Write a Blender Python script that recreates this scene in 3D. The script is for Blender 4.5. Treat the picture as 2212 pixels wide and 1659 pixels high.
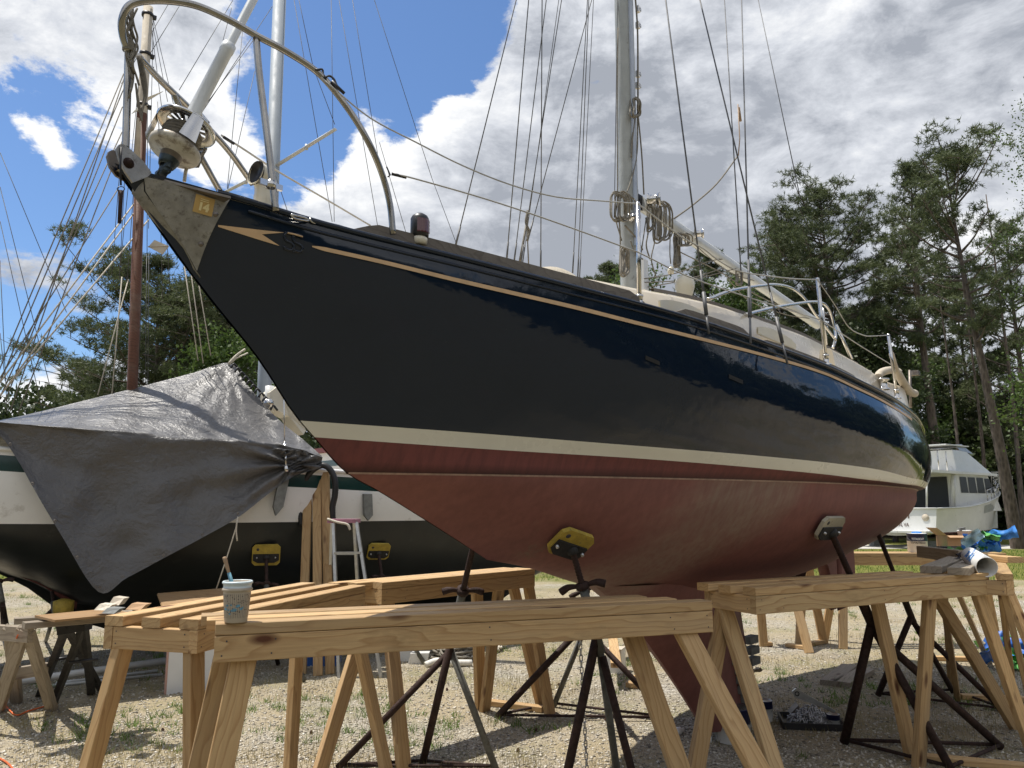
import bpy, math, random
import numpy as np
from mathutils import Vector, Matrix, noise as mnoise

for o in list(bpy.data.objects): bpy.data.objects.remove(o)
SC = bpy.context.scene
COL = SC.collection
R = math.radians
random.seed(7); RNG = np.random.default_rng(7)

# ------------------------------------------------------------------ camera
CAMH = 1.5; PITCH = R(8.8)
cam = bpy.data.cameras.new('camera'); camo = bpy.data.objects.new('camera', cam); COL.objects.link(camo)
camo.location = (0, 0, CAMH); camo.rotation_euler = (R(90) + PITCH, 0, 0)
cam.sensor_fit = 'HORIZONTAL'; cam.sensor_width = 36; cam.lens = 36 * 3144 / 4032
cam.clip_start = 0.05; cam.clip_end = 3000
SC.camera = camo

# ------------------------------------------------------------------ light
SUNV = Vector((-0.33, 0.10, 1.0)).normalized()      # towards the sun
sun = bpy.data.lights.new('sun', 'SUN'); sun.energy = 3.9; sun.angle = R(0.53); sun.color = (1.0, 0.95, 0.87)
suno = bpy.data.objects.new('sun', sun); COL.objects.link(suno)
suno.rotation_euler = SUNV.to_track_quat('Z', 'Y').to_euler(); suno.location = (0, 0, 30)

# ------------------------------------------------------------------ sky with clouds (world)
W = bpy.data.worlds.new('World'); SC.world = W; W.use_nodes = True
wt = W.node_tree; wt.nodes.clear()
def wn(t, **k):
    n = wt.nodes.new(t)
    for a, v in k.items(): setattr(n, a, v)
    return n
def wl(a, b): wt.links.new(a, b)
def wmath(op, a, b=None, clamp=False):
    n = wn('ShaderNodeMath', operation=op, use_clamp=clamp)
    for i, v in enumerate((a, b)):
        if v is None: continue
        if isinstance(v, (int, float)): n.inputs[i].default_value = v
        else: wl(v, n.inputs[i])
    return n.outputs[0]
out = wn('ShaderNodeOutputWorld'); bg = wn('ShaderNodeBackground'); bg.inputs['Strength'].default_value = 0.1
sky = wn('ShaderNodeTexSky', sky_type='NISHITA', sun_disc=False)
sky.sun_elevation = math.asin(SUNV.z); sky.sun_rotation = math.atan2(SUNV.x, SUNV.y)
sky.air_density = 1.0; sky.dust_density = 0.6; sky.ozone_density = 2.0
tc = wn('ShaderNodeTexCoord')
mp = wn('ShaderNodeMapping'); mp.inputs['Scale'].default_value = (1, 1, 1.9); wl(tc.outputs['Generated'], mp.inputs['Vector'])
def wnoise(scale, detail, rough, loc=(0, 0, 0), dist=0.0):
    m = wn('ShaderNodeMapping'); m.inputs['Location'].default_value = loc; wl(mp.outputs[0], m.inputs['Vector'])
    n = wn('ShaderNodeTexNoise'); n.inputs['Scale'].default_value = scale; n.inputs['Detail'].default_value = detail
    n.inputs['Roughness'].default_value = rough; n.inputs['Distortion'].default_value = dist
    wl(m.outputs[0], n.inputs['Vector']); return n.outputs['Fac']
def pixdir(x, y):
    u = (x - 1106) / 1725; v = (829.5 - y) / 1725; c, n = math.cos(PITCH), math.sin(PITCH)
    return Vector((u, c - v * n, n + v * c)).normalized()
def blob(d, rad, amp):
    """soft round region of more (or less) cloud in direction d"""
    n = wn('ShaderNodeVectorMath', operation='DOT_PRODUCT'); wl(tc.outputs['Generated'], n.inputs[0]); n.inputs[1].default_value = d
    m = wn('ShaderNodeMapRange', interpolation_type='SMOOTHSTEP'); wl(n.outputs['Value'], m.inputs[0])
    m.inputs[1].default_value = math.cos(rad); m.inputs[2].default_value = math.cos(rad * 0.25)
    m.inputs[3].default_value = 0; m.inputs[4].default_value = amp
    return m.outputs[0]
cov = wnoise(3.6, 12, 0.66, (3.1, 0.4, 1.7), 0.25)
bias = None
for (x, y, r, a) in ((-80, 480, .24, -.33), (140, 620, .16, -.2), (720, 180, .15, -.34), (890, 100, .12, -.30), (600, 280, .11, -.22), (990, 20, .10, -.26),
                     (1480, 500, .62, .30), (1900, 250, .45, .22), (430, 60, .15, .13), (650, 60, .08, .10), (500, 220, .13, .12), (190, 100, .10, -.10), (940, 390, .20, .26), (30, 760, .20, .38), (110, 140, .11, .16), (60, 330, .05, .20), (150, 385, .035, .16),
                     (-900, 600, .4, -.15), (300, 480, .09, -.2)):
    b = blob(pixdir(x, y), r, a); bias = b if bias is None else wmath('ADD', bias, b)
bias = wmath('ADD', bias, blob(Vector((.25, -1, .35)).normalized(), 1.5, .22))
dens = wmath('ADD', wmath('ADD', wmath('MULTIPLY', wmath('SUBTRACT', cov, .5), 1.7), .5), bias)
mr = wn('ShaderNodeMapRange', interpolation_type='SMOOTHSTEP'); wl(dens, mr.inputs[0]); mr.inputs[1].default_value = .47; mr.inputs[2].default_value = .60
mask = mr.outputs[0]
# cloud shade: bright at thin lit rims, greyer in the thick bellies
bel = wmath('ADD', wmath('MULTIPLY', wnoise(2.4, 8, 0.6, (7.7, 2.2, 0.3), 0.3), .55), wmath('MULTIPLY', wnoise(7.5, 12, 0.66, (1.7, 5.2, 4.3), 0.3), .45))
thick = wn('ShaderNodeMapRange'); wl(dens, thick.inputs[0]); thick.inputs[1].default_value = .58; thick.inputs[2].default_value = .95
lit = wmath('ADD', blob(pixdir(930, 330), .22, -.24), wmath('ADD', blob(pixdir(420, 150), .25, -.04), blob(pixdir(1900, 150), .5, .03)))
sh = wmath('ADD', wmath('ADD', wmath('MULTIPLY', thick.outputs[0], .32), wmath('MULTIPLY', wmath('SUBTRACT', bel, .435), 5.0)), lit, True)
cr = wn('ShaderNodeValToRGB'); wl(sh, cr.inputs[0])
cr.color_ramp.elements[0].color = (7.2, 7.25, 7.3, 1); cr.color_ramp.elements[0].position = 0.05
cr.color_ramp.elements[1].color = (2.7, 2.9, 3.3, 1); cr.color_ramp.elements[1].position = 0.95
e = cr.color_ramp.elements.new(.5); e.color = (4.9, 5.1, 5.5, 1)
skm = wn('ShaderNodeMix', data_type='RGBA', blend_type='MULTIPLY'); skm.inputs[0].default_value = 1
wl(sky.outputs[0], skm.inputs['A']); skm.inputs['B'].default_value = (0.68, 0.83, 1.0, 1)
mixc = wn('ShaderNodeMix', data_type='RGBA'); wl(mask, mixc.inputs[0]); wl(skm.outputs['Result'], mixc.inputs['A']); wl(cr.outputs[0], mixc.inputs['B'])
wl(mixc.outputs['Result'], bg.inputs['Color']); wl(bg.outputs[0], out.inputs['Surface'])

SC.view_settings.view_transform = 'Standard'; SC.view_settings.look = 'None'
SC.view_settings.exposure = 0.56; SC.view_settings.gamma = 1.0; SC.view_settings.use_curve_mapping = False
SC.render.engine = 'CYCLES'

# ------------------------------------------------------------------ geometry helpers
def ray(x, y):
    u = (x - 1106) / 1725; v = (829.5 - y) / 1725; c, n = math.cos(PITCH), math.sin(PITCH)
    return Vector((u, c - v * n, n + v * c))
O0 = Vector((0, 0, CAMH))
def at(x, y, Y): r = ray(x, y); return O0 + r * (Y / r.y)
def gnd(x, y, z=0.0): r = ray(x, y); return O0 + r * ((z - CAMH) / r.z)
class Frame:
    """a boat's own frame: s aft along the centreline, n towards the near side, z up"""
    def __init__(s, P, th): s.P = Vector(P); s.d = Vector((math.cos(R(th)), math.sin(R(th)), 0)); s.n = Vector((s.d.y, -s.d.x, 0))
    def w(s, a, b, z): return s.P + s.d * a + s.n * b + Vector((0, 0, z))
    def on(s, x, y, b=0.0):
        r = ray(x, y); t = (s.P + s.n * b - O0).dot(s.n) / r.dot(s.n); q = O0 + r * t; return q
    def sz(s, x, y, b=0.0): q = s.on(x, y, b); return (q - s.P).dot(s.d), q.z
K = Frame((1.49, 5.70, 0), 50)

def pchip(xs, ys):
    xs = np.array(xs, float); ys = np.array(ys, float); h = np.diff(xs); dl = np.diff(ys) / h
    m = np.zeros(len(xs)); m[0] = dl[0]; m[-1] = dl[-1]
    for i in range(1, len(xs) - 1):
        if dl[i-1] * dl[i] <= 0: m[i] = 0
        else:
            a, b = 2*h[i] + h[i-1], h[i] + 2*h[i-1]; m[i] = (a + b) / (a / dl[i-1] + b / dl[i])
    def f(x):
        x = min(max(x, xs[0]), xs[-1]); i = min(max(int(np.searchsorted(xs, x)) - 1, 0), len(h) - 1)
        t = (x - xs[i]) / h[i]
        return float(ys[i]*(2*t**3-3*t*t+1) + h[i]*m[i]*(t**3-2*t*t+t) + ys[i+1]*(-2*t**3+3*t*t) + h[i]*m[i+1]*(t**3-t*t))
    return f
def ln(a, b, f): return a + (b-a)*f
def crom(pts, n=8):
    P = [Vector(p) for p in pts]; Q = [P[0] * 2 - P[1]] + P + [P[-1] * 2 - P[-2]]; o = []
    for i in range(1, len(Q) - 2):
        a, b, c, d = Q[i-1], Q[i], Q[i+1], Q[i+2]
        for k in range(n):
            t = k / n
            o.append(.5*((2*b) + (c-a)*t + (2*a-5*b+4*c-d)*t*t + (3*b-a-3*c+d)*t**3))
    o.append(P[-1].copy()); return o

class MB:
    def __init__(s): s.v = []; s.f = []; s.m = []; s.sm = []
    def face(s, idx, m=0, sm=False): s.f.append(tuple(idx)); s.m.append(m); s.sm.append(sm)
    def poly(s, pts, m=0, sm=False):
        k = len(s.v); s.v += [Vector(p) for p in pts]; s.face(range(k, k + len(pts)), m, sm)
    def box(s, c, x, y, z, m=0, ch=0.0):
        """box centred at c with half-axis vectors x, y, z"""
        c, x, y, z = Vector(c), Vector(x), Vector(y), Vector(z); k = len(s.v)
        for i in (-1, 1):
            for j in (-1, 1):
                for l in (-1, 1): s.v.append(c + x*i + y*j + z*l)
        for q in ((0,1,3,2),(4,6,7,5),(0,4,5,1),(2,3,7,6),(0,2,6,4),(1,5,7,3)): s.face([k+a for a in q], m)
        return s
    def tube(s, pts, r, n=8, m=0, caps=True, closed=False, flat=1.0):
        P = [Vector(p) for p in pts]; L = len(P)
        rr = r if isinstance(r, (list, tuple)) else [r] * L
        k = len(s.v); prev = None
        for i in range(L):
            if closed: t = P[(i+1) % L] - P[i-1]
            else: t = P[min(i+1, L-1)] - P[max(i-1, 0)]
            if t.length < 1e-9: t = Vector((0, 0, 1))
            t.normalize()
            if prev is None:
                a = Vector((0, 0, 1)) if abs(t.z) < .9 else Vector((1, 0, 0)); u = t.cross(a).normalized()
            else:
                u = prev - t * prev.dot(t)
                u = u.normalized() if u.length > 1e-6 else t.orthogonal().normalized()
            prev = u; w = t.cross(u)
            for j in range(n):
                a = 2*math.pi*j/n; s.v.append(P[i] + u*(math.cos(a)*rr[i]) + w*(math.sin(a)*rr[i]*flat))
        for i in range(L if closed else L-1):
            i2 = (i+1) % L
            for j in range(n): s.face((k+i*n+j, k+i*n+(j+1) % n, k+i2*n+(j+1) % n, k+i2*n+j), m, True)
        if caps and not closed:
            s.face([k+j for j in range(n)][::-1], m); s.face([k+(L-1)*n+j for j in range(n)], m)
        return s
    def lathe(s, c, axis, prof, n=24, m=0, ref=None, sm=True):
        """prof: list of (radius, height along axis[, material])"""
        c = Vector(c); ax = Vector(axis).normalized(); u = (Vector(ref) - ax*Vector(ref).dot(ax)).normalized() if ref else ax.orthogonal().normalized(); w = ax.cross(u); k = len(s.v)
        for p in prof:
            for j in range(n):
                a = 2*math.pi*j/n; s.v.append(c + ax*p[1] + (u*math.cos(a) + w*math.sin(a))*p[0])
        for i in range(len(prof)-1):
            mm = prof[i][2] if len(prof[i]) > 2 else m
            for j in range(n): s.face((k+i*n+j, k+i*n+(j+1) % n, k+(i+1)*n+(j+1) % n, k+(i+1)*n+j), mm, sm)
        return s
    def prism(s, pts, off, m=0):
        """closed outline pts pushed along vector off"""
        P = [Vector(p) for p in pts]; k = len(s.v); n = len(P); off = Vector(off)
        s.v += P + [p + off for p in P]
        s.face(range(k, k+n), m); s.face(list(range(k+n, k+2*n))[::-1], m)
        for i in range(n): s.face((k+i, k+n+i, k+n+(i+1) % n, k+(i+1) % n), m)
        return s
    def grid(s, rows, m=0, sm=True, flip=False):
        k = len(s.v); a = len(rows); b = len(rows[0])
        for r_ in rows: s.v += [Vector(p) for p in r_]
        for i in range(a-1):
            mm = m[i] if isinstance(m, (list, tuple)) else m
            for j in range(b-1):
                q = (k+i*b+j, k+i*b+j+1, k+(i+1)*b+j+1, k+(i+1)*b+j); s.face(q[::-1] if flip else q, mm, sm)
        return s
    def mesh(s, name, mats, org=None):
        me = bpy.data.meshes.new(name); o = Vector(org) if org is not None else Vector((0, 0, 0))
        me.from_pydata([tuple(v - o) for v in s.v], [], s.f)
        for mt in (mats if isinstance(mats, (list, tuple)) else [mats]): me.materials.append(mt)
        if s.f:
            me.polygons.foreach_set('material_index', s.m); me.polygons.foreach_set('use_smooth', s.sm)
        me.update(); return me
    def build(s, name, mats, parent=None, org=None, **k):
        if org is None and parent is None and s.v:
            a = [v.x for v in s.v]; b = [v.y for v in s.v]; c = [v.z for v in s.v]
            org = Vector(((min(a)+max(a))/2, (min(b)+max(b))/2, min(c)))
        if org is None: org = (0, 0, 0)
        o = bpy.data.objects.new(name, s.mesh(name, mats, org)); COL.objects.link(o); o.location = org
        if parent is not None: setp(o, parent)
        tag(o, **k); return o
WORLD = {}
def wloc(o):
    v = Vector((0, 0, 0))
    while o is not None: v = v + Vector(o.location); o = o.parent
    return v
def setp(o, parent):
    o.location = Vector(o.location) - wloc(parent); o.parent = parent
def tag(o, label=None, cat=None, group=None, kind=None):
    if label: o['label'] = label
    if cat: o['category'] = cat
    if group: o['group'] = group
    if kind: o['kind'] = kind
    return o
def thing(name, loc, label, cat, group=None):
    o = bpy.data.objects.new(name, None); COL.objects.link(o); o.location = loc; o.empty_display_size = .1
    return tag(o, label, cat, group)
def npmesh(name, V, Fc, nper, mats, mi=None, smooth=False):
    """fast mesh: V (N,3), faces all with nper corners"""
    me = bpy.data.meshes.new(name); nf = len(Fc)
    me.vertices.add(len(V)); me.vertices.foreach_set('co', np.ascontiguousarray(V, np.float32).ravel())
    me.loops.add(nf*nper); me.loops.foreach_set('vertex_index', np.ascontiguousarray(Fc, np.int32).ravel())
    me.polygons.add(nf); me.polygons.foreach_set('loop_start', np.arange(0, nf*nper, nper, dtype=np.int32))
    for mt in (mats if isinstance(mats, (list, tuple)) else [mats]): me.materials.append(mt)
    if mi is not None: me.polygons.foreach_set('material_index', np.ascontiguousarray(mi, np.int32))
    if smooth: me.polygons.foreach_set('use_smooth', np.ones(nf, bool))
    me.update(calc_edges=True); me.validate(); return me
def npobj(name, me, loc=(0, 0, 0), parent=None, **k):
    o = bpy.data.objects.new(name, me); COL.objects.link(o); o.location = loc
    if parent is not None: setp(o, parent)
    tag(o, **k); return o

# ------------------------------------------------------------------ materials
class NT:
    def __init__(s, name):
        s.mat = bpy.data.materials.new(name); s.mat.use_nodes = True; s.t = s.mat.node_tree
        s.b = s.t.nodes['Principled BSDF']; s.co = None
    def n(s, t, **k):
        x = s.t.nodes.new(t)
        for a, v in k.items(): setattr(x, a, v)
        return x
    def l(s, a, b): s.t.links.new(a, b)
    def coord(s, scale=(1, 1, 1), rot=(0, 0, 0), rand=0.0):
        tc_ = s.n('ShaderNodeTexCoord'); v = tc_.outputs['Object']
        if rand:
            oi = s.n('ShaderNodeObjectInfo'); a = s.n('ShaderNodeVectorMath', operation='ADD'); m = s.n('ShaderNodeMath', operation='MULTIPLY')
            s.l(oi.outputs['Random'], m.inputs[0]); m.inputs[1].default_value = rand
            s.l(v, a.inputs[0]); s.l(m.outputs[0], a.inputs[1]); v = a.outputs[0]
        mp_ = s.n('ShaderNodeMapping'); mp_.inputs['Rotation'].default_value = rot
        s.l(v, mp_.inputs['Vector'])
        m2 = s.n('ShaderNodeVectorMath', operation='MULTIPLY'); s.l(mp_.outputs[0], m2.inputs[0]); m2.inputs[1].default_value = scale
        return m2.outputs[0]
    def noise(s, co, scale=5, detail=4, rough=.5, dist=0.0):
        x = s.n('ShaderNodeTexNoise'); s.l(co, x.inputs['Vector'])
        for k, v in (('Scale', scale), ('Detail', detail), ('Roughness', rough), ('Distortion', dist)): x.inputs[k].default_value = v
        return x.outputs['Fac']
    def voro(s, co, scale=5, feature='F1', out='Distance', rnd=1.0):
        x = s.n('ShaderNodeTexVoronoi', feature=feature); s.l(co, x.inputs['Vector']); x.inputs['Scale'].default_value = scale; x.inputs['Randomness'].default_value = rnd
        return x.outputs[out]
    def ramp(s, f, stops, interp='LINEAR'):
        x = s.n('ShaderNodeValToRGB'); s.l(f, x.inputs[0]); c = x.color_ramp; c.interpolation = interp
        while len(c.elements) > 1: c.elements.remove(c.elements[-1])
        for i, (p, q) in enumerate(stops):
            el = c.elements[0] if i == 0 else c.elements.new(p)
            el.position = p; el.color = (q, q, q, 1) if isinstance(q, (int, float)) else (*q, 1)
        return x.outputs[0]
    def mix(s, f, a, b, mode='MIX'):
        x = s.n('ShaderNodeMix', data_type='RGBA', blend_type=mode)
        for i, v in ((0, f), ('A', a), ('B', b)):
            if isinstance(v, (int, float)) : x.inputs[i].default_value = v if i == 0 else (v, v, v, 1)
            elif isinstance(v, tuple): x.inputs[i].default_value = (*v, 1)
            else: s.l(v, x.inputs[i])
        return x.outputs['Result']
    def math(s, op, a, b=None, clamp=False):
        x = s.n('ShaderNodeMath', operation=op, use_clamp=clamp)
        for i, v in enumerate((a, b)):
            if v is None: continue
            if isinstance(v, (int, float)): x.inputs[i].default_value = v
            else: s.l(v, x.inputs[i])
        return x.outputs[0]
    def sep(s, co):
        x = s.n('ShaderNodeSeparateXYZ'); s.l(co, x.inputs[0]); return x.outputs
    def set(s, **k):
        for a, v in k.items():
            a = a.replace('_', ' ').title() if a != 'IOR' else a
            a = {'Base': 'Base Color', 'Spec': 'Specular IOR Level', 'Coat Rough': 'Coat Roughness', 'Coat': 'Coat Weight', 'Sheen': 'Sheen Weight', 'Trans': 'Transmission Weight'}.get(a, a)
            i = s.b.inputs[a]
            if isinstance(v, tuple): i.default_value = (*v, 1)
            elif isinstance(v, (int, float)): i.default_value = v
            else: s.l(v, i)
        return s
    def bump(s, h, strength=.3, dist=.01):
        x = s.n('ShaderNodeBump'); x.inputs['Strength'].default_value = strength; x.inputs['Distance'].default_value = dist
        s.l(h, x.inputs['Height']); s.l(x.outputs[0], s.b.inputs['Normal']); return s

MAT = {}
def simple(name, col, rough=.5, metal=0.0, var=.15, scale=8, bump=.0, coat=0.0, dirt=None, dirtamt=.5):
    t = NT(name); co = t.coord(rand=13.0)
    n1 = t.noise(co, scale, 5, .6)
    c2 = tuple(min(1, x*(1-var)) for x in col); c3 = tuple(min(1, x*(1+var)) for x in col)
    c = t.ramp(n1, [(.3, c2), (.7, c3)])
    if dirt is not None:
        n2 = t.noise(co, scale*2.3, 7, .68); f = t.ramp(n2, [(1-dirtamt, 0.0), (min(1, 1-dirtamt+.15), 1.0)]); c = t.mix(f, c, dirt)
    rr = t.ramp(t.noise(co, scale*1.7, 4, .6), [(.3, max(.02, rough*.8)), (.7, min(1, rough*1.2))])
    t.set(base=c, roughness=rr, metallic=metal)
    if coat: t.set(coat=coat, coat_rough=.05)
    if bump: t.bump(t.noise(co, scale*6, 5, .6), bump, .004)
    MAT[name] = t.mat; return t.mat

def wood(name, lo, hi, late, gray=0.0, knots=True, knotcol=(.10, .035, .015)):
    t = NT(name); oi = t.n('ShaderNodeObjectInfo')
    co = t.coord(rand=37.0)
    st = t.coord((.55, 9, 9), rand=37.0)
    warp = t.noise(t.coord((1.1, 5, 5), rand=37.0), 1.3, 3, .5)
    # rings cut lengthwise: wide cathedral bands that wander
    s_ = t.sep(st); d = t.math('ADD', t.math('MULTIPLY', s_[1], 1.0), t.math('ADD', t.math('MULTIPLY', s_[2], 1.35), t.math('MULTIPLY', warp, 3.1)))
    saw = t.math('FRACT', t.math('MULTIPLY', d, 2.6))
    ring = t.ramp(saw, [(0, 0.0), (.62, .25), (.9, 1.0), (1.0, 0.0)])
    fine = t.noise(t.coord((6, 170, 170), rand=37.0), 1.0, 4, .65)
    broad = t.noise(t.coord((1.2, 7, 7), rand=37.0), 1.0, 3, .5)
    base = t.mix(broad, lo, hi)
    c = t.mix(t.math('MULTIPLY', ring, .6), base, late)
    c = t.mix(t.ramp(fine, [(.35, .28), (.65, 0.0)]), c, tuple(x*.55 for x in lo))
    if knots:
        kv = t.n('ShaderNodeTexVoronoi', feature='F1'); t.l(t.coord((2.6, 7.0, 7.0), rand=37.0), kv.inputs['Vector']); kv.inputs['Scale'].default_value = 1.0
        kf = t.ramp(kv.outputs['Distance'], [(0.06, 1.0), (.12, .55), (.17, 0.0)])
        c = t.mix(kf, c, knotcol)
    stain = t.ramp(t.noise(t.coord((2, 9, 9), rand=91.0), 1.1, 6, .7), [(.57, 0.0), (.72, .5)])
    c = t.mix(stain, c, tuple(x*.42 for x in lo))
    gw = t.ramp(t.noise(t.coord((.7, 3, 3), rand=53.0), 1.0, 5, .6), [(.5, 0.0), (.72, .38)]); c = t.mix(gw, c, (.30, .26, .20)); sp_ = t.ramp(t.noise(t.coord((30, 60, 60), rand=17.0), 1.0, 4, .8), [(.70, 0.0), (.76, .5)]); c = t.mix(sp_, c, (.12, .07, .035))
    hv = t.n('ShaderNodeHueSaturation'); t.l(c, hv.inputs['Color']); hv.inputs['Saturation'].default_value = 1.0 - gray
    v = t.math('ADD', t.math('MULTIPLY', oi.outputs['Random'], .34), .80); t.l(v, hv.inputs['Value'])
    t.set(base=hv.outputs[0], roughness=.62, spec=.3)
    h = t.math('ADD', t.math('MULTIPLY', ring, -.5), t.math('MULTIPLY', fine, .8)); t.bump(h, .25, .003)
    MAT[name] = t.mat; return t.mat

LUM = wood('pine_lumber', (.48, .31, .145), (.64, .44, .225), (.31, .16, .06))
LUMG = wood('weathered_lumber', (.30, .235, .155), (.40, .32, .21), (.16, .105, .06), gray=.25)
LUMD = wood('bark_edged_lumber', (.50, .34, .17), (.62, .45, .24), (.28, .13, .045), knotcol=(.05, .02, .01))
PLY = wood('plywood', (.30, .18, .085), (.38, .245, .12), (.2, .11, .05), knots=False)
TEAK = wood('weathered_teak', (.17, .135, .095), (.25, .20, .145), (.09, .065, .04), gray=.35, knots=False)
MASTW = wood('varnished_mast_wood', (.13, .055, .03), (.19, .08, .045), (.07, .03, .015), knots=False)

BROT = (0, 0, -R(50))
def navy():
    t = NT('navy_topside_paint'); co = t.coord(rot=BROT); sx = t.sep(co)
    # chalky, scuffed paint towards the bow, polished further aft
    fw = t.n('ShaderNodeMapRange'); t.l(sx[0], fw.inputs[0]); fw.inputs[1].default_value = 1.2; fw.inputs[2].default_value = 5.4; fw.inputs[3].default_value = 1; fw.inputs[4].default_value = 0
    n1 = t.noise(co, 3.2, 6, .62); n2 = t.noise(t.coord((9, 9, 22), rot=BROT), 1.4, 6, .7)
    chalk = t.math('MULTIPLY', fw.outputs[0], t.ramp(n1, [(.25, .25), (.75, 1.0)]))
    base = t.mix(n1, (.0050, .0110, .0250), (.0068, .0150, .0330))
    base = t.mix(t.math('MULTIPLY', chalk, .5), base, (.013, .0200, .0330))
    scuff = t.math('MULTIPLY', t.ramp(t.noise(t.coord((4, 4, 11), rot=BROT), 2.2, 9, .78), [(.655, 0.0), (.72, 1.0)]), fw.outputs[0])
    base = t.mix(t.math('MULTIPLY', scuff, .35), base, (.16, .165, .165))
    rg = t.math('ADD', t.math('MULTIPLY', chalk, .055), t.math('ADD', t.math('MULTIPLY', scuff, .3), t.ramp(n2, [(.3, .03), (.8, .07)])))
    t.set(base=base, roughness=rg, spec=.5)
    t.bump(t.math('ADD', t.noise(t.coord((2.0, 2.0, 3.5), rot=BROT), 1.0, 3, .55, .4), t.math('MULTIPLY', t.noise(co, 34, 3, .5), .05)), .42, .02)
    MAT['navy'] = t.mat
navy()
def antifoul(name, a, b, dark):
    t = NT(name); co = t.coord(rot=BROT)
    st = t.noise(t.coord((34, 34, 2.2), rot=(0, R(-12), -R(50))), 1.0, 5, .6); n1 = t.noise(co, 2.2, 6, .6); n2 = t.noise(co, 1.15, 8, .72, .4)
    c = t.mix(n1, a, b); c = t.mix(t.ramp(st, [(.35, .35), (.6, 0.0)]), c, dark)
    pat = t.ramp(n2, [(.60, 0.0), (.68, .75)]); fine = t.ramp(t.noise(co, 26, 6, .7), [(.42, .0), (.6, 1.0)])
    c = t.mix(t.math('MULTIPLY', pat, fine), c, (.20, .19, .125))
    sp = t.ramp(t.noise(co, 48, 3, .8), [(.72, 0.0), (.77, 1.0)]); c = t.mix(t.math('MULTIPLY', sp, .5), c, (.42, .25, .2))
    sxx = t.sep(co); 
    if name == 'red_bottom_paint':
        # old worn patch amidships and pale dust where the paint was sanded
        lean = t.math('ADD', sxx[0], t.math('MULTIPLY', sxx[2], -1.0)); dx = t.math('ABSOLUTE', t.math('ADD', lean, -2.55)); wob = t.math('ADD', dx, t.math('MULTIPLY', t.math('SUBTRACT', n2, .5), 1.1))
        pz = t.ramp(wob, [(.20, .85), (.5, 0.0)]); c = t.mix(t.math('MULTIPLY', pz, t.ramp(st, [(.35, .4), (.65, 1.0)])), c, (.25, .195, .15))
        dust = t.ramp(t.noise(co, .9, 5, .6), [(.45, 0.0), (.7, .4)]); c = t.mix(dust, c, (.27, .12, .10))
        roll = t.ramp(t.noise(t.coord((1.3, 1.3, 9), rot=(0, R(20), -R(50))), 1.0, 6, .65), [(.4, .28), (.6, 0.0)]); c = t.mix(roll, c, dark)
    else:
        zz = t.math('ADD', sxx[2], t.math('MULTIPLY', n1, .03)); sm = t.ramp(t.math('MULTIPLY', t.math('SUBTRACT', zz, 1.62), 8.0), [(.25, .85), (.60, 0.0)]); c = t.mix(sm, c, (.035, .020, .018))
    t.set(base=c, roughness=.62, spec=.25); t.bump(t.noise(co, 60, 5, .6), .12, .003)
    MAT[name] = t.mat; return t.mat
antifoul('red_bottom_paint', (.200, .078, .068), (.270, .118, .100), (.13, .055, .050))
antifoul('dark_red_band', (.15, .048, .043), (.20, .065, .055), (.06, .028, .028))
simple('boot_cream', (.68, .65, .55), .30, var=.05, scale=3, coat=.2)
simple('scum_line', (.33, .22, .17), .7, var=.25, scale=30)
simple('cream_gelcoat', (.62, .55, .43), .3, var=.05, scale=3, coat=.3, dirt=(.45, .38, .28), dirtamt=.33)
simple('white_gelcoat', (.72, .72, .70), .35, var=.06, scale=2, coat=.2, dirt=(.42, .40, .36), dirtamt=.40)
simple('drum_cup', (.50, .46, .37), .45, var=.12, scale=12, dirt=(.18, .14, .10), dirtamt=.50)
simple('ivory_gelcoat', (.68, .63, .5), .3, var=.05, scale=2, coat=.3)
simple('gold_leaf', (.62, .42, .24), .5, var=.12, scale=14)
simple('cast_steel', (.30, .29, .27), .46, .7, var=.22, scale=22, bump=.3, dirt=(.16, .145, .13), dirtamt=.46)
simple('dull_steel', (.20, .175, .15), .5, .8, var=.3, scale=14, bump=.2, dirt=(.1, .05, .03), dirtamt=.4)
simple('stainless', (.62, .60, .57), .16, 1.0, var=.1, scale=6)
simple('tarnished_tube', (.36, .34, .31), .22, 1.0, var=.25, scale=10, dirt=(.16, .12, .08), dirtamt=.36)
simple('alloy_white', (.60, .62, .62), .38, .1, var=.08, scale=6, dirt=(.3, .29, .26), dirtamt=.30)
simple('mast_alloy', (.36, .375, .36), .5, .1, var=.12, scale=9, dirt=(.16, .15, .13), dirtamt=.40)
simple('alloy_grey', (.42, .44, .46), .4, .5, var=.1, scale=6, dirt=(.22, .2, .18), dirtamt=.32)
simple('grey_mast_paint', (.30, .34, .38), .6, .0, var=.06, scale=4)
simple('wire', (.10, .10, .10), .55, .2, var=.2, scale=20)
simple('pale_wire', (.44, .43, .40), .45, .1, var=.1, scale=20)
simple('rope_grey', (.20, .18, .145), .9, var=.3, scale=60, bump=.5)
simple('rope_pale', (.55, .50, .41), .9, var=.25, scale=60, bump=.5)
simple('black_plastic', (.018, .018, .02), .4, var=.2)
simple('black_metal', (.022, .021, .022), .45, .3, var=.3, scale=12)
simple('bronze_dark', (.035, .045, .045), .4, .7, var=.4, scale=30, dirt=(.09, .13, .12), dirtamt=.38)
simple('nav_red', (.10, .03, .035), .15, var=.1, coat=.5)
simple('rust', (.040, .021, .016), .8, .3, var=.45, scale=26, bump=.6, dirt=(.10, .042, .022), dirtamt=.38)
simple('rust_grey', (.13, .13, .115), .7, .3, var=.3, scale=22, bump=.5, dirt=(.085, .035, .025), dirtamt=.42)
simple('pad_yellow', (.42, .31, .05), .7, var=.2, scale=22, bump=.4, dirt=(.10, .11, .07), dirtamt=.42)
simple('pad_black', (.02, .02, .02), .7, var=.2)
simple('pad_white', (.36, .33, .25), .8, var=.2, dirt=(.15, .11, .08), dirtamt=.45)
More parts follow.
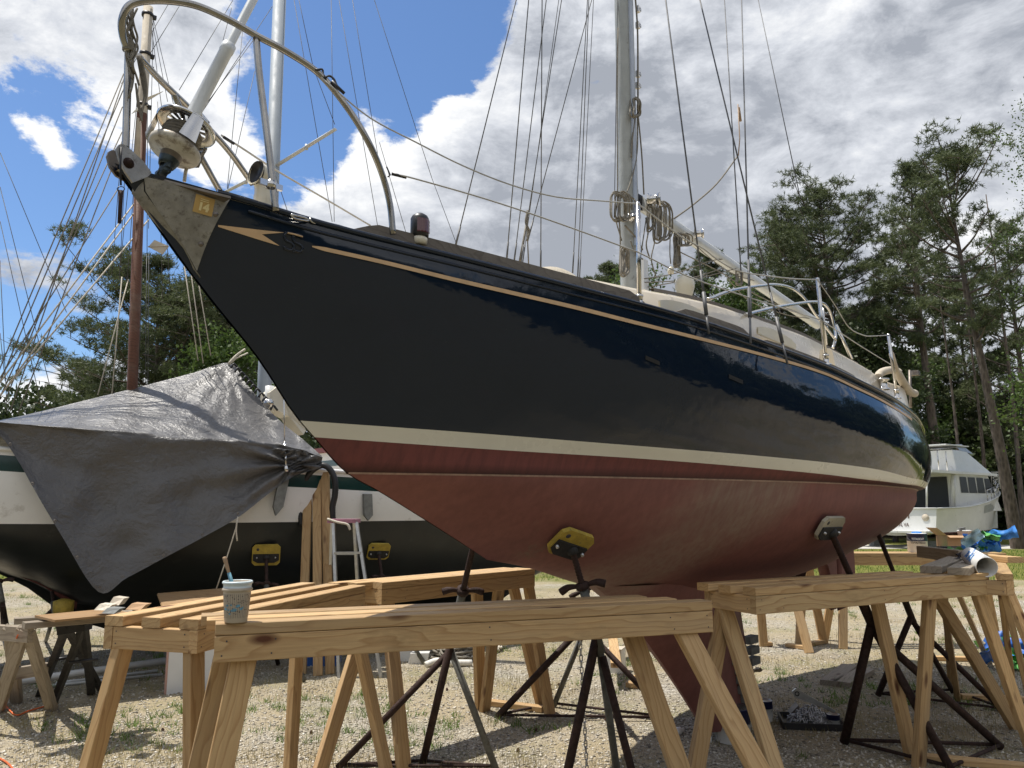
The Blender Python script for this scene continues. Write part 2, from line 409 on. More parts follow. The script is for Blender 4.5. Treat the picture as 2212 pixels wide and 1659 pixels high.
simple('hull_black_green', (.010, .013, .013), .42, var=.3, scale=3, dirt=(.03, .032, .03), dirtamt=.4)
simple('hull_green', (.008, .035, .03), .2, var=.15, scale=3, coat=.3)
simple('hull_red', (.11, .03, .025), .6, var=.2)
simple('aluminium', (.55, .55, .54), .35, .9, var=.15, scale=20)
simple('pink_plastic', (.36, .16, .22), .55, var=.2)
simple('hose_black', (.012, .012, .013), .45)
simple('canvas_beige', (.50, .44, .35), .85, var=.12, scale=9, bump=.3)
simple('pvc_grey', (.48, .49, .48), .4, var=.06)
simple('white_paint_board', (.72, .73, .74), .6, var=.05, scale=3)
simple('pink_foam', (.55, .33, .27), .8, var=.1)
simple('orange_cord', (.62, .13, .03), .6)
simple('blue_plastic', (.03, .12, .42), .5)
simple('label_white', (.74, .74, .72), .5, var=.04)
simple('label_navy', (.02, .025, .09), .45, var=.1)
simple('label_blue', (.03, .20, .55), .5, var=.05)
simple('label_green', (.08, .42, .14), .5, var=.05)
simple('print_dark', (.05, .045, .05), .6)
simple('print_brown', (.10, .06, .05), .6)
simple('print_blue', (.02, .03, .28), .6)
simple('cone_brown', (.10, .055, .035), .9, var=.3, scale=60)
simple('cardboard', (.42, .26, .14), .85, var=.1, scale=6)
simple('tin', (.42, .42, .42), .3, .9, var=.15, dirt=(.3, .28, .22), dirtamt=.35)
simple('chain_metal', (.42, .42, .43), .35, .9, var=.2)
simple('sticker_orange', (.48, .31, .10), .5, var=.08)
simple('sticker_pale', (.72, .60, .30), .5, var=.05)
simple('dark_glass', (.008, .009, .010), .35, var=.1)
simple('stone_grey', (.24, .23, .21), .9, var=.3, scale=20)
simple('shim_grey', (.17, .175, .165), .85, var=.25, scale=20, bump=.3)
simple('brush_wood', (.33, .22, .13), .6, var=.25, scale=30)
simple('blue_paint', (.12, .28, .36), .5, var=.3, scale=30)
simple('work_glove_blue', (.06, .28, .78), .45, var=.25, scale=18)
simple('glove_pale', (.45, .66, .75), .5, var=.2, scale=18)
simple('bag_green', (.12, .38, .10), .5, var=.3, scale=18)
simple('rope_white', (.68, .66, .6), .8, var=.1, scale=40)
simple('dark_cloth', (.05, .045, .055), .9, var=.4, scale=12)
simple('tarp_bag', (.36, .29, .19), .8, var=.3, scale=9, bump=.5)
simple('sail_cloth', (.62, .58, .48), .8, var=.08, scale=4)
simple('maroon', (.16, .035, .03), .5)

def tarp_mat():
    t = NT('grey_tarp'); co = t.coord(rot=BROT)
    n1 = t.noise(co, 3.5, 6, .62, .5); n2 = t.noise(co, 22, 5, .6); weave = t.noise(t.coord((1, 1, 1)), 120, 2, .5)
    ws = t.n('ShaderNodeTexVoronoi', feature='DISTANCE_TO_EDGE'); t.l(t.coord((1.0, 1.0, 2.0), rot=BROT), ws.inputs['Vector']); ws.inputs['Scale'].default_value = 9
    c = t.mix(n1, (.075, .071, .068), (.120, .115, .110)); t.set(base=c, roughness=t.ramp(n2, [(.3, .30), (.7, .45)]), spec=.5)
    h = t.math('ADD', t.math('MULTIPLY', n1, 2.2), t.math('ADD', t.math('MULTIPLY', n2, .35), t.math('MULTIPLY', t.ramp(ws.outputs['Distance'], [(0, 1.0), (.06, 0.0)]), .04)))
    t.bump(h, .7, .035); MAT['tarp'] = t.mat
tarp_mat()
def cup_mat():
    t = NT('translucent_plastic'); co = t.coord(); n = t.noise(co, 14, 4, .6); sx = t.sep(co)
    c = t.mix(n, (.36, .30, .22), (.48, .41, .32)); t.set(base=c, roughness=.35)
    t.b.inputs['Subsurface Weight'].default_value = .25; t.b.inputs['Subsurface Radius'].default_value = (.02, .02, .02)
    MAT['cup'] = t.mat
cup_mat()

def gravel():
    t = NT('gravel_ground'); co = t.coord(); sx = t.sep(co)
    cells = t.n('ShaderNodeTexVoronoi', feature='F1'); t.l(t.coord((1, 1, .2)), cells.inputs['Vector']); cells.inputs['Scale'].default_value = 62
    cells2 = t.n('ShaderNodeTexVoronoi', feature='F1'); t.l(co, cells2.inputs['Vector']); cells2.inputs['Scale'].default_value = 140
    cv = t.n('ShaderNodeSeparateColor'); t.l(cells.outputs['Color'], cv.inputs[0]); cv2 = t.n('ShaderNodeSeparateColor'); t.l(cells2.outputs['Color'], cv2.inputs[0])
    stone = t.ramp(cv.outputs[0], [(0, (.20, .185, .16)), (.35, (.36, .335, .29)), (.7, (.50, .465, .40)), (1, (.68, .64, .56))])
    stone2 = t.ramp(cv2.outputs[0], [(0, (.20, .17, .125)), (.5, (.38, .345, .28)), (1, (.60, .56, .47))])
    c = t.mix(t.ramp(t.noise(co, 9, 3, .5), [(.4, 0.0), (.6, 1.0)]), stone, stone2)
    gap = t.ramp(cells.outputs['Distance'], [(.0, 1.0), (.55, 1.0), (.85, .45)]); c = t.mix(1.0, c, gap, 'MULTIPLY')
    dirt = t.ramp(t.noise(co, .55, 8, .65), [(.36, 0.0), (.56, .85)]); c = t.mix(dirt, c, t.mix(t.noise(co, 12, 6, .7), (.27, .215, .13), (.47, .39, .25)))
    moss = t.ramp(t.noise(co, .9, 7, .72), [(.50, 0.0), (.63, .8)]); mg = t.mix(t.noise(co, 30, 4, .7), (.10, .12, .035), (.24, .22, .08))
    fine = t.ramp(t.noise(co, 34, 5, .75), [(.42, 0.0), (.56, 1.0)]); c = t.mix(t.math('MULTIPLY', moss, fine), c, mg)
    # the mown verge beyond the yard
    nz = t.math('MULTIPLY', t.noise(co, .35, 6, .7), 7.0); yy = t.math('ADD', sx[1], nz)
    gr = t.n('ShaderNodeMapRange', interpolation_type='SMOOTHSTEP'); t.l(yy, gr.inputs[0]); gr.inputs[1].default_value = 19.0; gr.inputs[2].default_value = 21.5
    gcol = t.mix(t.noise(co, 7, 8, .8), (.085, .10, .02), (.26, .25, .06)); c = t.mix(gr.outputs[0], c, gcol)
    wd = t.n('ShaderNodeMapRange'); t.l(yy, wd.inputs[0]); wd.inputs[1].default_value = 41; wd.inputs[2].default_value = 45
    c = t.mix(wd.outputs[0], c, t.mix(t.noise(co, 3, 6, .7), (.045, .032, .018), (.09, .06, .035)))
    # unseen near ground coloured dark, like weedy turf and dirt, to darken hull reflections
    nr_ = t.n('ShaderNodeMapRange', interpolation_type='SMOOTHSTEP'); t.l(t.math('ADD', sx[1], t.math('MULTIPLY', t.noise(co, 1.1, 5, .6), 1.6)), nr_.inputs[0]); nr_.inputs[1].default_value = 2.6; nr_.inputs[2].default_value = 4.6; nr_.inputs[3].default_value = 1; nr_.inputs[4].default_value = 0
    c = t.mix(nr_.outputs[0], c, t.mix(t.noise(co, 9, 7, .75), (.09, .085, .05), (.20, .175, .115)))
    damp = t.ramp(t.noise(co, .42, 6, .6), [(.56, 0.0), (.66, .45)]); c = t.mix(damp, c, (.16, .13, .09))
    t.set(base=c, roughness=.92, spec=.2)
    h = t.math('ADD', t.math('MULTIPLY', t.ramp(cells.outputs['Distance'], [(0, 1.0), (.8, 0.0)]), 1.0), t.math('ADD', t.math('MULTIPLY', cv.outputs[1], .8), t.math('MULTIPLY', t.ramp(cells2.outputs['Distance'], [(0, 1.0), (.8, 0.0)]), .4)))
    t.bump(h, .75, .013); MAT['gravel'] = t.mat
gravel()
def pebble():
    t = NT('pebbles'); g = t.n('ShaderNodeNewGeometry')
    c = t.ramp(g.outputs['Random Per Island'], [(0, (.12, .105, .085)), (.25, (.26, .235, .19)), (.5, (.39, .355, .29)), (.8, (.52, .48, .40)), (1, (.70, .66, .58))])
    t.set(base=c, roughness=.85); MAT['pebble'] = t.mat
pebble()
def foliage(name, stops, trans=.35, rough=.5):
    t = NT(name); g = t.n('ShaderNodeNewGeometry'); n = t.noise(t.coord(), 0.45, 3, .6)
    f = t.math('ADD', t.math('MULTIPLY', g.outputs['Random Per Island'], .6), t.math('MULTIPLY', n, .5), True)
    c = t.ramp(f, stops); t.set(base=c, roughness=rough, spec=.3)
    tr = t.n('ShaderNodeBsdfTranslucent'); t.l(c, tr.inputs['Color']); ms = t.n('ShaderNodeMixShader'); ms.inputs[0].default_value = trans
    t.l(t.b.outputs[0], ms.inputs[1]); t.l(tr.outputs[0], ms.inputs[2]); t.l(ms.outputs[0], t.t.nodes['Material Output'].inputs['Surface'])
    MAT[name] = t.mat
foliage('pine_needles', [(0, (.036, .048, .024)), (.4, (.078, .100, .044)), (.75, (.130, .155, .068)), (1, (.19, .21, .10))], .34)
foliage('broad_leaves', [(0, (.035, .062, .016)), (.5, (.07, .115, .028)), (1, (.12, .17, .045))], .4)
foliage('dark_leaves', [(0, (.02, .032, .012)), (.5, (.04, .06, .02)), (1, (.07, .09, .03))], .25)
foliage('dry_grass', [(0, (.16, .13, .05)), (.5, (.30, .25, .11)), (1, (.42, .36, .18))], .3, .7)
foliage('green_grass', [(0, (.06, .10, .02)), (.5, (.12, .20, .035)), (1, (.20, .30, .06))], .35, .6)
def bark():
    t = NT('pine_bark'); co = t.coord((7, 7, 2.2)); v = t.voro(co, 1.6); n = t.noise(co, 2, 6, .7)
    c = t.ramp(t.math('ADD', t.math('MULTIPLY', v, .7), t.math('MULTIPLY', n, .5)), [(.2, (.035, .026, .02)), (.8, (.14, .11, .09))])
    t.set(base=c, roughness=.9); t.bump(v, .6, .03); MAT['bark'] = t.mat
bark()
M_ = MAT

# ------------------------------------------------------------------ text
def txt(s, size, org, xd, yd, mat, parent, name='lettering', width=None, bold=0.0, thick=.0006):
    cu = bpy.data.curves.new('tmp', 'FONT'); cu.body = s; cu.size = size; cu.extrude = thick; cu.offset = bold; cu.align_x = 'CENTER'; cu.align_y = 'CENTER'; cu.resolution_u = 3
    ob = bpy.data.objects.new('tmp', cu); COL.objects.link(ob); dg = bpy.context.evaluated_depsgraph_get(); dg.update()
    me = bpy.data.meshes.new_from_object(ob.evaluated_get(dg)); bpy.data.objects.remove(ob)
    me.name = name; me.materials.clear(); me.materials.append(mat)
    xd = Vector(xd).normalized(); zd = xd.cross(Vector(yd)).normalized(); yd = zd.cross(xd); w = max(1e-6, max(v.co.x for v in me.vertices) - min(v.co.x for v in me.vertices)); sx = (width / w) if width else 1.0
    for v in me.vertices: v.co = xd * (v.co.x * sx) + yd * v.co.y + zd * v.co.z
    o = bpy.data.objects.new(name, me); COL.objects.link(o); o.location = org
    if parent is not None: setp(o, parent)
    return o
# ------------------------------------------------------------------ boards and ground
SV = 2212 / 4032.
def board(name, p, q, w, t, mat, parent=None, up=(0, 0, 1), **k):
    """squared timber from p to q, width w across, thickness t along up; its own origin at the middle, grain along local X"""
    p, q = Vector(p), Vector(q); x = (q - p); L = x.length; x.normalize(); up = Vector(up); y = up.cross(x).normalized(); z = x.cross(y)
    c = min(w, t) * .07; sec = [(-w/2+c, -t/2), (w/2-c, -t/2), (w/2, -t/2+c), (w/2, t/2-c), (w/2-c, t/2), (-w/2+c, t/2), (-w/2, t/2-c), (-w/2, -t/2+c)]
    b = MB()
    for e in (-L/2, L/2): b.v += [Vector((e, a, d)) for a, d in sec]
    b.face(list(range(8))[::-1]); b.face(range(8, 16))
    for i in range(8): b.face((i, (i+1) % 8, 8+(i+1) % 8, 8+i))
    o = bpy.data.objects.new(name, b.mesh(name, mat)); COL.objects.link(o)
    o.matrix_world = Matrix((x, y, z)).transposed().to_4x4(); o.location = (p + q) / 2
    if parent is not None: o.location = o.location - wloc(parent); o.parent = parent
    return tag(o, **k)

g = MB()
xs = [-400, -150, -60, -25, -12, -6, 0, 6, 12, 25, 60, 150, 400]
g.grid([[Vector((x, y, 0)) for x in xs] for y in [-200, -60, -15, 0, 4, 8, 14, 25, 45, 80, 200, 700]], flip=True)
g.build('ground', M_['gravel'], org=(0, 0, 0), kind='structure')
r_ = MB(); pts = []
for i in range(30):
    x = -60 + i*6; pts.append((x, 31.0 + .6*math.sin(x*.11)))
r_.grid([[Vector((x, y-1.6, .006)) for x, y in pts], [Vector((x, y, .03)) for x, y in pts], [Vector((x, y+1.6, .006)) for x, y in pts]], flip=True)
rd = simple('road_surface', (.46, .44, .40), .9, var=.12, scale=3)
r_.build('gravel_road', rd, org=(0, 0, 0), kind='structure')

def scatter_pebbles(n, y0, y1, smin, smax, name):
    u = RNG.random(n); Y = (y0**-1.2 + u*((y1**-1.2)-(y0**-1.2)))**(-1/1.2); X = (RNG.random(n)*2-1) * (Y*.70+.3)
    s = smin + (smax-smin)*RNG.random(n)**3.0
    base = np.array([[1,0,0],[-.5,.87,0],[-.5,-.87,0],[.3,.2,.8],[-.4,-.1,.7],[0,0,-.5]], float)
    F = np.array([[0,1,3],[1,4,3],[1,2,4],[2,0,3],[2,3,4],[0,5,1],[1,5,2],[2,5,0]])
    V = base[None]*(1+RNG.normal(0, .22, (n, 6, 3))); V *= (s[:, None, None]*np.stack([np.ones(n), .55+.45*RNG.random(n), .4+.35*RNG.random(n)], 1)[:, None, :])
    a = RNG.random(n)*6.283; ca, sa = np.cos(a)[:, None], np.sin(a)[:, None]
    x = V[..., 0]*ca - V[..., 1]*sa; y = V[..., 0]*sa + V[..., 1]*ca
    V = np.stack([x + X[:, None], y + Y[:, None], V[..., 2] + s[:, None]*.12], -1).reshape(-1, 3)
    FF = (F[None] + (np.arange(n)*6)[:, None, None]).reshape(-1, 3)
    npobj(name, npmesh(name, V, FF, 3, M_['pebble']), kind='stuff', label='loose grey and tan gravel stones strewn over the yard', cat='gravel')
scatter_pebbles(110000, 4.2, 15, .004, .017, 'gravel_stones')

def blades(name, P, h, wd, mat, lean=.35, per=1, label=None, cat='grass', spread=.03):
    P = np.repeat(P, per, 0); n = len(P); P = P + np.concatenate([RNG.normal(0, spread, (n, 2)), np.zeros((n, 1))], 1)
    H = h*(.5 + RNG.random(n)); a = RNG.random(n)*6.283; L = RNG.random(n)*lean*H; b = RNG.random(n)*6.283
    tip = P + np.stack([np.cos(b)*L, np.sin(b)*L, H], 1); d = np.stack([np.cos(a), np.sin(a), 0*a], 1)*wd/2
    V = np.stack([P-d, P+d, tip], 1).reshape(-1, 3); F = np.arange(n*3).reshape(-1, 3)
    npobj(name, npmesh(name, V, F, 3, mat), kind='stuff', label=label, cat=cat)
def patches(n, y0, y1, thr, seed):
    o = []
    while len(o) < n:
        Y = y0 + (y1-y0)*random.random()**1.4; X = random.uniform(-.7, .7)*Y
        if mnoise.noise(Vector((X*.9+seed, Y*.9, seed))) + .35*mnoise.noise(Vector((X*4, Y*4, seed))) > thr: o.append((X, Y, 0))
    return np.array(o)
for i in range(16):
    x_, y_ = ((1760, 2720), (1490, 2790), (2385, 2840), (2110, 2880), (1890, 2640), (1430, 2930), (330, 2960), (640, 2880), (1225, 2890), (2040, 2960), (2560, 2760), (3010, 2940), (1700, 2690), (2200, 2700), (3520, 2930), (2480, 2990))[i]
    u_, v_ = (x_/4032*2212), (y_/4032*2212); r = ray(u_, v_); c = O0 + r*(-CAMH/r.z); m = MB(); R_ = .014
    for k in range(6):
        m.lathe(c + Vector((0, 0, .002 + k*.0035)), (math.cos(i)*.3, math.sin(i)*.3, 1), [(.002, 0), (R_*(1-abs(k-2)*.17), .0015), (R_*(.8-abs(k-2)*.15), .004), (0, .005)], 9)
    m.build('pine_cone', M_['cone_brown'], label='small brown pine cone lying on the gravel', cat='pine cone', group='pine cones on the gravel')
blades('dry_weeds', patches(5200, 4.5, 15, .02, 3.1), .05, .0035, M_['dry_grass'], .5, 5, 'thin dry brown weed stalks standing in the gravel', spread=.05)
blades('grass_tufts', patches(700, 4.8, 16, .22, 9.7), .05, .006, M_['green_grass'], 1.3, 16, 'small green grass tufts scattered through the gravel', spread=.025)
vx = RNG.random(26000)*46 - 16; vy = 17 + RNG.random(26000)*12
blades('verge_grass', np.stack([vx, vy, 0*vx], 1), .07, .014, M_['green_grass'], .8, 2, 'short yellow green grass on the verge before the trees', spread=.1)

# ------------------------------------------------------------------ the navy sailboat
boat = thing('sailboat', K.w(0, 0, 0), 'navy blue hulled sailboat with red bottom and cream boot stripe, propped bow forward on stands', 'sailboat')
ST = [-4.297, -3.54, -2.78, -2.02, -1.26, -.5, .26, 1.02, 1.78, 2.54, 3.3]
stem = pchip([1.0, 1.213, 1.31, 1.432, 1.547, 1.633, 1.764, 1.822, 1.924, 2.118, 2.3, 2.587], [-1.5, -2.22, -2.661, -2.991, -3.207, -3.32, -3.488, -3.554, -3.631, -3.838, -4.03, -4.297])
def LV(s0, s1, zp, bp): return dict(s0=s0, s1=s1, z=pchip(*zip(*zp)), b=pchip(*zip(*bp)))
z2 = lambda xs, ys: list(zip(xs, ys))
SHEER = LV(-4.297, 3.3, [(-4.297, 2.582), (-3.952, 2.550), (-3.66, 2.515), (-3.12, 2.482), (-2.58, 2.450), (-1.979, 2.415), (-1.274, 2.355), (-.7, 2.304), (.138, 2.230), (.787, 2.195), (1.29, 2.172), (2, 2.145), (3.3, 2.12)],
           z2(ST, [.012, .26, .50, .72, .90, 1.03, 1.08, 1.035, .92, .75, .54]))
COVE = LV(stem(2.49), 3.28, [(-4.2, 2.49), (-3.68, 2.428), (-3.12, 2.389), (-2.575, 2.360), (-1.723, 2.310), (-.704, 2.248), (.126, 2.180), (1.408, 2.112), (3.3, 2.05)],
          z2([-4.205] + ST[1:], [.008, .256, .497, .718, .899, 1.03, 1.082, 1.04, .925, .755, .545]))
BT = LV(-3.556, 3.1, [(-3.57, 1.822), (-2.96, 1.809), (-2.22, 1.789), (-1.25, 1.768), (-.157, 1.742), (1.0, 1.703), (3.2, 1.70)], z2([-3.556] + ST[2:-1] + [3.15], [.005, .31, .59, .82, .985, 1.055, 1.03, .92, .75, .53]))
BB = LV(-3.488, 3.08, [(-3.49, 1.764), (-2.71, 1.742), (-2.06, 1.730), (-1.21, 1.706), (-.59, 1.687), (.04, 1.668), (1.0, 1.660), (3.15, 1.660)], z2([-3.488] + ST[2:-1] + [3.15], [.005, .28, .555, .79, .96, 1.03, 1.0, .89, .71, .48]))
SC_ = LV(-3.325, 3.02, [(-3.33, 1.634), (-1, 1.642), (3.2, 1.640)], z2([-3.325, -2.78, -2.02, -1.26, -.5, .26, 1.02, 1.78, 2.54, 3.05], [.005, .25, .52, .75, .92, .985, .95, .84, .64, .36]))
keelz = pchip([-2.5, -2.22, -1.6, -.9, 0, .6, 1, 1.6, 2.2, 2.76, 3.0], [1.262, 1.213, 1.07, .98, .95, .99, 1.05, 1.10, 1.18, 1.28, 1.34])
NTT = 90; hull_rows = None
def lvpt(L, t): s = L['s0'] + (L['s1']-L['s0'])*t; return Vector((s, L['b'](s), L['z'](s)))
colsP = []
for i in range(NTT+1):
    t = i/NTT; t = .55*t*t + .45*t if True else t
    a, c, bt, bb, sc = (lvpt(L, t) for L in (SHEER, COVE, BT, BB, SC_))
    f = min(1, max(0, t*2)); mids = []
    for q in (.2, .42, .68):
        m = c.lerp(bt, q); u = 1-q; pw = 1.3 + 2.6*min(1, max(0, (t-.02)/.22)); m.y = bt.y + (c.y-bt.y)*(1-(1-u)**pw) + (.014 + .03*f)*min(1, t*6)*math.sin(q*math.pi)
        if t == 0: m.x = stem(m.z)
        mids.append(m)
    C = Vector((-2.5 + (2.95+2.5)*t, 0, 0)); C.z = keelz(C.x)
    low = []
    for k in range(1, 9):
        ph = math.pi/2*k/8; g1 = math.sin(ph)
        low.append(Vector((sc.x + (C.x-sc.x)*g1, sc.y*max(0, math.cos(ph))**1.12, sc.z + (C.z-sc.z)*g1**1.05)))
    colsP.append([a, c] + mids + [bt, bb, sc] + low)
fine = []; nseg = len(colsP[0])-1
for cp in colsP:
    q = [cp[0]]; P = [cp[0]*2-cp[1]] + cp + [Vector((cp[-1].x, -cp[-2].y, cp[-2].z))]
    for i in range(1, len(P)-2):
        a, b, c, d = P[i-1], P[i], P[i+1], P[i+2]
        # non-uniform tangents so that narrow bands do not ripple
        l0, l1, l2 = (b-a).length+1e-6, (c-b).length+1e-6, (d-c).length+1e-6
        m1 = (c-b)/l1*(l0/(l0+l1)) + (b-a)/l0*(l1/(l0+l1)); m2 = (d-c)/l2*(l1/(l1+l2)) + (c-b)/l1*(l2/(l1+l2))
        for k in range(1, 5):
            t = k/4; q.append(b*(2*t**3-3*t*t+1) + m1*l1*(t**3-2*t*t+t) + c*(-2*t**3+3*t*t) + m2*l1*(t**3-t*t))
    fine.append(q)
nv = len(fine[0])
def kw(p, sg=1): return K.w(p.x, p.y*sg, p.z)
hm = MB(); rows = []; mats = []
for v in range(nv):
    rows.append([kw(fine[i][v]) for i in range(NTT+1)])
    seg = v//4; mats.append(0 if seg < 5 else 1 if seg == 5 else 2 if seg == 6 else 3)
for v in range(nv-2, -1, -1):
    rows.append([kw(fine[i][v], -1) for i in range(NTT+1)]); seg = v//4; mats.append(0 if seg < 5 else 1 if seg == 5 else 2 if seg == 6 else 3)
mats = mats[:nv-1] + [mats[min(len(mats)-1, j)] for j in range(nv, 2*nv-1)]
hm.grid(rows, mats, flip=False)
hm.poly([r[-1] for r in rows], 0)
hull = hm.build('hull', [M_['navy'], M_['boot_cream'], M_['dark_red_band'], M_['red_bottom_paint']], boat)
arr = np.array([[[p.x, p.y, p.z] for p in f] for f in fine])     # (t, v, 3)
def hull_b(s, z):
    bs = []; zs = []
    for v in range(nv):
        bs.append(np.interp(s, arr[:, v, 0], arr[:, v, 1])); zs.append(np.interp(s, arr[:, v, 0], arr[:, v, 2]))
    zs = np.array(zs)[::-1]; bs = np.array(bs)[::-1]; i = np.argsort(zs)
    return float(np.interp(z, zs[i], bs[i]))
def hp(s, z, off=.003, sg=1): return K.w(s, sg*(hull_b(s, z)+off), z)
def hpx(x, y, off=.003):
    b = .4
    for _ in range(40):
        s, z = K.sz(x, y, b); b = .6*b + .4*hull_b(s, z)
    s, z = K.sz(x, y, b+off); return K.w(s, b+off, z)
def S(x, y): return x*SV, y*SV
def C4(x, y): return S(800+x/2.212, 800+y/2.212)
# scum line, a thin worn ridge where the paints meet
for sg in (1, -1):
    m = MB(); top = []; bot = []
    for i in range(NTT+1):
        p = lvpt(SC_, i/NTT); top.append(hp(p.x, p.z+.0035, .002, sg)); bot.append(hp(p.x, p.z-.004, .002, sg))
    m.grid([top, bot], flip=sg < 0); m.build('scum_line', M_['scum_line'], boat)
# cove stripe, arrow and double-curve emblem
covepx = [(1229, 970), (1500, 1030), (1800, 1103), (2026, 1155), (2252, 1207), (2526, 1276), (2800, 1344), (3026, 1403), (3252, 1472), (3370, 1526), (3478, 1579), (3560, 1630), (3618, 1672)]
cx_ = pchip([p[0] for p in covepx], [p[1] for p in covepx]); top = []; bot = []
for i in range(90):
    x = 1229 + (3618-1229)*i/89; y = cx_(x); h = 2.5 + 5.5*min(1, (x-1229)/40.) - 4.0*max(0, (x-2300)/1400); 
    top.append(hpx(*S(x, y-h), .004)); bot.append(hpx(*S(x, y+h), .004))
m = MB(); m.grid([top, bot]); m.build('cove_stripe', M_['gold_leaf'], boat)
up_ = [C4(130+(702-130)*k/10, 187+(255-187)*k/10) for k in range(11)]; lo_ = [C4(130+(512-130)*k/7, 205+(272-205)*k/7*.0 + (k/7)*67) for k in range(8)]
m = MB()
A1 = [C4(130 + 382*k/8, 189 + 45*k/8) for k in range(9)]; A2 = [C4(130 + 382*k/8, 206 + 120*k/8) for k in range(9)]
m.grid([[hpx(*p, .003) for p in A1], [hpx(*(((p[0]+q[0])/2), ((p[1]+q[1])/2)), .003) for p, q in zip(A1, A2)], [hpx(*p, .003) for p in A2]], sm=False)
m.grid([[hpx(*C4(512 + 190*k/4, 234 + 21*k/4), .003) for k in range(5)], [hpx(*C4(512 + 190*k/4, 271 - 15*k/4), .003) for k in range(5)]], sm=False)
m.grid([[hpx(*C4(512 + 153*k/4, 271 + 100*k/4), .003) for k in range(5)], [hpx(*C4(512 + 153*k/4, 326 + 46*k/4), .003) for k in range(5)]], sm=False)
m.build('arrow_stripe', M_['gold_leaf'], boat)
m = MB()
Sp = [(790, 290), (768, 264), (730, 258), (708, 285), (722, 322), (770, 348), (792, 378), (775, 408), (735, 402), (700, 378)]
for dx, dy in ((0, 0), (74, 14)):
    m.tube(crom([hpx(*C4(x+dx, y+dy), .002) for x, y in Sp], 5), .0048, 6)
m.tube([hpx(*C4(700, 378), .002), hpx(*C4(705, 400), .002), hpx(*C4(800, 425), .002), hpx(*C4(850, 422), .002)], .003, 6)
em = m.build('double_s_emblem', M_['navy'], boat)
m = MB(); m.tube([hpx(*C4(735, 258), .006), hpx(*C4(800, 272), .006), hpx(*C4(868, 292), .006)], .003, 6); m.build('emblem_gilding', M_['gold_leaf'], em)
# two dark rectangles laid on the side as painted reflections of fittings
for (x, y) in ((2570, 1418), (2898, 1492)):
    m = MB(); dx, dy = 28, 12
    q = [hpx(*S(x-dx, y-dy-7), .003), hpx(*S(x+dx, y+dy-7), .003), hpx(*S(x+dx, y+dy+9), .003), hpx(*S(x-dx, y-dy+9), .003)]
    m.poly(q); m.build('reflection_patch', M_['black_plastic'], boat)

# keel, skeg, rudder, propeller
def foil(cx0, cx1, z, th):
    prof = [(0, 0), (.04, .45), (.12, .8), (.28, 1), (.5, .9), (.75, .5), (1, .04)]
    a = [K.w(cx0 + (cx1-cx0)*u, th/2*v, z) for u, v in prof]; b = [K.w(cx0 + (cx1-cx0)*u, -th/2*v, z) for u, v in prof[::-1][:-1]]
    return a + b[:-0 or None]
rows = []
for k in range(9):
    f = k/8; z = 1.08 - (1.08-.075)*f; le = -1.62 + (1.24)*f**.82; te = .12 + .27*f; th = .34*(1-f)**2.2 + .19
    rows.append(foil(le, te, z, th) + [K.w(le, 0, z)])
m = MB(); m.grid(rows, 0, flip=True); m.poly(rows[-1][:-1]); m.build('keel', M_['red_bottom_paint'], boat)
def finpoly(pts, th, name, mat):
    """side outline (s,z) with a foil-like thickness, thinner towards its edges"""
    c = Vector((sum(p[0] for p in pts)/len(pts), sum(p[1] for p in pts)/len(pts))); m = MB(); n = len(pts)
    o = [K.w(p[0], 0, p[1]) for p in pts]; i1 = [K.w(c.x+(p[0]-c.x)*.72, th/2, c.y+(p[1]-c.y)*.86) for p in pts]; i2 = [K.w(c.x+(p[0]-c.x)*.72, -th/2, c.y+(p[1]-c.y)*.86) for p in pts]
    m.v = o + i1 + i2
    for i in range(n):
        j = (i+1) % n; m.face((i, j, n+j, n+i), 0, True); m.face((j, i, 2*n+i, 2*n+j), 0, True)
    m.face(range(n, 2*n)); m.face(list(range(2*n, 3*n))[::-1]); return m.build(name, mat, boat)
finpoly([(1.45, 1.14), (1.95, 1.16), (2.22, 1.24), (2.22, .60), (2.08, .60), (2.02, .85), (1.92, 1.0), (1.70, 1.09)], .10, 'skeg', M_['red_bottom_paint'])
finpoly([(2.24, 1.26), (2.74, 1.30), (2.76, 1.0), (2.74, .60), (2.24, .58)], .07, 'rudder', M_['red_bottom_paint'])
pr = K.w(1.36, 0, .90)
prop = MB(); prop.lathe(pr - K.d*.06, K.d, [(0, 0), (.03, .01), (.034, .05), (.026, .12), (.0, .16)], 14)
prop_o = prop.build('propeller', M_['dark_red_band'], boat)
for k in range(3):
    a = R(88 + 120*k); rd_ = Vector((0, 0, 1))*math.sin(a) + K.n*math.cos(a); sd = K.d.cross(rd_); m = MB(); L = .17; r1 = []; r2 = []
    for j in range(7):
        f = j/6; wv = .062*math.sin(math.pi*min(1, .12+f*.88))**.7*(1 - .1*f); tw = K.d*(.45-.3*f) + sd*(.9)
        c = pr + rd_*(.02+L*f); r1.append(c - tw*wv); r2.append(c + tw*wv)
    m.grid([r1, [(p+q)/2 + K.d*.012 for p, q in zip(r1, r2)], r2]); m.grid([r1, [(p+q)/2 - K.d*.004 for p, q in zip(r1, r2)], r2], flip=True); m.build('blade', M_['dark_red_band'], prop_o)
m = MB(); m.tube([K.w(1.36, 0, .90), K.w(.35, 0, 1.02)], .014, 10); m.build('propeller_shaft', M_['stainless'], boat)
m = MB(); m.prism([K.w(1.18, .008, .90), K.w(1.26, .008, .90), K.w(1.34, .008, 1.12), K.w(1.22, .008, 1.12)], K.n*-.016); m.lathe(K.w(1.17, 0, .922), K.d, [(.0, 0), (.028, .0), (.028, .1), (0, .1)], 12); m.build('shaft_strut', M_['dark_red_band'], boat)
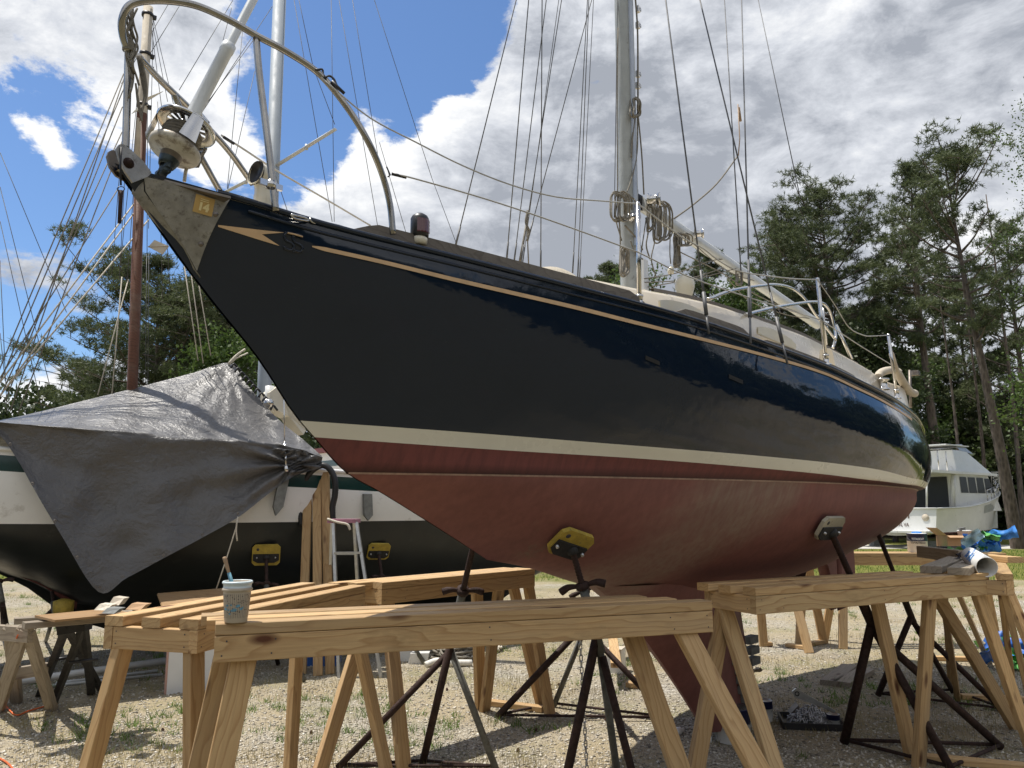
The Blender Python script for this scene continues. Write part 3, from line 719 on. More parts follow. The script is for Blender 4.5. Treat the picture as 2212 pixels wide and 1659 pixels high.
for k in range(8):
    z = .62 - k*.066; m = MB(); s0 = -.10 + k*.028
    m.box(K.w(s0, .075+.012*(k % 2), z), K.d*(.075+.012*(k % 3)), K.n*.035, Vector((0, 0, .024))); m.build('zinc_block', M_['shim_grey'], boat)
for k in range(3):
    m = MB(); m.box(K.w(.36+.01*k, 0, .56-k*.075), K.d*.07, K.n*.03, Vector((0, 0, .026))); m.build('zinc_block', M_['shim_grey'], boat)

# deck, toe rails, cabin
def sh(s, ins=0.0, dz=0.0, sg=1): return K.w(s, sg*(SHEER['b'](s)-ins), SHEER['z'](s)+dz)
m = MB(); rows = []
for i in range(60):
    s = -4.28 + (3.3+4.28)*i/59; b = SHEER['b'](s); rows.append([K.w(s, b*u, SHEER['z'](s) - .012 + .05*(1-u*u)*min(1, b)) for u in (1, .8, .5, 0, -.5, -.8, -1)])
m.grid(rows); m.build('deck', M_['cream_gelcoat'], boat)
def rail(s0, s1, h, w, mat, name, sg, h0=.25, n=36, ins=.012, ends=.12):
    m = MB(); rows = []
    for i in range(n+1):
        s = s0 + (s1-s0)*i/n; e = min(1, (s-s0)/ends + h0, (s1-s)/ends + h0); hh = h*e
        rows.append([sh(s, ins, -.004, sg), sh(s, ins+.006, hh, sg), sh(s, ins+w, hh, sg), sh(s, ins+w+.004, -.004, sg)])
    m.grid(rows, sm=False, flip=sg < 0); m.poly(rows[0]); m.poly(rows[-1][::-1]); return m.build(name, mat, boat)
for sg in (1, -1):
    rail(-3.55, -2.12, .058, .035, TEAK, 'teak_bulwark', sg, .1)
    rail(-1.99, -1.35, .05, .03, TEAK, 'teak_chock', sg, .05, 12)
    rail(-1.35, -.2, .034, .028, TEAK, 'teak_chock', sg, .1, 12)
    rail(-.15, .75, .030, .026, TEAK, 'teak_chock', sg, .1, 12)
    # rolled navy rim at the sheer, with the fine shelf under it
    m = MB(); m.tube([sh(-4.0 + 7.25*i/80, -.004, -.002, sg) for i in range(81)], .011, 8); m.tube([sh(-3.9 + 7.1*i/80, -.001, -.036, sg) for i in range(81)], .006, 6); m.build('rub_rail', M_['navy'], boat)
# cabin trunk: side edge measured along its top
ctop = [(2207, 1092), (2260, 1089), (2340, 1100), (2478, 1128), (2640, 1158), (2800, 1194), (2940, 1238), (3071, 1283), (3180, 1325), (3252, 1362), (3365, 1427)]
cab = pchip([-2.6, -2.3, -1.8, -1.0, 0, 1.0, 1.9, 2.6], [.20, .38, .50, .60, .66, .66, .60, .52]); cl = []
for x, y in ctop:
    b = .5
    for _ in range(40): s, z = K.sz(*S(x, y), b); b = .6*b + .4*cab(s)
    cl.append((s, b, z))
print('cabin top', [(round(a, 2), round(b, 2), round(c, 2)) for a, b, c in cl])
cz = pchip([c[0] for c in cl], [c[2] for c in cl]); s0, s1 = cl[0][0], cl[-1][0]; m = MB(); rows = []
for i in range(41):
    s = s0 + (s1-s0)*i/40; b = cab(s); z = cz(s); zd = SHEER['z'](s) - .02
    rows.append([K.w(s, b+.05, zd), K.w(s, b+.012, z-.02), K.w(s, b-.012, z), K.w(s, b*.5, z+.035), K.w(s, 0, z+.045), K.w(s, -b*.5, z+.035), K.w(s, -b+.012, z), K.w(s, -b-.012, z-.02), K.w(s, -b-.05, zd)])
m.grid(rows); m.poly(rows[0]); m.poly(rows[-1][::-1]); m.build('cabin_trunk', M_['cream_gelcoat'], boat)
for sg in (1, -1):
    m = MB(); rows = []
    for i in range(31):
        s = -1.75 + 2.9*i/30; b = cab(s)-.03; z = cz(s)+.004; rows.append([K.w(s, sg*(b+.012), z), K.w(s, sg*(b+.010), z+.02), K.w(s, sg*(b-.012), z+.02), K.w(s, sg*(b-.014), z+.01)])
    m.grid(rows, sm=False); m.build('teak_handrail', TEAK, boat)
# cockpit coaming, falling to the stern
co_ = [(3252, 1372), (3400, 1452), (3476, 1502), (3520, 1530), (3590, 1598)]; cc = []
for x, y in co_:
    s, z = K.sz(*S(x, y), .78 if x < 3500 else .72); cc.append((s, z))
print('coaming', cc)
m = MB(); rows = []; czz = pchip([c[0] for c in cc], [c[1] for c in cc])
for i in range(21):
    s = cc[0][0] + (min(cc[-1][0], 2.9)-cc[0][0])*i/20; b = min(.80, SHEER['b'](s)-.13); z = max(czz(s), SHEER['z'](s)+.03)
    rows.append([K.w(s, b+.06, SHEER['z'](s)-.02), K.w(s, b+.02, z-.02), K.w(s, b, z), K.w(s, b-.06, z-.004), K.w(s, b-.10, SHEER['z'](s)-.02)])
m.grid(rows); m.poly(rows[0]); m.poly(rows[-1][::-1]); m.build('cockpit_coaming', M_['cream_gelcoat'], boat)
# chainplate covers seen low on the cabin side
for (x0, x1, y0, y1) in ((2600, 2780, 1195, 1245), (2985, 3135, 1300, 1362), (3260, 3335, 1400, 1448)):
    m = MB(); q = []
    for k in range(9):
        u = k/8; x = x0 + (x1-x0)*u; yb = y0 + (y1-y0)*u + 6; yt = yb - 34*math.sin(math.pi*min(1, .08+u*.9))**.4
        b = .69; q.append((K.on(*S(x, yb+8), b), K.on(*S(x, yt), b)))
    m.grid([[a for a, _ in q], [b for _, b in q]], sm=False, flip=True); m.grid([[a - K.n*.01 for a, _ in q], [b - K.n*.01 for _, b in q]], sm=False); m.build('side_plate', M_['ivory_gelcoat'], boat)
# forward hatch hood
m = MB(); s_, z_ = K.sz(*S(2180, 1075), .2); rows = []
for i in range(9):
    u = i/8; s = s_-.18+.42*u; z = z_-.06 + .08*math.sin(math.pi*min(1, .15+u*.7)); rows.append([K.w(s, .26, z-.05), K.w(s, .24, z), K.w(s, 0, z+.02), K.w(s, -.24, z), K.w(s, -.26, z-.05)])
m.grid(rows); m.build('fore_hatch', M_['cream_gelcoat'], boat)

# stem fitting: steel cheeks wrapping the bow, with the anchor roller
def kp(x, y, b): return K.on(x, y, b)
def kps(x, y, ins=.03):
    b = .6
    for _ in range(40): s = K.sz(x, y, b)[0]; b = .6*b + .4*(SHEER['b'](s)-ins)
    return b
def C3(x, y): return S(380 + x/2.304, 380 + y/2.304)
f_in = [(425, 730, .012), (462, 705, .02), (1228, 900, .165), (1180, 1000, .155), (1090, 1165, .12), (1000, 1370, .075), (900, 1578, .028)]
fa = [kp(*C3(x, y), b+.012) for x, y, b in f_in]; fb = []
for p in fa:
    v = p - K.P; s, b = v.dot(K.d), v.dot(K.n); fb.append(K.w(s, -b, p.z))
fit = MB()
for sg in (1, -1):
    g_ = []
    for i in range(11):
        u = i/10; L_ = ((430, 725), (445, 860), (540, 1010), (680, 1200), (800, 1370), (905, 1575)); le = ln(Vector(L_[min(int(u*5), 4)]), Vector(L_[min(int(u*5), 4)+1]), u*5-min(int(u*5), 4)); ri = ln(Vector((1228, 900)), Vector((912, 1580)), u) + Vector((-28*math.sin(math.pi*u), 0))
        row = []
        for j in range(11):
            q = ln(le, ri, j/10); p = hpx(*C3(q.x, q.y), .009); v = p - K.P; row.append(p if sg > 0 else K.w(v.dot(K.d), -v.dot(K.n), p.z))
        g_.append(row)
    fit.grid(g_, flip=sg < 0); fit.grid([[r[-1] for r in g_], [r[-1] - K.n*sg*.008 for r in g_]], sm=False)
    fit.grid([g_[0], [p - K.n*sg*.008 for p in g_[0]]], sm=False)
# folded nose between the two cheeks
ns = [(330, 790), (318, 880), (430, 1030), (600, 1235), (760, 1425), (880, 1585), (935, 1660)]
na = [kp(*C3(x, y), .0) for x, y in ns]; ed = [(425, 730), (430, 860), (540, 1010), (680, 1200), (800, 1370), (890, 1560), (945, 1640)]
eb = [kp(*C3(x, y), .03-.002*k) for k, (x, y) in enumerate(ed)]; ec = []
for p in eb:
    v = p - K.P; ec.append(K.w(v.dot(K.d), -v.dot(K.n), p.z))
fit.grid([eb, [(a+b)/2 - K.d*.004 for a, b in zip(eb, na)], na, [(a+b)/2 - K.d*.004 for a, b in zip(ec, na)], ec], sm=True)
fit_o = fit.build('stem_fitting', M_['cast_steel'], boat)
m = MB(); m.prism([fa[1] - K.n*.006, fa[2] - K.n*.006, K.w(-3.95, -.15, fa[2].z), K.w((fb[1]-K.P).dot(K.d), -.03, fb[1].z)], Vector((0, 0, -.008))); m.build('top_plate', M_['dull_steel'], fit_o)
near = [(180, 470), (205, 435), (240, 430), (300, 470), (430, 590), (500, 690), (470, 725), (420, 745), (330, 780), (260, 680), (205, 570)]
m = MB(); m.prism([kp(*C3(x, y), .045) for x, y in near], -K.n*.010); m.build('roller_cheek', M_['cast_steel'], fit_o)
far = [(95, 540), (110, 500), (140, 485), (185, 490), (230, 600), (310, 680), (430, 760), (325, 815), (270, 770), (180, 720), (120, 640)]
m = MB(); m.prism([kp(*C3(x, y), -.035) for x, y in far], -K.n*.010); m.build('roller_cheek', M_['dull_steel'], fit_o)
m = MB(); c = kp(*C3(298, 600), .05); m.lathe(c, K.n, [(0, .012), (.007, .012), (.011, .004), (.011, -.002), (.018, -.004), (.018, -.012)], 12); m.lathe(c - K.n*.09, K.n, [(0, 0), (.012, 0), (.012, .09)], 12); m.build('roller_pin', M_['rust'], fit_o)
for x, y in ((1082, 1068), (950, 1338)):
    m = MB(); v = kp(*C3(x, y), .16 if y < 1200 else .08); m.lathe(v, K.n, [(0, .006), (.007, .005), (.009, -.004)], 10); m.build('bolt_head', M_['dull_steel'], fit_o)
m = MB(); nrm = (fa[2]-fa[1]).cross(fa[6]-fa[1]).normalized(); nrm = nrm if nrm.dot(K.n) > 0 else -nrm
def fpx(x, y, off=.002):
    return hpx(*C3(x, y), .010 + off)
sq = [fpx(905, 882), fpx(1077, 935), fpx(1045, 1092), fpx(870, 1040)]
m.prism([p + nrm*.001 for p in sq], -nrm*.002); st = m.build('sticker', M_['sticker_orange'], fit_o)
cc_ = sum(sq, Vector())/4; xd = (sq[1]-sq[0]); yd = (sq[0]-sq[3])
txt('14', xd.length*.58, cc_ - yd.normalized()*xd.length*.12 + nrm*.0025, xd, yd, M_['sticker_pale'], st, 'number', bold=.002)
m = MB(); q0 = cc_ + yd*.26 + nrm*.0025
for k in (0, 1): m.box(q0 + yd*(.06-.1*k), xd*.22, yd*.02, nrm*.0005)
m.build('sticker_bar', M_['sticker_pale'], st)

# pulpit
def tubepx(pts, r, mat, name, n=6, seg=8, parent=None, m=None):
    P = crom([kp(x, y, b) for x, y, b in pts], n); q = MB() if m is None else m; q.tube(P, r, seg)
    if m is None: return q.build(name, mat, parent or boat)
pul = MB()
tubepx([(271, 325, .01), (273, 270, .012), (275, 200, .02), (277, 130, .03), (278, 95, .04)], .0125, None, '', m=pul)
tubepx([(277, 110, .04), (266, 78, .05), (264, 45, .07), (278, 14, .09), (310, 2, .11), (370, 2, .13), (430, 14, .15), (500, 46, .18), (560, 80, .21), (620, 112, .24), (690, 160, .27), (750, 232, .31), (795, 305, .34), (825, 375, .33), (842, 440, .33), (849, 506, .33)], .0125, None, '', n=8, m=pul)
tubepx([(553, 84, .205), (560, 160, .205), (570, 240, .205), (580, 320, .21), (589, 400, .215), (596, 457, .22)], .0125, None, '', m=pul)
tubepx([(298, 120, -.03), (345, 172, -.08), (400, 225, -.13), (455, 282, -.17), (500, 333, -.19), (546, 398, -.215)], .0115, None, '', m=pul)
tubepx([(376, 203, -.11), (390, 236, -.12), (425, 320, -.16), (450, 368, -.18), (475, 413, -.20)], .0115, None, '', m=pul)
pul_o = pul.build('pulpit', M_['tarnished_tube'], boat)
m = MB(); c = kp(585, 399, .222); m.lathe(c - Vector((0, 0, .012)), (0, 0, 1), [(.013, 0), (.018, .0), (.018, .024), (.013, .024)], 14); m.box(c + K.d*.03, K.d*.014, K.n*.006, Vector((0, 0, .01))); m.box(c - K.d*.03, K.d*.014, K.n*.006, Vector((0, 0, .01))); m.build('tube_clamp', M_['stainless'], pul_o)
m = MB(); m.lathe(kp(430, 250, -.15), kp(445, 268, -.155)-kp(430, 250, -.15), [(.0, -.01), (.016, -.01), (.016, .04), (0, .04)], 12); m.build('rail_joint', M_['stainless'], pul_o)
# grey cord lashed on the pulpit corner
m = MB(); rp = random.Random(4)
for k in range(7):
    x0 = 283 + rp.uniform(-5, 8); pts = []
    for j in range(9):
        pts.append(kp(x0 + 6*math.sin(j*1.3+k) + rp.uniform(-2, 2) + (j > 4)*3, 18 + j*(14 + k*1.7), .05 + .01*rp.uniform(-1, 1)))
    m.tube(crom(pts, 4), .0035, 6)
for k in range(7): 
    c = kp(277.5, 92 + k*3.0, .04); m.tube([c + K.d*(.016*math.cos(a)) + K.n*(.016*math.sin(a)) + Vector((0, 0, .002*a/6)) for a in [i*.5236 for i in range(13)]], .0035, 6)
for k in range(4):
    pts = [(296+3*k, 120), (305+4*k, 170+8*k), (312-2*k, 215+9*k), (300+2*k, 235+8*k), (293, 180)]; m.tube(crom([kp(x, y, .02+.01*k) for x, y in pts], 6), .0032, 6)
m.build('lashed_cord', M_['rope_grey'], pul_o)
# toggle pin hanging at the bow
m = MB(); m.tube([kp(262, 318, .05), kp(260, 350, .05), kp(261, 400, .05)], .003, 6); m.tube([kp(261+8*math.cos(a), 408+5*math.sin(a), .05) for a in [i*.5236 for i in range(12)]], .0016, 5, closed=True); hang = m.build('lanyard', M_['black_metal'], boat)
m = MB(); m.tube([kp(261, 412, .05), kp(260, 440, .05), kp(258, 482, .05)], [.008, .0065, .006], 8); m.build('hanging_pin', M_['rust'], hang)

# furling drum on the forestay
f0 = kp(352, 372, 0); f1 = kp(388, 300, 0); f2 = kp(545, 0, 0); ax = (f2 - f1).normalized(); drum_c = kp(384, 310, 0)
fur = MB()
fur.lathe(drum_c, ax, [(.018, -.075), (.034, -.072), (.036, -.052, 1), (.080, -.042, 1), (.086, -.034, 1), (.087, -.020), (.083, -.014), (.05, -.012)], 36)
fur_o = fur.build('furling_drum', [M_['dull_steel'], M_['drum_cup']], boat)
m = MB()
for k in range(7): m.lathe(drum_c, ax, [(.054+.004*math.sin(k*2.1), -.004+k*.0085), (.064+.004*math.sin(k*2.1), .0005+k*.0085), (.054, .005+k*.0085)], 28)
m.build('wound_line', M_['rope_grey'], fur_o)
m = MB()     # upper ring with round holes: ring segments
u_ = ax.orthogonal().normalized(); w_ = ax.cross(u_)
m.lathe(drum_c, ax, [(.098, .070), (.102, .074), (.100, .080), (.096, .080), (.070, .078), (.066, .078), (.066, .074), (.070, .074), (.096, .074), (.098, .070)], 48)
for k in range(14):
    a = k/14*6.283; b = a + .22
    for q in (a,):
        P = [drum_c + (u_*math.cos(t)+w_*math.sin(t))*r + ax*.076 for t in (q-.14, q+.14) for r in (.034, .072)]
        m.poly([P[0], P[1], P[3], P[2]])
m.lathe(drum_c, ax, [(.018, .073), (.036, .073), (.036, .079), (.018, .079)], 30)
m.build('drum_ring', M_['stainless'], fur_o)
for k in range(3):
    a = 6.283*k/3 + .5; m = MB(); e = u_*math.cos(a)+w_*math.sin(a); tg = ax.cross(e)
    m.grid([[drum_c + e*.097 + tg*(-.030) + ax*-.02, drum_c + e*.100 + ax*-.02, drum_c + e*.097 + tg*.030 + ax*-.02], [drum_c + e*.099 + tg*-.02 + ax*.078, drum_c + e*.102 + ax*.078, drum_c + e*.099 + tg*.02 + ax*.078]], sm=True); m.build('cage_plate', M_['stainless'], fur_o)
m = MB(); m.lathe(drum_c, ax, [(.02, -.10), (.026, -.10), (.030, -.088), (.034, -.072)], 20); m.tube([f0 - ax*.01, drum_c - ax*.09], .016, 10)
for k in (-1, 1): m.tube([f0 - ax*.02 + K.n*.014*k, f0 + ax*.06 + K.n*.018*k, drum_c - ax*.1 + K.n*.012*k], [.012, .014, .010], 8)
m.lathe(f0 - K.n*.03, K.n, [(0, 0), (.014, 0), (.014, .06), (0, .06)], 12); m.build('toggle', M_['bronze_dark'], fur_o)
j1 = kp(488, 100, 0); top_ = f1 + ax*6.9
m = MB(); m.lathe(drum_c, ax, [(.0235, .06), (.0235, (j1-drum_c).length-.02), (.0255, (j1-drum_c).length-.018), (.0255, (j1-drum_c).length+.012), (.017, (j1-drum_c).length+.016)], 20); m.lathe(drum_c, ax, [(.0165, (j1-drum_c).length), (.0165, 6.9)], 16); m.build('furling_foil', M_['alloy_white'], boat)
m = MB(); m.tube(crom([kp(436, 300, -.03), kp(444, 322, -.03), kp(425, 345, -.03), kp(404, 362, -.03), kp(398, 392, -.03)], 5), .006, 6); m.build('furling_line', M_['rope_pale'], fur_o)

# bow details: scoop vent, fairleads, nav light
c = kp(572, 432, .10); m = MB(); vp = []
vd = (-K.d*.97 + K.n*.05).normalized(); m.tube(crom([c + Vector((0, 0, -.03)), c + Vector((0, 0, .02)), c + Vector((0, 0, .055)) + vd*.004, c + Vector((0, 0, .082)) + vd*.022, c + Vector((0, 0, .088)) + vd*.045], 4), [.040]*4 + [.037]*4 + [.038]*4 + [.042]*4 + [.046], 18, caps=False); v_o = m.build('bow_vent', M_['ivory_gelcoat'], boat)
m = MB(); m.lathe(c + Vector((0, 0, .088)) + vd*.034, vd, [(.043, .010), (.044, .004), (0, 0)], 16); m.build('vent_mouth', M_['black_metal'], v_o)
for k in range(3):
    x0 = 628 + k*40; y0 = 463 + k*9.5; fr = MB()
    P = [kp(x0, y0, .22), kp(x0+30, y0+7, .22), kp(x0+38, y0+14, .22), kp(x0+10, y0+9, .22)]
    fr.tube(crom(P + [P[0]], 4), .004, 6); fr.tube(crom([p - K.n*.05 for p in P] + [P[0] - K.n*.05], 4), .004, 6); fr.build('deck_prism_frame', M_['stainless'], boat)
nl = kp(906, 518, kps(906, 518, .03)); m = MB(); m.lathe(nl, (0, 0, 1), [(.0, -.02), (.030, -.02), (.032, .004), (.026, .012), (0, .012)], 18)
nav = m.build('running_light', M_['ivory_gelcoat'], boat)
m = MB(); m.lathe(nl, (0, 0, 1), [(.030, .010), (.036, .014), (.036, .085), (.030, .096), (.015, .106), (0, .108)], 20)
m.build('light_housing', M_['black_plastic'], nav)
m = MB(); rr = []
for k in range(10):
    a = -1.0 + 2.0*k/9; e = (K.n*math.cos(a) - K.d*math.sin(a)*-1); rr.append(e)
m.grid([[nl + e*(.0385 + (.0015 if j % 2 else 0)) + Vector((0, 0, .022+.007*j)) for e in rr] for j in range(9)], flip=True); m.build('red_lens', M_['nav_red'], nav)

# stanchions and lifelines
LL = []
for i, (xb, yb, xt, yt) in enumerate(((1381, 652, 1378, 440), (1784, 778, 1766, 603), (1937, 852, 1919, 724))):
    b = kps(xb, yb); pb = kp(xb, yb, b); s = (pb-K.P).dot(K.d); pt = kp(xt, yt, b)
    m = MB(); m.tube([pb, pt], .0115 if i < 2 else .010, 10); m.lathe(pt, (0, 0, 1), [(.0115, -.002), (.009, .008), (0, .011)], 10); so = m.build('stanchion', M_['stainless'], boat)
    m = MB(); m.lathe(pb - Vector((0, 0, .03)), (0, 0, 1), [(.03, 0), (.03, .008), (.016, .014), (.016, .05), (.019, .052), (.019, .062), (.012, .062)], 14); m.build('socket', M_['stainless'], so)
m = MB()
up1 = [(690, 163, .27), (720, 190, .32), (800, 255, .38), (900, 308, .46), (1000, 358, .54), (1100, 398, .61), (1200, 425, .68), (1300, 434, .74), (1378, 440, .78)]
up2 = [(1378, 440, .78), (1470, 510, .84), (1519, 537, .88), (1554, 564, .91), (1595, 585, .94), (1643, 594, .97), (1713, 602, .99), (1766, 604, 1.0)]
up3 = [(1766, 604, 1.0), (1803, 658, .99), (1834, 707, .97), (1865, 724, .95), (1885, 726, .94), (1919, 724, .93)]
lo1 = [(850, 375, .36), (900, 387, .42), (1050, 430, .55), (1200, 480, .67), (1379, 545, .78)]; lo2 = [(1379, 545, .78), (1520, 610, .88), (1775, 692, 1.0)]; lo3 = [(1775, 692, 1.0), (1860, 748, .96), (1932, 792, .93)]
for L_ in (up1, up2, up3, lo1, lo2, lo3): m.tube(crom([kp(*p) for p in L_], 5), .0032, 6)
m.tube(crom([kp(478, 292, -.17), kp(520, 318, -.2), kp(600, 370, -.27), kp(700, 428, -.35), kp(800, 487, -.42)], 4), .004, 6)
m.build('lifeline', M_['pale_wire'], boat)
m = MB(); m.tube(crom([kp(682, 151, .28), kp(696, 150, .28), kp(698, 160, .28), kp(704, 172, .29)], 4), .004, 6)
m.tube(crom([kp(700, 168, .29), kp(712, 164, .29), kp(722, 172, .3), kp(728, 185, .31), kp(742, 200, .32)], 4), .004, 6)
m.tube([kp(716, 176, .3), kp(744, 202, .32)], [.007, .006], 8); m.tube([kp(835, 360, .36), kp(843, 378, .36), kp(838, 382, .36)], .003, 6); m.tube([kp(846, 375, .36), kp(878, 384, .39)], [.007, .005], 8)
m.tube([kp(483, 296, -.17), kp(505, 310, -.19)], [.006, .006], 8); m.build('lashing', M_['black_plastic'], boat)

# mast and boom
mb_ = kp(1362, 618, 0); sm_ = (mb_-K.P).dot(K.d); Ym = mb_.y; print('mast s', sm_, mb_)
tz = 9.5; mt_ = K.w(sm_ - .02, 0, tz)
m = MB(); prof = []
for k in range(18):
    a = 2*math.pi*k/18; prof.append((K.d*(.078*math.cos(a)), K.n*(.054*math.sin(a))))
rows = []
for z in (2.30, 5.0, tz):
    c = K.w(sm_, 0, z); rows.append([c + p + q for p, q in prof] + [c + prof[0][0] + prof[0][1]])
m.grid(rows, flip=True); mast = m.build('mast', M_['mast_alloy'], boat)
m = MB(); m.box(K.w(sm_-.012, .056, 6.0), K.d*.018, K.n*.006, Vector((0, 0, 2.9))); m.build('sail_track', M_['alloy_grey'], mast)
m = MB(); m.box(K.w(sm_+.080, .0, 6.3), K.d*.006, K.n*.016, Vector((0, 0, 3.2))); m.build('mast_track', M_['alloy_grey'], mast)
bs = kp(1384, 440, 0); be = kp(1768, 702, 0); bd = (be-bs).normalized(); m = MB()
up = Vector((0, 0, 1)); up = (up - bd*up.dot(bd)).normalized(); rows = []
for f in (0, .5, .985, 1):
    c = bs + (be-bs)*f; k_ = .7 if f == 1 else 1
    rows.append([c + up*(.050*k_*math.cos(a)) + K.n*(.038*k_*math.sin(a)) for a in [6.2832*j/16 for j in range(17)]])
m.grid(rows); m.poly(rows[-1][:-1]); m.poly(rows[0][:-1][::-1]); boom = m.build('boom', M_['alloy_white'], boat)
print('boom', (bs-K.P).dot(K.d), bs.z, (be-K.P).dot(K.d), be.z)
m = MB(); m.box(bs - bd*.02, K.d*.03, K.n*.012, Vector((0, 0, .05))); m.box(K.w(sm_+.055, 0, bs.z), K.d*.008, K.n*.035, Vector((0, 0, .06))); m.build('gooseneck', M_['black_metal'], mast)
def winch(c, axd, r, parent):
    m = MB(); m.lathe(c, axd, [(r*1.0, 0), (r*1.0, r*.25), (r*.72, r*.35), (r*.66, r*1.2), (r*.8, r*1.5), (r*1.05, r*1.6), (r*1.05, r*1.85), (r*.4, r*1.9)], 22); m.lathe(c, axd, [(r*.38, r*1.9), (r*.3, r*1.6), (0, r*1.55)], 10, 1); return m.build('winch', [M_['stainless'], M_['black_metal']], parent)
winch(kp(1398, 432, .05), K.n*.8 + K.d*.4, .045, mast); winch(kp(1500, 505, .04), K.n*.8 + K.d*.5, .034, boom); winch(kp(1362, 470, .05), K.n, .03, mast)
m = MB(); c = kp(1560, 548, .03); m.box(c, bd*.03, K.n*.004, up*.008); m.build('boom_slot', M_['black_metal'], boom)
m = MB(); e_ = be - bd*.10; m.lathe(e_ - K.n*.034, K.n, [(0, 0), (.02, 0), (.022, .068), (0, .068)], 14); m.build('boom_sheave', M_['dull_steel'], boom)
# coils of line on mast and boom
def coil(cx, cy, w, h, b, n, r, mat, par, seed, name='coiled_line', drop=0):
    rp = random.Random(seed); m = MB()
    for k in range(n):
        cx2 = cx + rp.uniform(-w*.25, w*.25); w2 = w*rp.uniform(.45, 1)*.5; h2 = h*rp.uniform(.75, 1.1)*.5; bb = b + rp.uniform(-.02, .03); ph = rp.uniform(-.5, .5); pts = []
        for j in range(15):
            a = 6.283*j/14; pts.append(kp(cx2 + w2*math.sin(a+ph*.3) + 2*math.sin(3*a+ph), cy - h2*math.cos(a) + h2*.1*math.sin(2*a+ph), bb + .014*math.sin(a*2+ph)))
        m.tube(crom(pts, 3), r, 6)
    return m.build(name, mat, par)
coil(1345, 447, 42, 60, .07, 9, .005, M_['rope_grey'], mast, 1); coil(1430, 478, 34, 88, .06, 8, .005, M_['rope_grey'], boom, 2); coil(1408, 470, 20, 60, .06, 4, .005, M_['rope_grey'], boom, 9)
coil(1463, 540, 12, 70, .05, 7, .0055, M_['rope_grey'], boom, 3); coil(1478, 518, 30, 26, .05, 5, .005, M_['rope_grey'], boom, 4); coil(1348, 565, 24, 60, .06, 4, .007, M_['rope_grey'], mast, 5)
coil(1372, 232, 22, 40, .06, 6, .006, M_['rope_grey'], mast, 6); coil(1600, 600, 22, 30, .04, 4, .0045, M_['rope_grey'], boom, 7)
m = MB()
for pts, r in (([(1372, 250), (1366, 300), (1364, 340)], .006), ([(1377, 245), (1376, 330), (1360, 400), (1347, 425)], .005), ([(1372, -10), (1377, 60), (1378, 150), (1378, 230)], .006), ([(1377, 235), (1386, 330), (1391, 420)], .005),
              ([(1337, 470), (1340, 520), (1338, 580)], .005), ([(1335, 60), (1333, 250), (1334, 420), (1330, 470), (1343, 520)], .004), ([(1350, 487), (1375, 515), (1388, 540)], .006), ([(1362, 520), (1372, 545), (1388, 560)], .005),
              ([(1395, 470), (1400, 500), (1396, 530), (1404, 560)], .005), ([(1410, 480), (1414, 520), (1407, 560), (1418, 600)], .0045), ([(1448, 500), (1447, 545), (1449, 570)], .004),
              ([(1396, 470), (1376, 610)], .004), ([(1392, 602), (1460, 590), (1530, 565), (1560, 560)], .004), ([(1393, 610), (1480, 604), (1560, 580)], .004), ([(1400, 620), (1520, 598), (1590, 580)], .004),
              ([(1470, 545), (1560, 590), (1640, 640), (1760, 690)], .004), ([(1490, 520), (1580, 590), (1680, 618)], .0035), ([(1570, 600), (1620, 650), (1700, 680), (1765, 690)], .0035), ([(1455, 473), (1500, 440), (1550, 395), (1595, 335)], .006)):
    m.tube(crom([kp(x, y, .06 if x < 1395 else .03) for x, y in pts], 5), r, 6)
m.build('hanging_line', M_['rope_grey'], mast)
for y in (20, 55, 160, 185):
    m = MB(); c = kp(1378, y, .02); m.box(c, K.d*.012, K.n*.012, Vector((0, 0, .022))); m.lathe(c + K.d*.01, K.n, [(0, -.012), (.016, -.012), (.016, .012), (0, .012)], 12); m.build('mast_slide', M_['stainless'], mast)
c = kp(1398, 602, .02); m = MB(); m.box(kp(1390, 595, .0), K.d*.028, K.n*.02, Vector((0, 0, .10))); m.build('mast_shield', M_['white_gelcoat'], boat)
c = kp(1480, 642, .25); m = MB(); m.lathe(c - Vector((0, 0, .02)), (0, 0, 1), [(.03, -.01), (.045, .03), (.060, .08), (.061, .115), (.048, .145), (.02, .158), (0, .16)], 20); m.build('dome_vent', M_['ivory_gelcoat'], boat)
c = kp(1449, 582, .03); m = MB(); m.lathe(c, (0, 0, 1), [(0, -.035), (.018, -.03), (.024, -.01), (.016, .012), (.004, .02)], 12); m.build('plumb_float', M_['ivory_gelcoat'], mast)

# standing rigging: wires with swage terminals
def wire(p, q, r=.0035, mat='wire', par=boat, name='shroud', m=None):
    b = MB() if m is None else m; b.tube([p, q], r, 6)
    if m is None: return b.build(name, M_[mat], par)
mh = K.w(sm_, 0, 9.3)
for (xb, yb, b, xt, yt, bt, rr, sw) in ((1526, 680, .80, 1438, 0, .45, .0045, 1), (1620, 685, .95, 1602, 0, .2, .0045, 1), (1690, 740, .97, 1512, 0, .4, .0045, 1), (1728, 425, .9, 1638, 0, .3, .003, 0), (1602, 610, .85, 1565, 0, .25, .0035, 0)):
    p = kp(xb, yb, b); q = kp(xt, yt, bt); q2 = q + (q-p)*.6; m = MB(); m.tube([p, q2], rr, 6)
    if sw: m.tube([ln(p, q, .0), ln(p, q, .06)], .010, 8); m.tube([ln(p, q, .06), ln(p, q, .12)], .0065, 8); m.tube([ln(p, q, -.05), p], .006, 6)
    m.build('shroud', M_['wire'], boat)
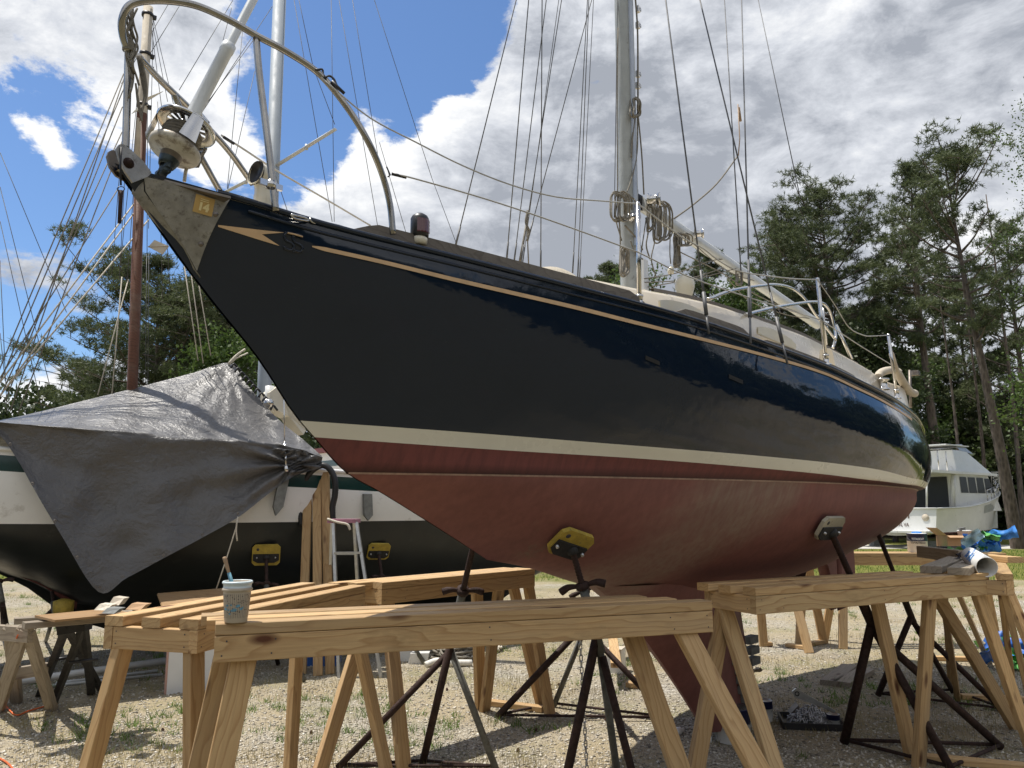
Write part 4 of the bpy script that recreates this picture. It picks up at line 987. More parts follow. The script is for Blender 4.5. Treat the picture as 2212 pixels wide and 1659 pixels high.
for (xb, yb, xt, yt, b, rr) in ((983, 535, 1115, 0, -.45, .004), (1094, 567, 1142, 0, -.62, .0045), (1110, 570, 1180, 0, -.66, .004), (1124, 575, 1213, 0, -.7, .004), (1128, 575, 1207, 0, -.7, .003), (1140, 520, 1278, 0, -.72, .004),
                        (1168, 585, 1171, 0, -.72, .0045), (1237, 590, 1269, 0, -.82, .004), (1248, 600, 1272, 0, -.85, .004), (1252, 600, 1282, 0, -.85, .003), (1327, 470, 1334, 0, .0, .003)):
    p = kp(xb, yb, b); q = kp(xt, yt, b*.5); m = MB(); m.tube([p, p + (q-p)*1.7], rr*.85, 6)
    m.tube([p, ln(p, q, .08)], rr*1.5, 6); m.build('stay', M_['wire'], boat)
m = MB(); m.tube(crom([kp(1140, 455, -.7), kp(1136, 480, -.7), kp(1143, 500, -.7), (kp(1139, 520, -.7))], 4), .009, 6); m.tube([kp(1140, 470, -.7), kp(1120, 580, -.7)], .009, 6); m.tube([kp(1138, 480, -.7), kp(1142, 575, -.7)], .005, 6); m.build('furled_halyard', M_['rope_grey'], boat)
m = MB(); m.tube([kp(1596, 232, .3), kp(1600, 262, .3)], [.009, .009], 8); m.tube([kp(1594, 225, .3), kp(1598, 300, .3), kp(1595, 335, .3)], .004, 6); m.build('line_block', M_['brush_wood'], boat)

# dodger bows
hp_ = MB(); tubepx([(1529, 647, .62), (1580, 628, .62), (1644, 617, .60), (1679, 615, .58), (1713, 624, .56), (1741, 648, .55), (1762, 680, .55), (1785, 708, .56), (1806, 735, .58)], .010, None, '', m=hp_); hp_.build('dodger_bow', M_['stainless'], boat)
hp_ = MB(); tubepx([(1610, 680, .62), (1660, 667, .60), (1713, 657, .58), (1755, 652, .56), (1779, 656, .55), (1794, 676, .55), (1803, 711, .56), (1805, 730, .57), (1799, 752, .58)], .011, None, '', m=hp_); hp_.build('dodger_bow', M_['stainless'], boat)
m = MB(); m.tube([kp(1806, 702, .6), kp(1840, 776, .66)], .012, 8); m.tube([kp(1778, 665, .5), kp(1786, 745, .5)], .007, 8); m.build('dodger_brace', M_['stainless'], boat)
# rolled canvas, cockpit winch and stern gear
m = MB(); P = crom([kp(1897, 815, .82), kp(1902, 806, .82), kp(1918, 800, .82), (kp(1934, 800, .82)), kp(1943, 806, .84)], 5); m.tube(P, .030, 10)
m.tube(crom([kp(1921, 738, .86), kp(1926, 765, .86), kp(1937, 800, .84), kp(1952, 828, .82), kp(1966, 846, .80), kp(1976, 850, .78)], 6), [.012]*6 + [.020]*8 + [.033]*17, 12); m.build('rolled_canvas', M_['canvas_beige'], boat)
winch(kp(1908, 842, .85), (0, 0, 1), .045, boat)
m = MB(); m.tube([kp(1965, 800, .6), kp(1967, 880, .6)], .014, 8); m.box(kp(1976, 806, .6), K.d*.04, K.n*.04, (0, 0, .022)); m.build('stern_motor_mount', M_['dull_steel'], boat)
m = MB(); m.tube(crom([kp(1893, 812, .8), kp(1885, 812, .8), kp(1878, 818, .8)], 3), .01, 8); m.build('grab_rail', M_['stainless'], boat)
#==PART3==
# ------------------------------------------------------------------ trestles of new lumber
def foot(x1, y1, x2, y2, yf): return gnd(*S(x1 + (x2-x1)*(yf-y1)/(y2-y1), yf))
def V2(p, z): return Vector((p[0], p[1], z))
def trestle(P, Q, wv, z, legs, label, runners=(), rails=(0, .5, 1), ext=None, mat=None, endcap=True, lw=.089, lt=.040):
    """P, Q: near lower corners of the top (world xy), wv: depth towards the back; legs: (along, side, foot point)"""
    mat = mat or LUM; P, Q = Vector((P[0], P[1], 0)), Vector((Q[0], Q[1], 0)); d = (Q-P); L = d.length; d.normalize(); n = Vector((-d.y, d.x, 0))
    if n.dot(Vector((wv[0], wv[1], 0))) < 0: n = -n
    w = Vector((wv[0], wv[1], 0)).dot(n); t = thing('trestle', P + d*L/2 + n*w/2, label, 'sawhorse', 'new lumber trestles under and around the sailboat')
    up = Vector((0, 0, 1)); zr = z - lt
    for k, f in enumerate(rails):
        e0, e1 = (ext[k] if ext else (0, 0)); c = n*(lw/2 + (w-lw)*f)
        board('top_rail', P + d*e0 + c + up*(z-lt/2), Q + d*e1 + c + up*(z-lt/2), lw, lt, mat, t)
    for f in (0, 1):
        c = n*(lt/2 + (w-lt)*f) + up*(zr - .002 - lw/2); board('side_board', P + c, Q + c, lt, lw, mat if f else (LUMD if 'bark' in label else mat), t)
    if endcap:
        for e in (lt/2+.003, L-lt/2-.003):
            c = d*e + up*(zr-.002-lw/2); board('end_board', P + c + n*(lt+.002), P + c + n*(w-lt-.002), lt, lw, mat, t)
    for (al, sd, ft) in legs:
        tp = P + d*(L*al) + n*((lt + .022) if sd == 0 else (w - lt - .022)) + up*(zr-.03); ft = Vector((ft[0], ft[1], 0)); ax = (ft - tp).normalized()
        board('leg', tp, ft + ax*0.0, lt, lw, LUMD if (sd == 2) else mat, t, up=(d - ax*d.dot(ax)))
    nm = MB()
    for f in (0, 1):
        o_ = n*((-.001) if f == 0 else (w+.001))
        for e in (.03, .20, L*.5, L-.20, L-.03):
            for zz in (.02, .068):
                c = P + d*(e + .01*math.sin(e*9+zz*50)) + o_ + up*(zr - zz); nm.poly([c + d*(.0032*math.cos(q)) + up*(.0032*math.sin(q)) for q in [i_*.785 for i_ in range(8)]])
    for e in (-.001, L+.001):
        for q1 in (.06, w-.06):
            for zz in (.02, .068):
                c = P + d*(e + (.003-.001) * (1 if e < 0 else -1)*0) + n*q1 + up*(zr-zz); nm.poly([c + n*(.0032*math.cos(q)) + up*(.0032*math.sin(q)) for q in [i_*.785 for i_ in range(8)]])
    nm.build('nail_heads', M_['print_dark'], t, kind='stuff')
    for a, b in runners: board('foot_board', Vector((*a[:2], .024)), Vector((*b[:2], .024)), .075, .038, mat, t)
    return t
k_ = .833
TA = trestle((-1.03, 2.87), (.868, 3.567), (-.115, .315), 1.10,
        [(.93, 0, foot(2730, 2485, 3000, 3024, 3560)), (.86, 1, foot(2580, 2495, 2700, 2970, 3420)), (.055, 0, foot(948, 2607, 862, 3024, 3820)), (.03, 1, foot(885, 2610, 790, 3024, 3600))],
        'long pine sawhorse table nearest the camera, holding the paint cup', ext=((0, 0), (-.03, -.10), (-.05, -.18)))
TB = trestle(tuple(gnd(*S(782, 2440), 1.06))[:2], tuple(gnd(*S(1440, 2304), 1.06))[:2], (-.43, .13), 1.06,
        [(.04, 1, foot(452, 2572, 340, 3024, 3560)), (.04, 0, foot(753, 2560, 757, 3024, 3570)), (.96, 1, foot(1186, 2585, 1145, 3024, 3093)), (.95, 0, foot(1430, 2570, 1520, 3024, 3085))],
        'pine sawhorse table at left with three spaced rails, end board facing the camera', ext=((0, 0), (0, .03), (0, .06)))
TC = trestle((-.79, 4.98), (.17, 6.10), (-.2, .18), 1.05,
        [(.08, 1, foot(1345, 2576, 1262, 3024, 3040)), (.06, 0, foot(1550, 2560, 1590, 3024, 3040)), (.72, 1, gnd(*S(1892, 2790))), (.78, 0, gnd(*S(1908, 2800))), (.98, 1, gnd(*S(2133, 2785))), (.99, 0, gnd(*S(2166, 2815)))],
        'pine sawhorse table behind the front one, beneath the turn of the red hull', runners=[(gnd(*S(1905, 2775)), gnd(*S(2140, 2805)))], ext=((0, 0), (-.12, .0), (-.2, -.05)))
TD = trestle((1.225, 4.13), (2.955, 5.07), (-.2, .32), 1.10,
        [(.03, 2, foot(3050, 2425, 3105, 3024, 3270)), (.05, 1, foot(2830, 2400, 2735, 3024, 3250)), (.66, 1, gnd(*S(3592, 2990))), (.75, 0, gnd(*S(3617, 3020))), (.97, 0, foot(3870, 2400, 4010, 2800, 2960)), (.93, 1, foot(3840, 2400, 3958, 2740, 2870))],
        'pine sawhorse table at right in front of the stern, its near leg dark with bark', runners=[(gnd(*S(3640, 3000)), gnd(*S(4060, 3040)))], ext=((0, 0), (-.03, -.22), (-.05, -.32)))
TE = trestle((3.05, 4.98), (3.98, 6.62), (-.42, .2), 1.10,
        [(.05, 0, foot(3950, 2420, 4032, 2700, 2900)), (.12, 1, gnd(*S(3772, 2755))), (.5, 1, gnd(*S(3742, 2690))), (.93, 0, foot(3990, 2300, 4060, 2560, 2640)), (.9, 1, gnd(*S(3890, 2600))), (.35, 0, foot(3905, 2440, 3990, 2760, 2800))],
        'pine sawhorse table at the right edge, running away beside the printed cup', runners=[(gnd(*S(3785, 2755)), gnd(*S(4032, 2765))), (gnd(*S(3640, 2600)), gnd(*S(3880, 2605)))], rails=(0, .55, 1), ext=((0, 0), (.1, -.6), (.25, -.2)))
F0 = at(*S(2960, 2196), 9.0); F1 = at(*S(3214, 2194), 9.0)
TF = trestle((F0.x, F0.y), (F1.x, F1.y), (0, .28), F1.z,
        [(.1, 0, gnd(*S(3008, 2546))), (.55, 0, gnd(*S(3187, 2572))), (.9, 1, gnd(*S(3148, 2548))), (.97, 1, gnd(*S(3244, 2534)))],
        'sunlit pine sawhorse far behind the propeller and keel', runners=[(gnd(*S(3100, 2548)), gnd(*S(3180, 2560))), (gnd(*S(3190, 2545)), gnd(*S(3250, 2532))), (gnd(*S(3005, 2545)), gnd(*S(3040, 2545)))])
G0 = at(*S(3300, 2178), 9.0); G1 = at(*S(3962, 2178), 9.0)
TG = trestle((G0.x, 9.0), (G1.x, 9.0), (0, .34), G1.z,
        [(.04, 0, (G0.x-.05, 8.9)), (.06, 1, (G0.x-.02, 9.5)), (.95, 0, (G1.x+.12, 8.85)), (.93, 1, (G1.x+.1, 9.5))],
        'pine sawhorse table beyond the stern carrying the white bucket and carton', ext=((0, 0), (.02, 0), (.05, -.05)))
# loose timbers laid on the right-hand tables
b_ = gnd(*S(3640, 2243), 1.10); c_ = gnd(*S(3760, 2205), 1.10)
def loose(x1, y1, x2, y2, z, w, t, mat, label, grp='loose boards on the tables'): 
    p = gnd(*S(x1, y1), z+t/2); q = gnd(*S(x2, y2), z+t/2); return board('plank', p, q, w, t, mat, None, label=label, cat='plank', group=grp)
loose(3665, 2243, 3775, 2200, 1.102, .12, .042, LUMG, 'weathered grey board laid across the right sawhorse table left of the cup')
loose(3775, 2250, 3850, 2206, 1.102, .12, .042, LUMG, 'short board angled beneath the lying printed cup')
loose(3622, 2172, 3790, 2192, 1.102, .05, .09, LUMG, 'weathered beam on edge at the far side of the right sawhorse table')
loose(3800, 2185, 4000, 2205, 1.102, .12, .042, LUM, 'pale board crossing the right table behind the printed cup')
for i, (x1, y1, x2, y2) in enumerate(((3262, 2690, 3345, 2625), (3312, 2695, 3412, 2640))):
    p = gnd(*S(x1, y1), .022); q = gnd(*S(x2, y2), .022)
    board('plank', p, q, .14, .044, LUMG, None, label=('left plank of the pair lying on the gravel behind the stern stands', 'right plank of the pair lying on the gravel behind the stern stands')[i], cat='plank', group='planks on the gravel')

# ------------------------------------------------------------------ boat stands
def stand(top, hub, feet, label, padmat=None, mat='rust', mat2='rust_grey', padn=None, r=.024, handle=True, rods=((0, 1), (1, 2), (2, 0)), pads=(.16, .12), padup=None, hf=.45, group='jack stands holding up the navy sailboat', hang=0.6):
    top, hub = Vector(top), Vector(hub); ctr = sum((Vector((f[0], f[1], 0)) for f in feet), Vector())/len(feet)
    t = thing('jack_stand', ctr, label, 'boat stand', group); ax = (top-hub).normalized()
    hpnt = ln(hub, top, hf)
    m = MB(); m.tube([hub - ax*.10, hpnt], r*1.15, 10); m.build('post', M_[mat2], t)
    P = []; Rr = []; k = 0; Ls = (top-hpnt).length; n = max(8, int(Ls/.008))
    for i in range(n+1): P.append(ln(hpnt, top, i/n)); Rr.append(r*(.80 if i % 2 else .68))
    m = MB(); m.tube(P, Rr, 10); m.build('screw', M_[mat], t)
    if handle:
        hd = Vector((math.cos(hang), math.sin(hang), 0)); hd = (hd - ax*hd.dot(ax)).normalized(); m = MB()
        m.lathe(hpnt - ax*.02, ax, [(r*.9, 0), (r*1.7, .006), (r*1.7, .03), (r*.9, .036)], 12)
        m.tube(crom([hpnt + hd*.02, hpnt + hd*.07 + ax*.004, hpnt + hd*.11 - ax*.012], 3), [.011, .012, .014, .016, .018, .019, .019], 10); m.tube(crom([hpnt - hd*.02, hpnt - hd*.07 + ax*.004, hpnt - hd*.11 - ax*.012], 3), [.011, .012, .014, .016, .018, .019, .019], 10)
        m.build('handle', M_[mat], t)
    for i, f in enumerate(feet):
        m = MB(); m.tube([hub - ax*(.02+.05*i) , Vector((f[0], f[1], .015))], r*(.95 if i else 1.1), 10); m.build('leg', M_[mat2 if i % 2 else mat], t)
    for a, b in rods:
        m = MB(); m.tube([Vector((feet[a][0], feet[a][1], .03)), Vector((feet[b][0], feet[b][1], .03))], r*.45, 8); m.build('ground_rod', M_[mat], t)
    if padmat:
        N = Vector(padn).normalized(); U = Vector(padup) if padup else Vector((0, 0, 1)); U = (U - N*U.dot(N)).normalized(); Sx = U.cross(N); hw, hh = pads
        c = top + N*.0
        def pl(pts, off, th, mt, nm, par):
            m = MB(); m.prism([c + Sx*x + U*y + N*off for x, y in pts], N*th, 0); return m.build(nm, mt, par)
        ch = .028; pad = pl([(-hw, -hh+ch), (-hw+ch, -hh), (hw-ch, -hh), (hw, -hh+ch), (hw, hh-ch), (hw-ch, hh), (-hw+ch, hh), (-hw, hh-ch)], -.02, .022, M_[padmat], 'pad', t)
        pl([(-hw+.01, -.05), (-hw*.6, -.075), (hw*.6, -.075), (hw-.01, -.05), (hw-.01, .012), (-hw+.01, .012)], -.030, .010, M_['pad_black'], 'pad_plate', pad)
        m = MB(); m.lathe(top - ax*.06, ax, [(r*.8, 0), (r*1.35, .004), (r*1.35, .035), (r*1.0, .04)], 12); m.build('swivel', M_['pad_black'], t)
        for e in (-1, 1):
            m = MB(); m.lathe(c + Sx*(.085*e) - U*.02 - N*.044, N, [(0, 0), (.008, .001), (.008, .014)], 8); m.build('bolt', M_['aluminium'], pad)
        m = MB(); m.lathe(c + Sx*(hw*.6) + U*(hh*.55) - N*.0215, N, [(.0, 0), (.013, 0), (.013, .002)], 12); m.build('grip_hole', M_['print_dark'], pad)
    return t
def nrm_at(s, z, sg=1):
    a = hp(s-.05, z, 0, sg); b = hp(s+.05, z, 0, sg); c = hp(s, z-.05, 0, sg); d = hp(s, z+.05, 0, sg); n = (b-a).cross(d-c).normalized()
    return n if n.dot(K.n*sg) > 0 else -n
p1 = hpx(*S(2238, 2120), .0); v = p1-K.P; n1 = nrm_at(v.dot(K.d), p1.z)
stand(p1 + n1*.024, at(*S(2345, 2490), 3.93), [gnd(*S(2190, 3260)), gnd(*S(2450, 3200)), gnd(*S(2560, 3330))], 'rusty jack stand under the red bow, square yellow pad with a black band', 'pad_yellow', padn=-n1, pads=(.105, .082), padup=(.35, 0, 1), hf=.52, hang=2.9, r=.020)
hb = K.w(-2.25, -.30, 1.36)
stand(hb, at(*S(1778, 2520), 4.75), [gnd(*S(1664, 3016)), gnd(*S(1953, 3040)), gnd(*S(1330, 3034))], 'grey jack stand on the far side of the bow, between front and rear trestles', None, hf=.50, hang=.2, r=.021)
stand(K.w(-1.0, -.5, 1.2), at(*S(2305, 2450), 6.1), [gnd(*S(1957, 2832)), gnd(*S(2182, 2785)), gnd(*S(2645, 2842))], 'rusty jack stand on the far side of the keel, low rods on the gravel', None, hf=.5, r=.022)
p2 = hpx(*S(3250, 2065), .0); v = p2-K.P; n2 = nrm_at(v.dot(K.d), p2.z)
stand(p2 + n2*.024, at(*S(3428, 2445), 5.12), [gnd(*S(3325, 2932)), gnd(*S(3745, 3040)), gnd(*S(3942, 2952))], 'dark rusty jack stand under the aft quarter with a pale worn pad', 'pad_white', padn=-n2, pads=(.125, .075), padup=(0, 0, 1), hf=.35, handle=False, r=.026, mat2='rust')
p3 = at(*S(3452, 2088), 5.95)
stand(p3, at(*S(3585, 2420), 6.45), [gnd(*S(3458, 2745)), gnd(*S(3752, 2730)), gnd(*S(3952, 2806))], 'dark jack stand furthest aft, crank handle above the trestle, against the stern', None, hf=.45, hang=2.6, r=.022, mat2='rust')
# chain hanging between stands
def link_mesh(l, w, r):
    m = MB(); P = []
    for k in range(14):
        a = 6.283*k/14; P.append(Vector((math.cos(a)*w, 0, math.sin(a)*w + (l if math.sin(a) > 0 else -l))))
    m.tube(P, r, 6, closed=True); return m.mesh('chain_link', M_['chain_metal'])
lm = link_mesh(.009, .0075, .0028); x0, y0 = S(2281, 2500); c0 = at(x0, y0, 4.1); ch = thing('hanging_chain', (c0.x, c0.y, 0), 'rusty steel chain hanging straight down behind the front trestle', 'chain')
for k in range(34):
    o = bpy.data.objects.new('chain_link', lm); COL.objects.link(o); o.parent = ch; o.location = (k*.0012, 0, c0.z + .06 - k*.0285); o.rotation_euler = (0, 0, 1.57*(k % 2)+.3)

# ------------------------------------------------------------------ things on the tables
cb = gnd(*S(928, 2450), 1.101); cup = thing('paint_cup', cb, 'measuring cup of paint standing on the nearest sawhorse, brush inside', 'cup')
m = MB(); m.lathe(cb, (0, 0, 1), [(0, .001), (.0375, .001), (.039, .004), (.047, .104), (.047, .108), (.052, .110), (.052, .116), (.048, .120, 1), (.048, .132, 1), (.052, .134, 1), (.052, .140, 1), (.049, .143, 1), (.047, .141), (.036, .012), (0, .010)], 40); m.build('cup_body', [M_['cup'], simple('cup_rim', (.58, .66, .68), .35, var=.08, scale=30)], cup)
m = MB()
for k in range(44):
    a = 6.283*k/44
    for z0, z1 in ((.018, .10),):
        e = lambda z: Vector((math.cos(a)*(.0385+.0085*z/.104+.0006), math.sin(a)*(.0385+.0085*z/.104+.0006), z)); tg = Vector((-math.sin(a), math.cos(a), 0))*.0004
        m.poly([cb+e(z0)-tg, cb+e(z0)+tg, cb+e(z1)+tg, cb+e(z1)-tg])
    for j in range(5):
        if random.random() < .75:
            z = random.uniform(.03, .098); tg = Vector((-math.sin(a), math.cos(a), 0))*.0018; m.poly([cb+e(z)-tg, cb+e(z)+tg, cb+e(z+.0022)+tg, cb+e(z+.0022)-tg])
m.build('measuring_marks', M_['print_dark'], cup, kind='stuff')
m = MB()
for k in range(14):
    a = -1.6 + random.gauss(0, .35); z = .045 + random.gauss(0, .010); r_ = .0385+.0085*z/.104+.0004; s_ = random.uniform(.003, .007)
    c = cb + Vector((math.cos(a)*r_, math.sin(a)*r_, z)); tg = Vector((-math.sin(a), math.cos(a), 0)); m.poly([c + tg*(s_*math.cos(q)) + Vector((0, 0, s_*.7*math.sin(q))) for q in [i*.785 for i in range(8)]])
m.build('paint_splash', M_['blue_paint'], cup, kind='stuff')
br = thing('paint_brush', cb + Vector((0, 0, .02)), 'worn paint brush with wooden handle leaning inside the cup', 'brush')
q0 = at(*S(911, 2290), cb.y+.01); q1 = at(*S(883, 2192), cb.y+.015); dq = q1-q0
m = MB(); m.tube(crom([q0 + dq*.35, q0 + dq*.55, q0 + dq*.8, q1 - dq*.03, q1], 4), [.0085]*4 + [.010]*4 + [.0115]*4 + [.010, .009, .007, .004, .001], 12, flat=.6); m.build('brush_handle', M_['brush_wood'], br)
m = MB(); m.tube([q0 - dq*.7, q0 - dq*.1, q0 + dq*.35], [.009, .0095, .0085], 12, flat=.7); m.build('brush_ferrule', M_['blue_paint'], br)

def can(name, base, r, h, label, body, band, bandh, cat='can', group=None, lid='tin', bail=True):
    t = thing(name, base, label, cat, group); m = MB()
    m.lathe(base, (0, 0, 1), [(0, .002), (r*.96, .002), (r, .006), (r, h*(1-bandh), 0), (r*1.001, h*(1-bandh), 1), (r*1.001, h, 1), (r*1.04, h, 1), (r*1.04, h*1.02, 1), (r*.97, h*1.02, 1)], 32); m.build('can_body', [M_[body], M_[band]], t)
    m = MB(); m.lathe(base, (0, 0, 1), [(r*.97, h*1.02), (r*.9, h*.985), (r*.85, h*1.0), (0, h*1.0)], 32); m.build('lid', M_[lid], t)
    if bail:
        m = MB(); m.tube(crom([base + Vector((r*1.04*math.cos(a), -r*1.04*abs(math.sin(a))*.9, h*.8 - abs(math.sin(a))*h*.35)) for a in [i*math.pi/8 for i in range(9)]], 2), .0022, 6); m.build('bail', M_['wire'], t)
    return t
tb = at(*S(3614, 2162), 9.16); t = can('paint_bucket', Vector((tb.x, tb.y, G1.z)), .105, .205, 'white and navy paint bucket with lettering on the far trestle', 'label_white', 'label_navy', .38, 'bucket', lid='label_white')
bc = wloc(t); fr = Vector((-.385, -.923, 0)).normalized(); rt = Vector((.923, -.385, 0))
txt('TOTALBOAT', .032, bc + fr*.1075 + Vector((0, 0, .15)), rt, (0, 0, 1), M_['label_white'], t, width=.125, bold=.001); txt('TOTALTREAD', .028, bc + fr*.108 + Vector((0, 0, .108)), rt, (0, 0, 1), M_['print_dark'], t, width=.15, bold=.0008)
m = MB(); m.lathe(bc + Vector((0, 0, .212)), (0, 0, 1), [(0, 0), (.05, 0), (.055, .012), (.03, .018), (0, .02)], 16); m.build('paint_cloth', M_['work_glove_blue'], t)
# green lidded tub, carton, glove box, rags
gb = Vector((at(*S(3692, 2160), 9.14).x, 9.14, G1.z)); t = thing('plastic_tub', gb, 'clear shallow tub with green lid between bucket and carton', 'tub')
m = MB(); m.box(gb + Vector((0, 0, .02)), (.078, 0, 0), (0, .05, 0), (0, 0, .02)); m.build('tub_body', M_['glove_pale'], t); m = MB(); m.box(gb + Vector((0, 0, .045)), (.085, 0, 0), (0, .056, 0), (0, 0, .005)); m.build('lid', M_['label_green'], t)
cbx = Vector((at(*S(3775, 2160), 9.2).x, 9.2, G1.z)); t = thing('cardboard_box', cbx, 'open brown cardboard carton with one flap up on the far trestle', 'box')
m = MB(); w_, d_, h_ = .18, .12, .185; z3 = Vector((0, 0, 1))
for sx_, sy_ in ((1, 0), (-1, 0), (0, 1), (0, -1)):
    c = cbx + Vector((sx_*w_, sy_*d_, h_/2)); m.box(c, Vector((.003 if sx_ else w_, 0, 0)), Vector((0, .003 if sy_ else d_, 0)), z3*h_/2)
m.box(cbx + z3*.004, (w_, 0, 0), (0, d_, 0), z3*.003); m.build('carton_wall', M_['cardboard'], t)
for (a, b, c, d) in (((-w_, -d_), (-w_, d_), (-.11, .0), .085), ((-w_, -d_), (w_, -d_), (0, -.05), -.02), ((w_, -d_), (w_, d_), (.07, 0), -.02)):
    p, q = cbx + Vector((*a, h_)), cbx + Vector((*b, h_)); o_ = Vector((c[0], c[1], d)); m = MB(); m.prism([p, q, q+o_, p+o_], Vector((0, 0, .003))); m.build('flap', M_['cardboard'], t)
wt_ = cbx + Vector((.09, .02, .14)); t = thing('white_tub', wt_, 'white plastic tub with grey lid sticking out of the carton', 'tub')
m = MB(); m.lathe(wt_, (0, 0, 1), [(0, 0), (.062, 0), (.070, .09), (.074, .092), (.074, .102), (.06, .104), (0, .104)], 24); m.build('tub_body', M_['label_white'], t); m = MB(); m.box(wt_ + Vector((-.04, -.03, .115)), (.03, 0, .004), (0, .02, 0), (0, 0, .018)); m.build('grey_cap', M_['shim_grey'], t)
E1z = 1.10
gx = gnd(*S(3755, 2178), 1.10); t = thing('glove_box', gx, 'flat black and grey printed box before the carton', 'box')
m = MB(); m.box(gx + Vector((0, .03, .03)), (.105, -.01, 0), (.004, .05, 0), (0, 0, .028)); m.build('box_body', M_['black_plastic'], t)
m = MB(); m.box(gx + Vector((.03, -.023, .034)), (.07, -.0066, 0), (0, .001, 0), (0, 0, .017)); m.build('box_label', M_['shim_grey'], t); txt('BLACK NITRIL', .018, gx + Vector((.03, -.027, .04)), (1, -.095, 0), (0, 0, 1), M_['label_white'], t, width=.10)
# printed measuring cup on its side
a_ = gnd(*S(3815, 2195), 1.17); b2_ = gnd(*S(3878, 2238), 1.15); axc = Vector((.10, -.62, -.25)).normalized()
pc = at(*S(3822, 2190), 5.35); qc = at(*S(3884, 2232), 5.05); axc = (qc-pc).normalized(); t = thing('printed_cup', (pc+qc)/2, 'white measuring cup with blue printing tipped on its side', 'cup')
Lc = (qc-pc).length; m = MB(); m.lathe(pc - axc*.02, axc, [(0, 0), (.050, 0), (.054, .006), (.062, Lc+.03), (.058, Lc+.03), (.048, .01)], 36); m.build('cup_body', M_['label_white'], t)
tocam = (O0 - pc).normalized(); nn = (tocam - axc*tocam.dot(axc)).normalized(); sd_ = axc.cross(nn)
mid = (pc+qc)/2 + nn*.0605
txt('TOTALBOAT', .036, mid + sd_*-.012 + axc*.01 - nn*.0006, sd_, -axc, M_['label_blue'], t, width=.088, bold=.002); txt('QUART', .022, mid - axc*.065 - sd_*.0 - nn*.003, sd_, -axc, M_['label_blue'], t, width=.05, bold=.0012); txt('LITER', .022, mid - axc*.042 - nn*.003, sd_, -axc, M_['label_blue'], t, width=.05, bold=.0012)
m = MB(); m.poly([mid + sd_*-.03 + axc*.04, mid + sd_*.03 + axc*.04, mid + sd_*.035 + axc*.055, mid + sd_*-.02 + axc*.055]); m.build('boat_mark', M_['label_blue'], t)
def crumple(c, rx, ry, rz, n, mats, seed, name, label, cat, amp=.5):
    rp = random.Random(seed); t = thing(name, c, label, cat)
    for k in range(n):
        m = MB(); cc = Vector(c) + Vector((rp.gauss(0, rx*.45), rp.gauss(0, ry*.45), abs(rp.gauss(rz*.45, rz*.3)))); u = Vector((rp.gauss(0, 1), rp.gauss(0, 1), rp.gauss(0, .7))).normalized(); v = u.cross(Vector((rp.gauss(0, 1), rp.gauss(0, 1), rp.gauss(0, 1)))).normalized(); w = u.cross(v); sz = rx*rp.uniform(.35, .7); rows = []
        sd = rp.uniform(0, 50)
        for i in range(9):
            row = []
            for j in range(7):
                a = (i/8-.5)*2; b = (j/6-.5)*2; h = mnoise.noise(Vector((a*1.4+sd, b*1.4, sd)))*1.3; p = cc + u*(a*sz) + v*(b*sz*.5) + w*(h*sz*amp); p.z = max(p.z, c[2]+.004); row.append(p)
            rows.append(row)
        m.grid(rows); m.build('fold', M_[mats[k % len(mats)]], t)
    return t
rg = gnd(*S(3868, 2170), 1.14); crumple((rg.x, rg.y, 1.13), .15, .13, .17, 26, ['work_glove_blue', 'work_glove_blue', 'work_glove_blue', 'glove_pale', 'work_glove_blue', 'bag_green'], 3, 'glove_heap', 'heap of blue and green rubber gloves on the right table', 'gloves', .7)
rg = gnd(*S(3805, 2200), 1.145); crumple((rg.x, rg.y, 1.145), .09, .06, .03, 5, ['dark_cloth'], 5, 'dark_rag', 'dark crumpled rag between glove box and printed cup', 'rag')
rg = gnd(*S(4000, 2630), 0); crumple((rg.x, rg.y, 0), .24, .2, .22, 14, ['work_glove_blue', 'blue_plastic', 'bag_green'], 8, 'plastic_bag', 'crumpled blue and green plastic on the gravel at right edge', 'bag', .6)

# ------------------------------------------------------------------ under the keel
def canpx(x, y, w, h, label, body='label_white', band='label_navy', bh=.35, **k):
    b = gnd(*S(x, y)); r = w/2*b.y*1.03/3144; return can('paint_can', b, r, h*b.y*1.0/3144, label, body, band, bh, 'paint can', 'paint cans under the keel', **k)
canpx(2888, 2918, 125, 120, 'large paint can with dripped rim beside the keel foot', bh=.42)
canpx(2950, 2852, 78, 110, 'dark banded paint can behind the dripped one'); canpx(3012, 2838, 58, 72, 'small dark paint can right of the keel, lid on'); canpx(3283, 2868, 46, 50, 'smallest paint can beside the chain heap')
b = gnd(*S(2940, 2760)); crumple((b.x, b.y, .16), .13, .1, .09, 8, ['tarp_bag'], 12, 'canvas_bag', 'crumpled tan bag lying on the cans behind the keel', 'bag', .5)
b = gnd(*S(3195, 2855)); t = thing('chain_heap', b, 'heap of galvanised chain in a black tray under the stern', 'chain')
m = MB(); tw = Vector((.20, -.03, 0)); td = Vector((.03, .15, 0)); m.box(b + Vector((0, 0, .008)), tw, td, (0, 0, .006)); 
for e, f in ((tw, td), (-tw, td), (td, tw), (-td, tw)): m.box(b + e + Vector((0, 0, .025)), f, e.normalized()*.006, (0, 0, .022))
m.build('tray', M_['black_plastic'], t)
lb = link_mesh(.013, .011, .0045); V0 = np.array([v.co[:] for v in lb.vertices]); F0_ = np.array([p.vertices[:] for p in lb.polygons]); NL = 260; VV = []; FF = []
